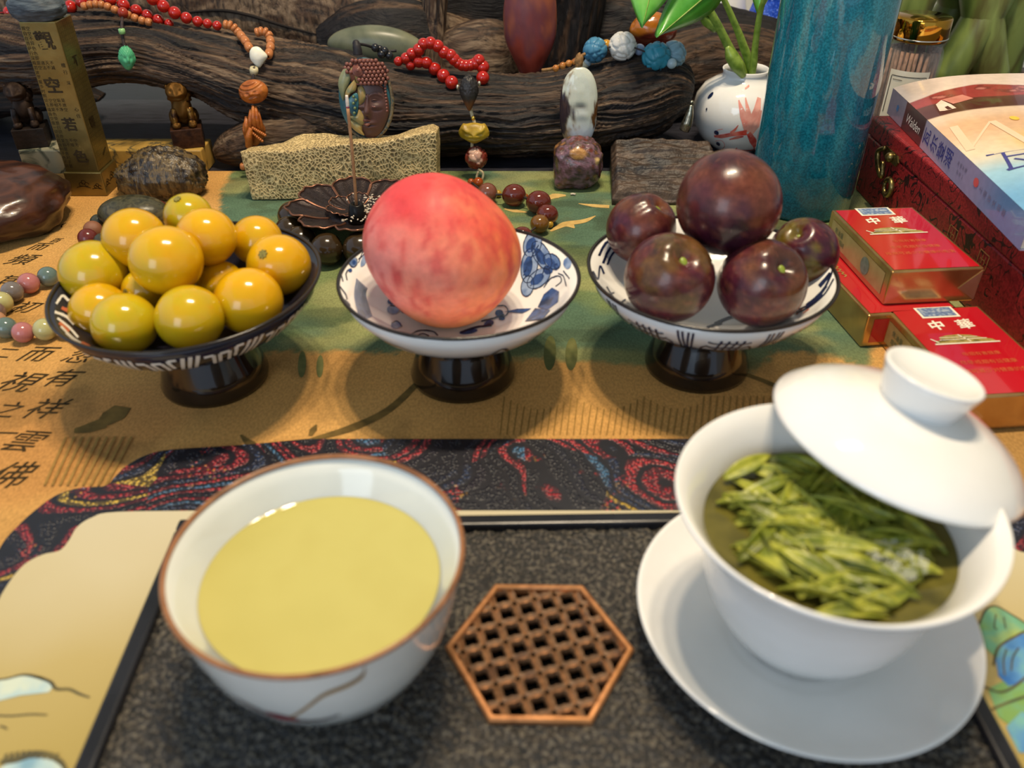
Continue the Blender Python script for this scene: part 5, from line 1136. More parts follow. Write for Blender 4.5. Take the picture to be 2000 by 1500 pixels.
# tan barrel strand with white bead, carved nut and hands
pts = [(441, 48), (449, 49), (457, 54), (464, 62), (471, 70), (479, 80), (486, 92)]
bl = barrels(pts, None, 8.5)
pts2 = [(503, 63), (510, 61), (518, 62), (525, 69), (528, 80), (528, 92), (525, 105)]
bl += barrels(pts2, None, 8.5); c0 = np.array(Yp(500, 150, .715)); dkc = M('dark_cord', 0)
hs = strand('carved_nut_strand', 'tan bead strand with white stone, smiling carved nut and praying hands', 'bead strand', c0, bl, [Yp(497, 130, .715), Yp(494, 160, .708), Yp(494, 215, .705), Yp(492, 285, .705), Yp(478, 318, .70), Yp(474, 330, .70)], dkc, .001)
wp = Yp(503, 111, logY(503, 111, .010)); rw = metres(18, wp)
def wfn(U):
    V = U * np.array([.85, .6, 1.08]); V[:, 0] *= 1 - .28 * sm(.0, -1, U[:, 2]) + .25 * np.exp(-((U[:, 2] - .1) / .35) ** 2) * (U[:, 0] > 0); return V * (1 + .14 * (fbm(U * 1.7 + 4, 2) - .5))[:, None]
put('white_bead', ball('white_bead', M('white_stone_bead', ['#e8e4cc', '#f2eedc'], 40, .28, sss=.1), rw, 36, 24, wfn), None, hs, wp - c0)
put('spacer', lathe('spacer', [(.3, -.7), (.9, -.7), (1, 0), (.9, .7), (.3, .7)], M('cream_spacer', ['#b8ac84', '#cfc4a0'], 90, .4), 18), None, hs, Yp(496, 138, .713) - c0, (.2, .25, 0), metres(8.5, Yp(496, 138, .713)))
nutm = M('carved_nut', ['#8a4818', '#a85c22', '#b86c2c'], 120, .34, bump=.2, bscale=900)
def nfn(U):
    x, y, z = U.T; f = (y < 0); V = U * np.array([1.0, .62, .78])
    d = .10 * np.exp(-((np.abs(x) - .42) / .14) ** 2 - ((z + .10) / .14) ** 2) + .12 * np.exp(-(x / .12) ** 2 - ((z - .02) / .12) ** 2) - .12 * np.exp(-(x / .22) ** 2 - ((z + .25) / .07) ** 2) + .06 * np.exp(-(x / .3) ** 2 - ((z + .38) / .06) ** 2) + .05 * np.sin(18 * (z - .45 * x * x)) * sm(.25, .45, z) - .10 * np.exp(-((np.abs(x) - .26) / .12) ** 2 - ((z - .10 - .25 * (np.abs(x) - .26)) / .035) ** 2) + .07 * np.exp(-((np.abs(x) - .78) / .08) ** 2 - ((z) / .2) ** 2)
    V[:, 1] -= d * f; return V
np_ = Yp(495, 179, .693); put('carved_nut', ball('carved_nut', nutm, metres(29, np_), 80, 56, nfn), None, hs, np_ - c0, (0, -.22, 0))
# praying hands: two palms pressed together, fingers as ridges up to the tips
def handpt(px, py, y): return Yp(px, py, y) - c0
hv = Yp(495, 245, .693); rh = metres(1, hv)
def hfn(U):
    z = U[:, 2]; w = .62 * (1 - .62 * sm(-.1, 1.0, z)) * (1 - .35 * sm(-.3, -1, z)); V = np.column_stack([U[:, 0] * w / .62 * .62, U[:, 1] * .42, z]); return V
put('palms', ball('palms', nutm, 1, 40, 28, hfn), None, hs, handpt(496, 250, .694), (0, .08, 0), rh * 36)
for (x0, y0, x1, y1, r, yy) in ((484, 262, 481, 228, 5.5, .687), (490, 258, 490, 214, 5.0, .685), (499, 255, 494, 206, 5.0, .684), (507, 255, 499, 208, 5.0, .685), (513, 258, 504, 216, 4.5, .687), (482, 270, 477, 240, 4.5, .690)):
    put('finger', tube('finger', [handpt(x0, y0, yy + .003), handpt((x0 + x1) / 2 - 1, (y0 + y1) / 2, yy), handpt(x1, y1, yy + .004)], [rh * r, rh * r * 1.05, rh * r * .55], nutm, 10, 12), None, hs)
put('thumb', tube('thumb', [handpt(487, 285, .687), handpt(486, 268, .683), handpt(490, 250, .683)], [rh * 8, rh * 7, rh * 4], nutm, 10, 12), None, hs)
sb = ball('carved_bead', nutm, rh * 3.0, 10, 7)
for i in range(8): put('carved_bead', sb, None, hs, handpt(494 + 3.4 * i, 250 + 2.0 * i, .683))
for i in range(7): put('carved_bead', sb, None, hs, handpt(492 + 3.4 * i, 258 + 2.9 * i, .683))
ob = Yp(475, 325, .691); put('bead', BR, None, hs, ob - c0, (0, .1, 0), metres(6.5, ob))

# green pebble, red standing stone
gpm = M('grey_green_jade', ['#4c5140', '#626652', '#7a7a60'], 14, .35, distort=1.5, detail=6)
p = Yp(735, 92, .842); sx = metres(93, p)
def pf_(U): return U * np.array([1, .35, .44]) * (1 + .10 * (fbm(U * 1.3 + 3, 2) - .5))[:, None]
tag(put('river_pebble', ball('river_pebble', gpm, sx, 48, 30, pf_), None, loc=p, rot=(.15, .05, 0)), 'smooth grey green jade pebble resting on the driftwood behind the face pendant', 'stone')
def stone_col(cols, sc, seed):
    cl_ = [lin(c) for c in cols]
    def f(U, V):
        n_ = fbm(U * sc + seed, 4) * 1.5 - .25; n_ = np.clip(n_, 0, .999) * (len(cl_) - 1); i = n_.astype(int); t = (n_ - i)[:, None]; A = np.array(cl_); return A[i] * (1 - t) + A[i + 1] * t
    return f
p = Yp(1036, 40, .838); sx = metres(52, p)
def rs_(U):
    V = U * np.array([1, .55, 2.35]); V[:, 0] *= 1 - .38 * sm(-.2, -1, U[:, 2]); return V * (1 + .08 * (fbm(U * 1.6 + 8, 3) - .5))[:, None]
tag(put('standing_stone', ball('standing_stone', M('red_jasper', ['#ffffff', '#efe6e2'], 90, .38, vc=True), sx, 56, 48, rs_, stone_col(['#7a2c20', '#8a3c2e', '#6c3a40', '#945238', '#8a7058'], 1.5, 6)), None, loc=p), 'upright dark red oval stone leaning in the driftwood hollow', 'stone')

# ---------------------------------------------------------------- Buddha face pendant
fp = Yp(715, 193, .668); fr = metres(1, fp)      # metres per pixel
pend = thing('face_pendant', 'brown oval pendant carved with a Buddha face and lotus, leaning on the driftwood', 'pendant', fp, (-.12, 0, 0))
clay = M('brown_clay', ['#4a302a', '#5a3c34', '#402824'], 60, .42); clayr = M('reddish_clay', ['#6d4036', '#7d4c40'], 90, .32)
tealc = M('teal_clay_glaze', ['#1f4a58', '#2f6470', '#4a7a78'], 120, .25); tanc = M('tan_clay_glaze', ['#8a7444', '#a08850', '#6f7a5a'], 90, .3); greenish = M('pale_olive_glaze', ['#6f7a5e', '#8a8a64', '#5a7070'], 70, .28)
# oval body, 104 x 158 px
def bfn(U):
    V = U * np.array([1, .34, 1.0]); return V
bd = ball('shell', tealc, 1, 64, 40, bfn); put('shell', bd, None, pend, (0, .006 * 0, 0), None, (fr * 53, fr * 48, fr * 76))
def q3(px, py, lift): return np.array([(px - 715) * fr, -lift * fr, -(py - 195) * fr * 1.0])
def facefn(U):
    x, y, z = U.T; f = (y < .15); V = U * np.array([1, .42, 1.0]); V[:, 0] *= 1 - .20 * sm(.0, -1, z)
    xs_ = x - .02
    nose = np.exp(-(xs_ / .10) ** 2) * (np.exp(-((z + .12) / .16) ** 2) * .26 + np.exp(-((z - .12) / .2) ** 2) * .13)
    brow = np.exp(-((z - .28 - .18 * np.cos((np.abs(xs_) - .38) * 3.2)) / .05) ** 2) * (np.abs(xs_) < .72) * .05
    eye = -np.exp(-((np.abs(xs_) - .38) / .24) ** 2 - ((z - .20) / .10) ** 2) * .08 + np.exp(-((np.abs(xs_) - .40) / .22) ** 2 - ((z - .07) / .08) ** 2) * .07 - np.exp(-((z - .02 + .10 * np.cos((np.abs(xs_) - .4) * 4)) / .018) ** 2) * ((np.abs(xs_) > .16) & (np.abs(xs_) < .64)) * .05
    mouth = np.exp(-(xs_ / .24) ** 2 - ((z + .46) / .055) ** 2) * .12 + np.exp(-(xs_ / .20) ** 2 - ((z + .60) / .06) ** 2) * .12 - np.exp(-(xs_ / .26) ** 2 - ((z + .53) / .022) ** 2) * .09
    chin = np.exp(-(xs_ / .2) ** 2 - ((z + .80) / .1) ** 2) * .05
    V[:, 1] -= (nose + brow + eye + mouth + chin) * f; return V
put('face', ball('face', clay, 1, 110, 90, facefn), None, pend, (6 * fr, -10 * fr, -14 * fr), None, (fr * 40, fr * 34, fr * 60))
put('hair_cap', ball('hair_cap', clayr, 1, 40, 24, lambda U: U * np.array([1, .5, .55])), None, pend, (5 * fr, -8 * fr, 50 * fr), None, (fr * 40, fr * 36, fr * 46))
cb = ball('curl', clayr, fr * 4.1, 10, 7); k_ = 0
for j in range(7):
    for i in range(-6, 7):
        x = (i + .5 * (j % 2)) * 7.4 + 5; z = 33 + j * 6.6; e = ((x - 5) / 43) ** 2 + ((z - 46) / 33) ** 2
        if z < 46: e = ((x - 5) / 43) ** 2
        if e > .97 or (x < -8 and z < 48) or math.hypot(x + 7, z - 56) < 12: continue
        yv = -9 - 19 * math.sqrt(max(0, 1 - ((x - 4) / 42) ** 2 - ((z - 46) / 38) ** 2 * (1 if z > 46 else .3)))
        put('curl', cb, None, pend, (x * fr, yv * fr, z * fr)); k_ += 1
for i in range(9): put('curl', cb, None, pend, (41 * fr, (-14 - 1) * fr, (28 - 6 * i) * fr), None, .7)
put('topknot', lathe('topknot', [(0, .5), (.3, .45), (.35, .3), (.6, .35), (.65, .15), (.9, .18), (1, 0)], clayr, 24), None, pend, (-7 * fr, -24 * fr, 56 * fr), (1.2, 0, 0), fr * 12)
def petal(name, outline, lift, m, thick=3.0, bulge=5):
    """lotus petal relief from its outline in pendant pixels"""
    o = np.array(outline, float); oc = crom(np.vstack([o, o[:1]]), 40)[:-1]; c = oc.mean(0); V = []; n = len(oc)
    for rr, l in ((1.0, -thick), (1.0, .6), (.93, 1.6), (.7, bulge * .75), (.35, bulge)):
        for p_ in c + (oc - c) * rr: V.append(q3(p_[0], p_[1], lift + l))
    V.append(q3(c[0], c[1], lift + bulge)); Fc = gridfaces(5, n, False, True) + [(4 * n + i, 4 * n + (i + 1) % n, 5 * n) for i in range(n)]
    put(name, fix_normals(mesh(name, V, Fc, m)), None, pend)
petal('petal', [(684, 133), (692, 148), (690, 160), (680, 178), (674, 196), (668, 180), (667, 162), (674, 145)], 18, greenish)
petal('petal', [(700, 155), (704, 165), (700, 176), (690, 182), (682, 192), (678, 188), (684, 172)], 24, tanc)
petal('petal', [(690, 134), (703, 134), (707, 142), (712, 150), (711, 160), (703, 166), (700, 152)], 20, tanc)
petal('petal', [(704, 170), (713, 168), (719, 180), (719, 190), (712, 199), (704, 203), (703, 186)], 22, tanc)
petal('petal', [(681, 224), (697, 220), (704, 210), (712, 222), (713, 236), (706, 240), (692, 232)], 22, tanc)
petal('petal', [(681, 228), (694, 234), (706, 240), (706, 252), (709, 261), (696, 255), (685, 244)], 20, tanc)
petal('seed_pod', [(683, 192), (697, 181), (704, 183), (704, 200), (700, 218), (694, 223), (684, 212)], 25, tealc, bulge=3)
sdm = ball('lotus_seed', M('seed_green', ['#3f5a4a', '#6a7a50'], 200, .25), fr * 4.1, 12, 8)
for (a, b) in ((696, 186), (700, 192), (695, 198), (697, 207), (695, 216)): put('lotus_seed', sdm, None, pend, q3(a, b, 30), None, .75)
def f3(px, py, l): return q3(px, py, l)
put('nose', tube('nose', [f3(723, 183, 22), f3(721, 198, 25), f3(719, 214, 29), f3(719, 222, 25)], [fr * 3, fr * 4, fr * 6, fr * 4], clay, 12, 18), None, pend)
put('eyelid', tube('eyelid', [f3(725, 203, 23), f3(734, 206, 24), f3(744, 202, 19)], [fr * .8, fr * 2.0, fr * .8], clayr, 8, 16), None, pend)
put('eyelid_crease', tube('eyelid_crease', [f3(725, 196, 22), f3(734, 193, 22), f3(745, 196, 17)], [fr * .6, fr * 1.2, fr * .6], clay, 8, 16), None, pend)
put('eyebrow', tube('eyebrow', [f3(722, 188, 22), f3(731, 180, 21), f3(742, 182, 17), f3(748, 188, 13)], [fr * .8, fr * 1.5, fr * .8], clay, 8, 16), None, pend)
put('upper_lip', tube('upper_lip', [f3(708, 233, 22), f3(716, 230, 27), f3(726, 233, 22)], [fr * 1, fr * 3, fr * 1], clayr, 10, 14), None, pend)
put('lower_lip', tube('lower_lip', [f3(710, 237, 22), f3(717, 239, 27), f3(725, 237, 22)], [fr * 1.2, fr * 3.4, fr * 1.2], clayr, 10, 14), None, pend)
put('headband', tube('headband', [f3(703, 164, 26), f3(722, 163, 28), f3(742, 164, 21), f3(752, 172, 13)], fr * 1.6, clayr, 8, 20), None, pend)
put('edge', tube('edge', [q3(715 + 52 * math.cos(t), 195 + 75 * math.sin(t), 7) for t in np.linspace(-1.15, 2.4, 22)], [fr * 3.2, fr * 4, fr * 3], M('edge_glaze', ['#4a4034', '#7a6a4c', '#3a4a4a'], 250, .25), 8, 60), None, pend)
blackc = M('black_cord', ['#161417', '#241f22'], 400, .6)
put('knot', tube('knot', [q3(707, 113, 6), q3(707, 105, 6), q3(706, 98, 5), q3(705, 90, 3)], [fr * 9, fr * 8.5, fr * 8, fr * 5], blackc, 12, 20), None, pend)
put('knot_bead', ball('knot_bead', blackc, fr * 7, 16, 10), None, pend, q3(705, 94, 3))
put('cord', tube('cord', [q3(708, 95, 0), q3(720, 98, -10), q3(735, 105, -25), q3(750, 112, -35), q3(775, 112, -40)], fr * 2.6, blackc, 8), None, pend)
bb = ball('cord_bead', M('black_bead', ['#141416', '#202024'], 60, .3), fr * 8, 16, 10)
for a, b, l in ((737, 104, -20), (754, 110, -24), (748, 116, -22), (762, 119, -26), (744, 108, -30)): put('cord_bead', bb, None, pend, q3(a, b, l))

# ---------------------------------------------------------------- red bead string with carved pieces
ls = [(778, 120, 9), (793, 114, 11), (804, 105, 11), (818, 97, 12), (827, 86, 11.5), (841, 84, 12), (855, 90, 12), (867, 102, 12), (880, 108, 12), (887, 116, 12), (895, 123, 11), (902, 127, 11), (910, 128, 11), (919, 127, 11), (929, 124, 12), (935, 118, 12), (943, 131, 13), (943, 152, 13),
      (802, 127, 10), (818, 120, 12), (833, 122, 12), (849, 134, 13), (866, 148, 13), (882, 161, 13)]
yy = [logY(a, b, .0080) for a, b, _ in ls]
bl = bpx([(*e, y) for e, y in zip(ls, yy)], 0, RB); c0 = np.array(Yp(920, 200, .705))
gcd = M('gold_cord', ['#b09a70', '#d8c8a0'], 400, .6)
rbs = strand('red_bead_string', 'red bead string with carved dark bead and yellow beast head on the driftwood', 'bead string', c0, bl,
    [Yp(918, 205, .700), Yp(922, 225, .692), Yp(927, 245, .690), Yp(922, 285, .690), Yp(930, 325, .690)], gcd, .0014)
dz = Yp(915, 172, .691)
def dfn(U):
    x, y, z = U.T; V = U.copy(); V[:, 0] *= .62 * (1 - .55 * sm(.25, -1, z)); V[:, 1] *= .5; V[:, 2] *= 1.12
    return V * (1 + .10 * sm(-.1, .2, z) * (np.abs(2 * fbm(U * 6, 3) - 1) * 2 - .6))[:, None]
def dcol(U, V): k = sm(-.15, -.6, U[:, 2] + .2 * (fbm(U * 5, 2) - .5))[:, None]; b = sm(-.8, -1.0, U[:, 2])[:, None] * 0; return lin('#2c2826') * (1 - k) + lin('#7a4a2c') * k
put('carved_dark_bead', ball('carved_dark_bead', M('ebony_bead', ['#ffffff', '#d8d8d8'], 200, .42, vc=True, bump=.2, bscale=700), metres(31, dz), 64, 52, dfn, dcol), None, rbs, Yp(916, 182, .691) - c0)
for a, b in ((894, 170), (936, 163)): put('silver_ring', ball('silver_ring', M('silver_spacer', ['#b8a890', '#d8ccb8'], 90, .25, .8), metres(5, dz), 12, 8, lambda U: U * np.array([.7, 1, 1])), None, rbs, Yp(a, b, .70) - c0)
put('gold_bead', ball('gold_bead', M('gilt_bead', ['#b8902c', '#d8b85a'], 300, .25, .9), metres(4.5, dz), 12, 8), None, rbs, Yp(924, 231, .690) - c0)
def yfn(U):
    x, y, z = U.T; f = y < 0; V = U * np.array([1.06, .5, .72]); V[:, 0] *= 1 - .45 * sm(-.2, -1, z)
    d = .12 * np.exp(-(x / .22) ** 2 - ((z + .1) / .3) ** 2) + .10 * np.exp(-((np.abs(x) - .5) / .28) ** 2 - ((z - .35) / .22) ** 2) - .14 * np.exp(-((np.abs(x) - .36) / .18) ** 2 - ((z - .02 - .25 * (np.abs(x) - .3)) / .07) ** 2) - .12 * np.exp(-(x / .45) ** 2 - ((z + .42 - .25 * x * x) / .05) ** 2) + .06 * np.exp(-(x / .3) ** 2 - ((z + .55) / .08) ** 2)
    V[:, 1] -= d * f; V[:, 2] += .16 * np.exp(-((np.abs(x) - .72) / .16) ** 2) * (z > 0)
    return V * (1 + .10 * (fbm(U * 4 + 2, 3) - .5) * sm(.4, .8, np.abs(x)))[:, None]
yb = Yp(926, 260, .687); put('beast_head', ball('beast_head', M('mustard_stone', ['#8a6c14', '#a5841e', '#b8982c'], 90, .4, bump=.1, bscale=800), metres(28, yb), 72, 52, yfn), None, rbs, yb - c0)
def carved(seed, amp=.10, sc=4.5):
    r_ = np.random.default_rng(int(seed * 10)); n_ = int(sc * 7); D_ = r_.normal(size=(n_, 3)); D_ /= np.linalg.norm(D_, axis=1)[:, None]
    def f(U):
        dots = np.sort(U @ D_.T, axis=1); a = np.arccos(np.clip(dots[:, -1], -1, 1)); b = np.arccos(np.clip(dots[:, -2], -1, 1))
        return U * (1 - amp * .9 + amp * 1.5 * sm(0, .16, b - a) + .05 * amp * np.sin(a * 40))[:, None]
    return f
rn = Yp(930, 308, .687)
def rncol(U, V): k = sm(.62, .70, (U @ np.array([-.15, -.8, .55])) * .55 + .45 * fbm(U * 2.5, 2))[:, None]; return lin('#7c3222') * (1 - k) + lin('#cfa890') * k
put('carved_red_nut', ball('carved_red_nut', M('carnelian_nut', ['#ffffff', '#d8c8c8'], 150, .26, vc=True), metres(21, rn), 56, 40, carved(3), rncol), None, rbs, rn - c0)
put('cord_loop', tube('cord_loop', [Yp(a, b, .680) for a, b in ((934, 330), (943, 338), (942, 350), (936, 356), (931, 348), (934, 334))], .0011, gcd, 6, 30, off=c0), None, rbs)

# white jade pendant
jp = Yp(1130, 211, .697); jr = metres(1, jp)
jade = thing('jade_pendant', 'white oval jade pendant with dark brown skin hanging on the driftwood', 'pendant', jp, (-.1, 0, .0))
def jfn(U):
    V = np.sign(U) * np.abs(U) ** np.array([.88, 1, .82]); V = V * np.array([1, .42, 1.0])
    x, y, z = U.T; f = y < 0; d = .06 * (fbm(U * 3.2 + 2, 3) - .5) - .10 * np.exp(-((x - .05) / .3) ** 2 - ((z - .02) / .06) ** 2) + .06 * np.exp(-((x - .15) / .4) ** 2 - ((z + .1) / .1) ** 2); V[:, 1] -= d * f; return V
def jcol(U, V):
    x, y, z = U.T; n_ = fbm(U * 2.6 + 4, 4) - .5; w = lin('#c9cdbf')[None] * np.ones((len(U), 1)); w = mixc(w, '#c2ccd2', sm(.0, -.6, z))
    n3 = fbm(U * 5 + 14, 4) - .5
    br = sm(.10, .45, -x * .9 - .35 * (z + .25) + 1.3 * n_ + .5 * n3); w = mixc(w, '#86683c', br * .9)
    dk_ = sm(.30, .60, -x - .9 * np.abs(z + .05) + 1.2 * n_ + .6 * n3 + .22); w = mixc(w, '#33282e', dk_)
    cr = np.exp(-((x - .08) / .30) ** 2 - ((z - .05 + .35 * (x - .08) ** 2) / .05) ** 2); w = mixc(w, '#4c3c42', cr * .75); w = mixc(w, '#9aa0a8', np.exp(-((x - .1) / .25) ** 2 - ((z + .08) / .09) ** 2) * .5)
    w = mixc(w, '#5c3a1c', sm(.30, .12, np.hypot(x - .92, (z + .15) * .9) + .7 * n3)); return w
put('stone', ball('stone', M('white_jade', ['#ffffff', '#f2f2ee'], 60, .16, vc=True, sss=.15, coat=.3), 1, 90, 70, jfn, jcol), None, jade, (0, 0, 0), None, (jr * 37, jr * 34, jr * 76))
brc = M('brown_cord', ['#7a5430', '#94703f'], 500, .7)
def j3(px, py, l=0): return np.array([(px - 1130) * jr, -l * jr, -(py - 211) * jr])
put('cord', tube('cord', [j3(1058, 146, -30), j3(1078, 142, -25), j3(1095, 135, -20), j3(1115, 128, -16), j3(1126, 120, -12), j3(1140, 114, -18)], jr * 3, brc, 8, 40), None, jade)
put('knot', ball('knot', brc, 1, 24, 16, carved(7, .2, 6)), None, jade, j3(1128, 125, -4), None, (jr * 8, jr * 7, jr * 14))
for a, b, r in ((1084, 139, 6.5), (1097, 134, 6.5), (1109, 130, 6.5), (1120, 127, 6)): put('bead', ball('bead', M('amber_wood_bead', ['#9a5a20', '#b87a38', '#8a4c1a'], 200, .28, rand=5), jr * r, 18, 12), None, jade, j3(a, b, -10))

# blue / white carved bead bracelet
def cb_(px, py, r, y, m, key, seed): 
    y = logY(px, py, .0095); c = Yp(px, py, y); return (unit_ball(key, m, n=56, m=40, fn=carved(seed, .09, 3.6)), c, metres(r, c), None)
tq = M('turquoise_bead', ['#1f6c84', '#2f8498', '#4a98a4'], 120, .34); bq = M('slate_blue_bead', ['#2c6288', '#3c789a', '#5a90a4'], 90, .4); wq_ = M('white_shell_bead', ['#d8d2c8', '#e6e2da', '#d8c8ae'], 70, .36); pq = M('pale_blue_bead', ['#6f92a0', '#8aa8b2'], 90, .4)
sm1 = unit_ball('amb', M('amber_bead', ['#a8741c', '#c08c2c'], 90, .15)); sm2 = unit_ball('pb', M('periwinkle_bead', ['#7d90b0', '#98aac2'], 90, .12)); sm3 = unit_ball('pgb', M('pale_grey_bead', ['#94a8ae', '#aabcc0'], 90, .14)); sm4 = unit_ball('cyb', M('cream_bead', ['#b0a888', '#c0b898'], 90, .2))
bl = [cb_(1162, 98, 23, .752, bq, 'bq', 2), cb_(1216, 90, 26, .748, wq_, 'wq', 5), cb_(1282, 111, 27, .742, tq, 'tq', 9), cb_(1314, 107, 25, .760, pq, 'pq', 12)]
for me, px, py, r, y in ((sm1, 1184, 88, 10.5, .750), (sm2, 1249, 97, 11, .744), (sm3, 1312, 124, 10, .738), (sm4, 1143, 127, 8, .758), (sm3, 1148, 122, 8, .755)):
    y = logY(px, py, .005); c = Yp(px, py, y); bl.append((me, c, metres(r, c), None))
cc = Yp(1230, 115, .748)
strand('carved_bead_bracelet', 'bracelet of large carved blue, turquoise and white beads on the driftwood end', 'bracelet', cc, bl, [Yp(a, b, y) for a, b, y in ((1146, 120, .756), (1162, 98, .752), (1216, 90, .748), (1250, 97, .744), (1282, 111, .742), (1312, 120, .745))], dkc)
p = Yp(1276, 58, .80)
tag(put('amber_carving', ball('amber_carving', M('amber_carving', ['#ffffff', '#e0d0c0'], 90, .2, vc=True, coat=.4), metres(44, p), 56, 40, lambda U: U * np.array([1.05, .6, .72]) * (1 + .12 * (fbm(U * 3 + 5, 3) - .5))[:, None],
     lambda U, V: mixc(mixc(lin('#5a1c14')[None] * np.ones((len(U), 1)), '#a8641c', sm(.0, .25, U[:, 2] - .5 * U[:, 0] + .5 * (fbm(U * 2, 3) - .5))), '#7a3020', sm(.3, .5, U[:, 0]))), None, loc=p), 'amber and dark red carved stone half hidden by the pothos leaves', 'carving')

# agate, slab, cracked block
p = np.array([.0545, .6735, .0200])
def agfn(U): 
    V = np.sign(U) * np.abs(U) ** .84 * np.array([1.05, .86, .98]); V = V * (1 + .30 * (fbm(U * 2.1 + 3, 4) - .5))[:, None]; return V + U * (.13 * np.exp(-(np.arccos(np.clip(U @ np.array([-.05, -.80, .60]), -1, 1)) / .22) ** 2) + .12 * np.exp(-(np.arccos(np.clip(U @ np.array([.62, -.74, .25]), -1, 1)) / .13) ** 2) + .25 * np.exp(-(np.arccos(np.clip(U @ np.array([-.62, -.45, -.64]), -1, 1)) / .25) ** 2))[:, None]
tag(put('agate_nodule', ball('agate_nodule', M('agate_skin', ['#ffffff', '#d0c8c0'], 260, .22, vc=True, coat=.35, bump=.25, bscale=700), .0205, 72, 52, agfn, lambda U, V: mixc(mixc(stone_col(['#4a1c16', '#7a3428', '#4c3e34', '#8a6472', '#3c342c', '#9a6a38', '#6a2a22'], 3.4, 9)(U, V), '#b8884c', sm(.30, .20, np.arccos(np.clip(U @ np.array([-.05, -.80, .60]), -1, 1)))), '#d8b878', sm(.20, .12, np.arccos(np.clip(U @ np.array([.62, -.74, .25]), -1, 1))))), None, loc=p), 'rough glossy red, brown and cream agate nodule under the jade pendant', 'stone')
def slab_mesh():
    nx, ny = 90, 110; X0, X1 = 0, .092; V = []; gx, gy = np.meshgrid(np.linspace(0, 1, nx), np.linspace(0, 1, ny), indexing='ij'); q = np.column_stack([gx.ravel(), gy.ravel()])
    x = .080 + q[:, 0] * (.098 - .012 * q[:, 1]) + .006 * q[:, 1]; y = .632 + q[:, 1] * .085
    n_ = fbm(np.column_stack([q[:, 0] * 2.5 + 4, q[:, 1] * 16, 0 * x]), 4); n2 = fbm(np.column_stack([q[:, 0] * 5, q[:, 1] * 5, 0 * x + 5]), 3)
    e = np.minimum.reduce([q[:, 0], 1 - q[:, 0], q[:, 1], 1 - q[:, 1]]); z = .012 + .016 * q[:, 1] + .0045 * (np.abs(2 * n_ - 1) * 2 - .8) + .003 * (n2 - .5) - .006 * sm(.05, 0, e)
    top = np.column_stack([x, y, z]); nb = len(top); bot = top.copy(); bot[:, 2] = .0006
    rim = [i * ny for i in range(nx)] + [(nx - 1) * ny + j for j in range(1, ny)] + [i * ny + ny - 1 for i in range(nx - 2, -1, -1)] + [j for j in range(ny - 2, 0, -1)]
    V = np.vstack([top, bot[rim]]); Fc = gridfaces(nx, ny) + [(rim[i], nb + i, nb + (i + 1) % len(rim), rim[(i + 1) % len(rim)]) for i in range(len(rim))] + [tuple(nb + i for i in range(len(rim)))]
    g = fbm(np.column_stack([V[:, 0] * 60, V[:, 1] * 240, V[:, 2] * 100]), 4); c = mixc(lin('#3a2e26')[None] * np.ones((len(V), 1)), '#5c4a3c', sm(.4, .65, g)); c = mixc(c, '#2c2a2c', sm(.55, .7, fbm(V * 50 + 9, 3)))
    return fix_normals(mesh('wood_slab', V, Fc, M('slab_wood', ['#d0ccc8', '#ffffff'], 300, .5, vc=True, bump=.3, bscale=500), True, c, off=(.128, .675, 0)))
tag(put('wood_slab', slab_mesh(), None, loc=(.128, .675, 0)), 'dark ridged wooden slab lying behind the plum bowl', 'wood slab')
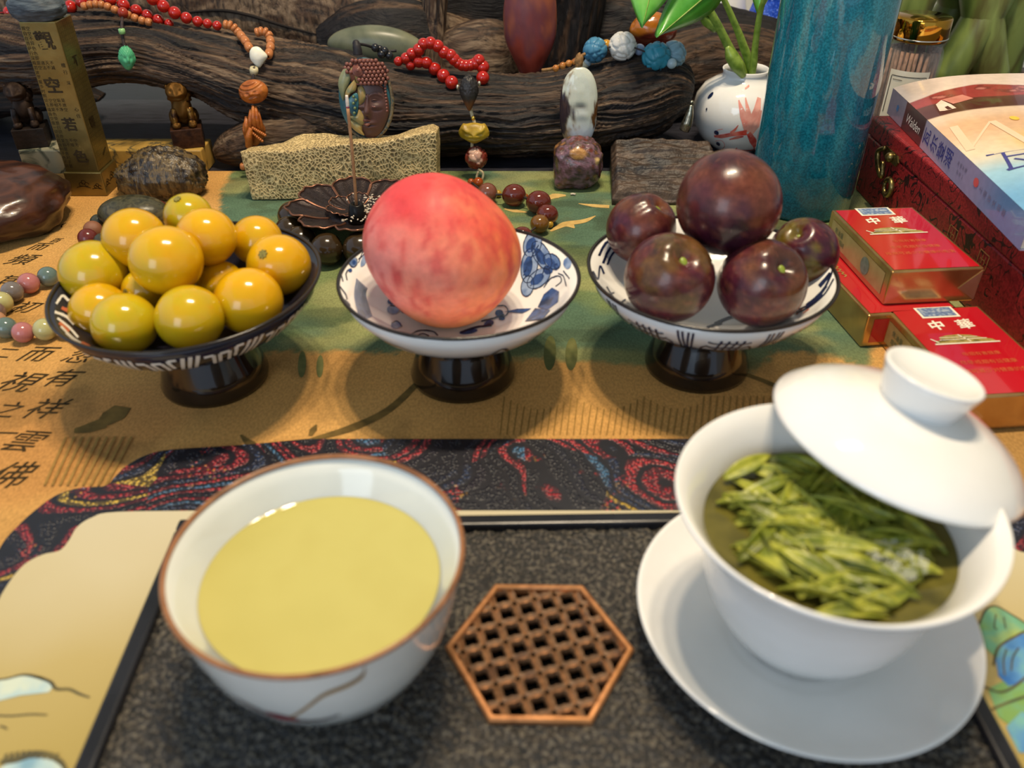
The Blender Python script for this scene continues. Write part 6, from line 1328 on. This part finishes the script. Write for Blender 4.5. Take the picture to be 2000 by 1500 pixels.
def block_mesh():
    bl_, br_ = P(490, 392, 0), P(858, 388, 0); nx, ny, nz_ = 150, 26, 46
    FX = (np.array([492, 540, 587, 612, 650, 700, 750, 800, 825, 858]) - 490) / 368.; FZ = [.0405, .0410, .0404, .0432, .0446, .0474, .0474, .0522, .0547, .0560]
    KX = (np.array([490, 550, 590, 637, 662, 775, 812, 845, 858]) - 490) / 368.; KZ = [.0320, .0360, .0432, .0436, .0420, .0420, .0480, .0520, .0490]
    def surf(u, v, w):  # unit cube -> block
        x = bl_[0] + (br_[0] - bl_[0]) * u + .004 * (w - .5) * (u - .5); y = .641 + .034 * v; z = .0005 + (np.interp(u, FX, FZ) * (1 - v) + np.interp(u, KX, KZ) * v) * w
        return np.column_stack([x, y, z])
    V, Fc = [], []
    def face(fu, na, nb_):
        a, b = np.meshgrid(np.linspace(0, 1, na), np.linspace(0, 1, nb_), indexing='ij'); k = len(V); V.extend(fu(a.ravel(), b.ravel())); Fc.extend([tuple(k + i for i in f) for f in gridfaces(na, nb_)])
    o = lambda a: np.zeros_like(a); i1 = lambda a: np.ones_like(a)
    face(lambda a, b: surf(a, o(a), b), nx, nz_); face(lambda a, b: surf(a, i1(a), b), nx, nz_); face(lambda a, b: surf(a, b, i1(a)), nx, ny); face(lambda a, b: surf(a, b, o(a)), nx, ny); face(lambda a, b: surf(o(a), a, b), ny, nz_); face(lambda a, b: surf(i1(a), a, b), ny, nz_)
    V = np.array(V); bm = bmesh.new(); me = mesh('cracked_wood_block', V, Fc, None); bm.from_mesh(me); bmesh.ops.remove_doubles(bm, verts=bm.verts, dist=.00005); bmesh.ops.recalc_face_normals(bm, faces=bm.faces)
    for _ in range(3): bmesh.ops.smooth_vert(bm, verts=bm.verts, factor=.5, use_axis_x=True, use_axis_y=True, use_axis_z=True)
    bm.normal_update(); co = np.array([v.co for v in bm.verts]); d = (fbm(co * 60, 3) - .5) * .003
    for v, dd in zip(bm.verts, d): v.co += v.normal * dd
    o_ = Vector((-.137, .665, 0))
    for v in bm.verts: v.co -= o_
    bm.to_mesh(me); bm.free()
    m, N, K, b = nodes_mat('cracked_bark', .6, 0, .4); tc = N.new('ShaderNodeTexCoord'); mp = N.new('ShaderNodeMapping'); mp.inputs['Scale'].default_value = (1, 1, .75); K(tc.outputs['Object'], mp.inputs[0])
    nz0 = N.new('ShaderNodeTexNoise'); nz0.inputs['Scale'].default_value = 90; K(mp.outputs[0], nz0.inputs['Vector']); va = N.new('ShaderNodeVectorMath'); va.operation = 'MULTIPLY_ADD'; K(nz0.outputs['Color'], va.inputs[0]); va.inputs[1].default_value = (.006, .006, .006); K(mp.outputs[0], va.inputs[2])
    vo = N.new('ShaderNodeTexVoronoi'); vo.feature = 'DISTANCE_TO_EDGE'; vo.inputs['Scale'].default_value = 400; K(va.outputs[0], vo.inputs['Vector'])
    n2 = N.new('ShaderNodeTexNoise'); n2.inputs['Scale'].default_value = 30; K(tc.outputs['Object'], n2.inputs['Vector'])
    c1 = nramp(N, K, vo.outputs['Distance'], [(.03, '#e6ca90'), (.13, '#9c8454'), (.4, '#66573a')]); mx = N.new('ShaderNodeMix'); mx.data_type = 'RGBA'; K(nramp(N, K, n2.outputs['Fac'], [(.46, '#000000'), (.70, '#b0b0b0')]), mx.inputs[0]); K(c1, mx.inputs[6]); mx.inputs[7].default_value = L4('#cdb076')
    K(mx.outputs[2], b.inputs['Base Color']); bp = N.new('ShaderNodeBump'); bp.inputs['Strength'].default_value = .8; bp.inputs['Distance'].default_value = .0022; bp.invert = True; K(vo.outputs['Distance'], bp.inputs['Height']); K(bp.outputs[0], b.inputs['Normal'])
    me.materials.append(m); me.polygons.foreach_set('use_smooth', [True] * len(me.polygons)); return me
tag(put('cracked_wood_block', block_mesh(), None, loc=(-.137, .665, 0)), 'pale tan crackled wooden block under the face pendant', 'wood block')
# little silver figure
sp = Yp(1342, 228, .722); sr = metres(1, sp)
fig = thing('silver_figure', 'tiny silver gourd shaped figure leaning between the driftwood and goldfish vase', 'figurine', Yp(1342, 255, .722))
slv = M('tarnished_silver', ['#8a8470', '#b0aa94', '#6a6450'], 200, .2, .9)
put('body', tube('body', [(-6 * sr, 0, 0), (-2 * sr, 0, 14 * sr), (1 * sr, 0, 32 * sr), (2 * sr, 0, 50 * sr)], [sr * 10, sr * 11, sr * 8, sr * 3.5], slv, 16, 24), None, fig)
put('head', ball('head', slv, sr * 4.2, 16, 10), None, fig, (2.5 * sr, 0, 55 * sr))
# ================================================================ INCENSE BURNER ON DARK BEADS
LC = np.array([-.1150, .5750])
agar = M('dark_agarwood_bead', ['#2c2012', '#4a3820', '#3a2c18'], 130, .18, coat=.3, rand=6, kind='wave', distort=6, detail=2)
dbm = ball('bead', agar, 1, 28, 18, lambda U: U * (1 + .03 * (fbm(U * 2, 2) - .5))[:, None])
nb_ = 13; rr = .0482; bl = []
for k in range(nb_):
    a = -PI / 2 - .28 + k * 2 * PI / nb_; r = .0114 + .0006 * math.sin(k * 2.1); bl.append((dbm, (LC[0] + rr * math.cos(a), LC[1] + rr * math.sin(a) * .98, r + .0003), r, (math.sin(k), math.cos(k), .4)))
strand('agarwood_bracelet', 'ring of large dark brown wooden beads around the lotus incense dish', 'bracelet', (*LC, .0003), bl, [(LC[0] + rr * math.cos(a), LC[1] + rr * math.sin(a), .0115) for a in np.linspace(0, 2 * PI, 24)], dkc)
bronze = M('dark_bronze', ['#241c1c', '#352a28', '#2c2222'], 300, .38, .5, bump=.25, bscale=900); bedge = M('copper_edge', ['#7a5242', '#95664e'], 120, .3, .7)
dish = thing('incense_dish', 'dark bronze lotus petal incense dish with copper edges and an upright holder', 'incense burner', (*LC, .0150))
def lotus_petal(R, w, z0, z1, a, r0):
    """one petal: (radial t, lateral s)"""
    n, m = 14, 21; V = []; edge = []
    for i in range(n):
        t = i / (n - 1)
        for j in range(m):
            s = (j / (m - 1) - .5) * 2
            edge_r = R * (1 - .20 * abs(s) ** 3.2 + .035 * math.exp(-(s / .13) ** 2) + .012 * math.cos(s * 9))
            rad = r0 + (edge_r - r0) * t; la = s * w
            z = z0 + (z1 - z0) * (t ** 2.2) - .0016 * abs(s) ** 3 * t + .0004 * math.cos(s * 14) * t
            aa = a + la; V.append((rad * math.cos(aa), rad * math.sin(aa), z))
    idx = [i * m for i in range(3, n)] + [(n - 1) * m + j for j in range(1, m)] + [i * m + m - 1 for i in range(n - 2, 2, -1)]
    return V, gridfaces(n, m), [V[i] for i in idx]
for ring, (R, w, z0, z1, num, r0, ph) in enumerate(((.0475, .405, .004, .0120, 8, .008, .2), (.0205, .54, .0062, .0105, 6, .004, .5))):
    for k in range(num):
        V, Fc, ed = lotus_petal(R, w, z0, z1, ph + k * 2 * PI / num, r0); me = mesh('petal', V, Fc, bronze); bm = bmesh.new(); bm.from_mesh(me); bmesh.ops.solidify(bm, geom=bm.faces[:], thickness=.0007); bm.to_mesh(me); bm.free()
        o = put('petal', me, None, dish); put('petal_edge', tube('petal_edge', ed, .0008 if ring == 0 else .0005, bedge, 6, 50), None, o)
put('dish_base', lathe('dish_base', [(0, 0), (.016, 0), (.020, .0008), (.024, .0045), (.012, .0060), (0, .0062)], bronze, 40), None, dish)
hx = P(697, 412, .0285); ho = np.array([hx[0] - LC[0], hx[1] - LC[1], 0])
put('holder', lathe('holder', [(0, .006), (.0072, .006), (.0066, .010), (.0050, .0185), (.0042, .0190), (.0022, .0186), (.0020, .0150), (0, .0150)], M('black_holder', ['#14120f', '#221c18'], 90, .3, .5), 32), None, dish, ho)
ashm = M('pale_ash', ['#b8a894', '#d0c4b0', '#9a8a78'], 300, .9)
V, Fc = [], []; ra = random.Random(8); bv, bf = ballVF(7, 5)
for k in range(70):
    px, py = (ra.gauss(715, 14), ra.gauss(400, 12)) if k < 56 else (ra.uniform(670, 720), ra.uniform(420, 432))
    p = P(px, py, .0285 + ra.uniform(0, .001)); n0 = len(V); sx, sy = ra.uniform(.0006, .0018), ra.uniform(.0004, .0008); a = ra.uniform(0, PI)
    for v in bv: V.append((p[0] + sx * v[0] * math.cos(a) - sy * v[1] * math.sin(a), p[1] + sx * v[0] * math.sin(a) + sy * v[1] * math.cos(a), p[2] + .0006 * v[2]))
    Fc += [tuple(n0 + i for i in f) for f in bf]
tag(put('ash', mesh('ash', V, Fc, ashm, off=(*LC, .028)), None, loc=(*LC, .028)), 'crumbs of pale incense ash lying in the lotus dish', 'ash', kind='stuff')
hb_ = np.array([hx[0], hx[1], .0150 + .0152]); tip = Yp(677, 186, hx[1] + .004)
stk_ = thing('burning_incense_stick', 'single thin incense stick with ashy tip standing in the lotus dish', 'incense stick', hb_)
d = tip - hb_
put('stick', tube('stick', [hb_, hb_ + d * .5 + np.array([.0004, 0, 0]), hb_ + d * .90], .0011, M('tan_stick', ['#9a6c48', '#b08058'], 200, .7), 8, 12, off=hb_), None, stk_)
put('ash_tip', tube('ash_tip', [hb_ + d * .905, hb_ + d * .95, tip], [.0011, .0012, .0009], M('white_ash_tip', ['#d8c8b8', '#e8dccf'], 200, .9), 8, 8, off=hb_), None, stk_)
put('ember', tube('ember', [hb_ + d * .897, hb_ + d * .907], .00118, M('ember_purple', ['#7a2040', '#8a3050'], 200, .8), 8, 4, off=hb_), None, stk_)
# scattered crumbs on the runner
for px, py in ((1119, 382), (567, 401)):
    tag(put('ash_crumb', tube('ash_crumb', [(-.002, 0, .001), (0, .0003, .0012), (.002, -.0003, .001)], .0009, ashm, 6), None, loc=(*P(px, py, 0)[:2], .0001)), 'small pale crumb of ash lying on the green runner', 'ash crumb', 'ash crumbs on the green runner')

# ================================================================ RED-BROWN BRACELET ON THE RUNNER
agm = M('red_agate_bead', ['#3a0f0c', '#6a1c14', '#4a1810', '#8a5030'], 110, .12, coat=.5, rand=7, distort=1.5); agm2 = M('ochre_agate_bead', ['#5a3a10', '#7a5018', '#6a4414'], 110, .14, coat=.5)
pinkb = M('dusty_agate_bead', ['#6a3a2c', '#80503c'], 110, .16, coat=.4); yel = M('yellow_spacer', ['#a8801c', '#b8902c'], 90, .25)
ag = unit_ball('ag', agm, n=28, m=18, fn=lambda U: U * np.array([1.08, .95, 1]) * (1 + .05 * (fbm(U * 2 + 1, 2) - .5))[:, None]); ag2 = unit_ball('ag2', agm2, n=28, m=18, fn=lambda U: U * np.array([1, 1, .95])); ag3 = unit_ball('ag3', pinkb); ysp = unit_ball('ysp', yel); osp = unit_ball('osp', M('orange_spacer', ['#8a3a10', '#a04a18'], 90, .18))
bl = []
for me, px, py, r in ((ag3, 952, 378, 20), (ag, 1004, 382, 22), (ag, 1052, 396, 23), (ag, 1069, 420, 20), (ag2, 1054, 438, 19), (ysp, 973, 379, 7), (osp, 934, 357, 10), (osp, 920, 356, 7), (osp, 1027, 384, 5), (ysp, 1074, 439, 7), (ag, 1020, 462, 19), (ag2, 985, 468, 19)):
    z = .0085
    for _ in range(4):
        c = P(px, py, z); z = metres(r, c)
    bl.append((me, c + np.array([0, 0, .0003]), z, None))
cc = P(1010, 410, 0)
strand('agate_bracelet', 'dark red and brown agate bead bracelet lying on the green runner behind the peach', 'bracelet', cc, bl, [b_[1] for b_ in (bl[7], bl[0], bl[1], bl[2], bl[3], bl[4], bl[10], bl[11])], dkc)

# ================================================================ PASTEL BEADS, OLIVE STONE, DARK BEADS AT THE LEFT
def pb_(name, c): return unit_ball(name, M(name, c, 60, .14, coat=.4))
pk, tl_, gy_, yl_, pe, mv = pb_('pink_bead', ['#a86460', '#b87470']), pb_('teal_grey_bead', ['#566860', '#667870']), pb_('grey_mauve_bead', ['#6a625e', '#7a706a']), pb_('pale_yellow_bead', ['#aaa468', '#b8b27c']), pb_('peach_bead', ['#b07e5c', '#bc8c68']), pb_('mauve_bead', ['#6a544e', '#7a625a'])
bl = []
for me, px, py, r in ((tl_, 94, 541, 19.5), (pk, 56, 554, 20.5), (gy_, 24, 571, 21), (yl_, 2, 592, 22), (mv, -10, 610, 20), (pe, -8, 628, 20), (tl_, 12, 641, 21), (pk, 45, 650, 20.5), (yl_, 88, 644, 22), (gy_, 132, 640, 20)):
    z = .006
    for _ in range(4): c = P(px, py, z); z = metres(r, c)
    bl.append((me, c + np.array([0, 0, .0003]), z, None))
cc = P(40, 600, 0)
strand('pastel_bead_bracelet', 'bracelet of pink, grey, green and yellow beads lying on the calligraphy', 'bracelet', cc, bl, [b_[1] for b_ in bl], dkc)
bl = []
cl_b, mr_b, ol_b = unit_ball('clay', M('clay_bead', ['#7a4a30', '#94644a', '#6a3c28'], 200, .5, bump=.2)), unit_ball('maroon', M('maroon_bead', ['#5a2420', '#6f302a'], 90, .2)), unit_ball('olv', M('olive_bead', ['#2c2e22', '#44463a', '#3a3428'], 130, .3))
for me, px, py, r in ((ol_b, 193, 435, 16), (cl_b, 182, 450, 18), (mr_b, 172, 466, 19), (ol_b, 200, 472, 16), (mr_b, 312, 407, 15), (mr_b, 206, 421, 9)):
    z = .006
    for _ in range(4): c = P(px, py, z); z = metres(r, c)
    bl.append((me, c + np.array([0, 0, .0003]), z, None))
cc = P(185, 470, 0)
strand('mixed_bead_string', 'string of olive, clay and maroon beads curving behind the tomato bowl', 'bead string', cc, bl, [bl[i][1] for i in (3, 2, 1, 0, 5)], dkc)
ov = P(262, 418, .013)
tag(put('olive_pebble', ball('olive_pebble', M('olive_pebble', ['#2a2a1e', '#4a4630', '#383424', '#5a5238'], 120, .35, bump=.1), .0235, 40, 26, lambda U: U * np.array([1.12, .72, .56]) * (1 + .06 * (fbm(U * 2 + 6, 2) - .5))[:, None]), None, loc=(ov[0], ov[1], .0136)), 'smooth dark olive pebble behind the tomato bowl', 'stone')

# ================================================================ BRASS PILLAR
pcn = np.array([-.3465, .6655]); PS = .0305; PA = 0.0
brs = M('engraved_brass', ['#6c5e34', '#7c6c3e', '#8a7a48'], 30, .32, .78, bump=.06, bscale=200); brsd = M('brass_recess', ['#2a2010', '#3a2c14'], 100, .5, .5); brsl = M('brass_bright', ['#9a8448', '#b09a58'], 120, .3, .8)
pil = thing('brass_pillar', 'square brass paperweight pillar engraved with sutra characters under a slate stone', 'paperweight', (*pcn, .0002))
put('pedestal', boxm('pedestal', PS, PS, .0200, brs, .0008), None, pil)
PSs = .0268; PH = .1335
put('shaft', boxm('shaft', PSs, PSs, PH - .0200, brs, .0007, 2, .0200), None, pil)
sutra = '观自在菩萨行深般若波罗蜜多时照见五蕴皆空度一切苦厄舍利子色不异空空不异色色即是空空即是色受想行识亦复如是舍利子是诸法空相不生不灭不垢不净不增不减是故空中无色无受想行识无眼耳鼻舌身意无色声香味触法无眼界乃至无意识界无无明亦无无明尽乃至无老死亦无老死尽无苦集灭道无智亦无得以无所得故菩提萨埵依般若波罗蜜多故心无挂碍'
fm = lambda q: np.column_stack([q[:, 0], np.full(len(q), -PSs / 2 - .0002), q[:, 1]])
rm_ = lambda q: np.column_stack([np.full(len(q), PSs / 2 + .0002), q[:, 0], q[:, 1]])
cache = {}
def col_text(cols, z_top, z_bot, sz, skip=()):
    it = []; k = 0
    for x in cols:
        z = z_top
        while z > z_bot:
            if not any(a < z < b and xa < x < xb for a, b, xa, xb in skip): it.append((sutra[k % len(sutra)], x, z, sz, 0, 0, 0)); k += 1
            z -= sz * 1.12
    return it
skip = [(.108, .131, -.008, .012), (.078, .098, -.010, .006), (.048, .068, -.006, .008), (.024, .040, -.006, .010)]
put('front_script', glyphs('front_script', col_text([-.0112, -.0080, -.0048, -.0016, .0018], .129, .024, .0031, skip) + [('檀', .0100, .103, .0034, 0, 0, 0), ('行', .0100, .098, .0034, 0, 0, 0), ('深', .0100, .090, .003, 0, 0, 0), ('心', .0100, .070, .0034, 0, 0, 0), ('任', .0100, .065, .0034, 0, 0, 0)], brsd, fm), None, pil)
put('front_large_script', glyphs('front_large_script', [('觀', .0015, .1205, .0135, 0, -.1, .02), ('空', -.0025, .0885, .0125, 0, -.1, .02), ('若', .0010, .0585, .0110, 0, -.1, .02), ('色', .0022, .0330, .0110, 0, -.1, .02)], brsd, lambda q: fm(q) - np.array([0, .0002, 0])), None, pil)
put('side_script', glyphs('side_script', col_text([-.0108, -.0078, -.0048, -.0018, .0012, .0042, .0072, .0102], .130, .026, .0029, [(.098, .108, -.004, .006), (.052, .062, -.006, .004)]), brsl, rm_), None, pil)
put('side_large_script', glyphs('side_large_script', [('不', 0, .103, .0085, 0, -.1, .02), ('蓉', -.002, .057, .009, 0, -.1, .02), ('一', .004, .031, .009, .5, 0, .02)], brsd, lambda q: rm_(q) + np.array([.0002, 0, 0])), None, pil)
fm2 = lambda q: np.column_stack([q[:, 0], np.full(len(q), -PS / 2 - .0002), q[:, 1]]); rm2 = lambda q: np.column_stack([np.full(len(q), PS / 2 + .0002), q[:, 0], q[:, 1]])
def cloud(cx, cz, s): return [([(cx + s * .30 * k + s * .22 * math.cos(t), cz + s * (.25 * (1 - abs(k))) + s * .22 * math.sin(t)) for t in np.linspace(0, 5.2, 9)], .0006) for k in (-1, 0, 1)] + [([(cx - s * .9, cz - s * .35), (cx - s * .2, cz - s * .2), (cx + s * .6, cz - s * .4)], .0006)]
put('cloud_relief', strokes('cloud_relief', cloud(-.001, .0100, .0075) + cloud(.0095, .008, .0055), fm2, brsd), None, pil)
put('cloud_relief', strokes('cloud_relief', cloud(.002, .0110, .007) + cloud(-.008, .009, .006), rm2, brsd), None, pil)
slate = M('blue_slate', ['#2c343a', '#3e4850', '#525c62'], 90, .6, stretch=(1, 1, 5), bump=.4, bscale=200)
def sfn(U):
    x, y, z = U.T; V = U * np.array([1.0, .75, .62]); V[:, 2] = np.where(z < 0, np.maximum(V[:, 2], -.42), V[:, 2]); V[:, 0] *= 1 - .3 * sm(.2, 1, x) * 0
    V[:, 2] *= 1 - .45 * sm(.1, 1, x) * (z > 0); st = .06 * (fbm(np.column_stack([x * 2, y * 2, z * 9]), 3) - .5); return V * (1 + .22 * (fbm(U * 2 + 5, 3) - .5) + st)[:, None]
sr_ = .0205
tag(put('slate_stone', ball('slate_stone', slate, sr_, 60, 44, sfn), None, loc=(pcn[0] - .002, pcn[1] - .002, PH + .0002 + .42 * sr_ * .97)), 'layered blue grey slate stone lying on top of the brass pillar', 'stone')

# ================================================================ STONE BAR WITH TWO LION SEALS
by_ = .703
def marble():
    m, N, K, b = nodes_mat('part_lit_marble', .22, 0, .5); tc = N.new('ShaderNodeTexCoord'); n1 = N.new('ShaderNodeTexNoise'); n1.inputs['Scale'].default_value = 22; n1.inputs['Detail'].default_value = 6; n1.inputs['Distortion'].default_value = 1.2; K(tc.outputs['Object'], n1.inputs['Vector'])
    d = nmath(N, K, 'ABSOLUTE', nmath(N, K, 'SUBTRACT', n1.outputs['Fac'], .47)); c = nramp(N, K, d, [(0, '#4a4434'), (.012, '#8a7440'), (.03, '#b08c44'), (.2, '#c09a4e')])
    s = N.new('ShaderNodeSeparateXYZ'); K(tc.outputs['Object'], s.inputs[0]); k = nramp(N, K, nmath(N, K, 'MULTIPLY_ADD', s.outputs[0], -9.0, .0), [(.25, '#000000'), (.45, '#ffffff')])  # yellow light on the right part painted into the colour, left end greyer
    mx = N.new('ShaderNodeMix'); mx.data_type = 'RGBA'; K(k, mx.inputs[0]); K(c, mx.inputs[6]); K(nramp(N, K, d, [(0, '#2c3430'), (.01, '#5a5e50'), (.04, '#98947c')]), mx.inputs[7]); K(mx.outputs[2], b.inputs['Base Color']); return m
barR, barL = P(400, 336, 0)[0] + .002, P(40, 347, 0)[0]
bar = thing('marble_bar', 'long yellow-lit veined marble bar behind the brass pillar carrying two lion seals', 'stone bar', ((barL + barR) / 2, by_ + .012, .0002 - .001))
put('block', boxm('block', barR - barL, .0300, .0215, marble(), .0010), None, bar)
tlc = M('green_vein', ['#2c6a54', '#4a7a5a'], 120, .3)
bm_ = lambda q: np.column_stack([q[:, 0], np.full(len(q), -.0153), q[:, 1]])
cxb = (barL + barR) / 2
put('green_vein', strokes('green_vein', [([(-.250 + .0 - cxb * 0 - .0 + x, z) for x, z in ()] or [(.030, .0185), (.038, .0205), (.046, .0165), (.058, .0125), (.068, .0105)], [.0005, .005, .004, .002, .0004])], bm_, tlc), None, bar)
put('dark_crack', strokes('dark_crack', [([(.128, .0208), (.130, .017), (.1335, .013), (.132, .009)], [.0008, .0016, .0012, .0003]), ([(.141, .016), (.144, .012)], .0006), ([(.014, .0205), (.022, .0190)], .0007)], bm_, dkc), None, bar)
lion_m = M('gilt_bronze', ['#3a2210', '#6a4418', '#8a6428', '#4a2c14'], 160, .32, .75, bump=.4, bscale=420, bd=.0012); lion_d = M('dark_bronze_lion', ['#1c1410', '#33241a', '#4a382a'], 160, .4, .6, bump=.4, bscale=420, bd=.0012); base_m = M('brown_seal_base', ['#3a2010', '#4a2c18', '#2c180e'], 120, .45, .4, bump=.2)
base_d = M('dark_seal_base', ['#1e1814', '#2c221c'], 120, .5, .3, bump=.2)
def lion(label, px, py, yy, m, mb_, w, ang):
    """seated lion on a square base; (px,py): front bottom of the base on the bar"""
    c = Yp(px, py, yy); t = thing('lion_seal', label, 'figurine', (c[0], yy + w * .5, .0207 + .0004), (0, 0, ang)); s = w / .0205
    put('base', boxm('base', w, w, .0130 * s, mb_, .0006), None, t)
    h = .0130 * s
    def part(nm, x, y, z, rx, ry, rz, fn=None, rot=None, n=28):
        put(nm, ball(nm, m, 1, n, 18, fn or (lambda U: U * (1 + .14 * (fbm(U * 4 + x * 900, 3) - .5))[:, None])), None, t, (x * s, y * s, h + z * s), rot, (rx * s, ry * s, rz * s))
    part('body', 0, .0012, .0110, .0066, .0070, .0105, rot=(-.25, 0, 0), n=36)
    part('chest', 0, -.0035, .0125, .0056, .0045, .0080)
    part('mane', 0, .0006, .0205, .0080, .0066, .0080, fn=lambda U: U * (1 + .38 * (np.abs(2 * fbm(U * 4.5, 2) - 1) - .3))[:, None], n=44)
    def hf(U):
        x, y, z = U.T; V = U * (1 + .12 * (fbm(U * 4, 3) - .5))[:, None]; f = y < 0
        V[:, 1] -= f * (.42 * np.exp(-(x / .45) ** 2 - ((z + .1) / .28) ** 2) - .36 * np.exp(-(x / .6) ** 2 - ((z + .45) / .10) ** 2) - .26 * np.exp(-((np.abs(x) - .42) / .16) ** 2 - ((z - .25) / .14) ** 2)); return V
    part('head', -.0010, -.0036, .0235, .0070, .0066, .0064, fn=hf, n=48)
    for sx in (-1, 1):
        part('ear', sx * .0066, -.0006, .0265, .0014, .0016, .0018); part('front_paw', sx * .0052, -.0072, .0022, .0028, .0032, .0024); part('haunch', sx * .0062, .0030, .0050, .0036, .0062, .0054)
        put('front_leg', tube('front_leg', [(sx * .0046 * s, -.0045 * s, h + .0125 * s), (sx * .0054 * s, -.0064 * s, h + .0075 * s), (sx * .0052 * s, -.0066 * s, h + .0015 * s)], [.0026 * s, .0022 * s, .0024 * s], m, 10), None, t)
    part('tail', 0, .0078, .0100, .0026, .0022, .0072)
    part('ball', .0052, -.0074, .0030, .0026, .0026, .0026)
    return t
lion('gilt bronze seated lion on a brown seal base on the yellow-lit marble', 362, 291, .7035, lion_m, base_m, .0255, .30)
lion('dark bronze seated lion on a seal base beside the brass pillar', 60, 303, .7035, lion_d, base_d, .0255, .30)

# ================================================================ BURL ROCK, POLISHED ROOT, LEFT EDGE
def rockfn(U):
    x, y, z = U.T; V = U * np.array([1.0, .55, .60]); V[:, 2] = np.maximum(V[:, 2], -.40); V[:, 2] *= 1 - .35 * sm(-.2, -.9, x) * (z > 0)
    g = fbm(np.column_stack([x * 11 + z * 5, y * 9, z * 2.2 - x * 2]), 4); return V * (1 + .20 * (fbm(U * 2.2 + 3, 3) - .5) + .14 * (np.abs(2 * g - 1) - .4))[:, None]
tag(put('burl_rock', ball('burl_rock', M('petrified_burl', ['#1e1814', '#3c3020', '#6a5634', '#2c2620'], 130, .33, bump=.5, bscale=500, stretch=(1.4, 1, .45), spec=.6, bd=.0015), .0395, 110, 76, rockfn), None, loc=(-.2855, .6560, .0150)), 'dark craggy petrified burl rock standing in front of the marble bar', 'stone')
def rootfn(U):
    x, y, z = U.T; V = U * np.array([1, .82, .42]); V[:, 2] = np.maximum(V[:, 2], -.28)
    V[:, 1] -= .22 * x * 0; return V * (1 + .26 * (fbm(U * 1.7 + 11, 2) - .5) + .12 * (fbm(U * 4 + 3, 3) - .5))[:, None]
rp = P(30, 440, .012)
tag(put('polished_burl', ball('polished_burl', M('polished_rosewood', ['#241410', '#3c2116', '#54301e', '#2c1811'], 26, .30, coat=.2, distort=.6, bump=.12, bscale=90), .064, 96, 64, rootfn), None, loc=(-.398, .588, .0185), rot=(0, 0, .5)), 'polished reddish brown burl wood lying at the edge of the runner', 'wood carving')
fg = thing('brown_figure', 'dark amber brown rounded figure on a dark stand beside the dark lion', 'figurine', (-.432, .655, .0002))
put('stand', boxm('stand', .040, .036, .022, M('dark_stand', ['#1c100c', '#2a1810'], 90, .4), .002), None, fg)
put('figure', ball('figure', M('amber_brown', ['#2c160a', '#5a2e12', '#7a4420'], 40, .3, coat=.2, bump=.15), 1, 48, 36, lambda U: U * (1 + .2 * (fbm(U * 2 + 7, 3) - .5))[:, None]), None, fg, (0, 0, .043), None, (.019, .017, .026))
put('stand_dots', strokes('stand_dots', [([(-.016 + .003 * i, .004 + .004 * j), (-.0145 + .003 * i, .0055 + .004 * j)], .0009) for i in range(11) for j in range(4)], lambda q: np.column_stack([q[:, 0], np.full(len(q), -.0183), q[:, 1]]), M('stand_dots', ['#5a4a38'], 90, .5)), None, fg)
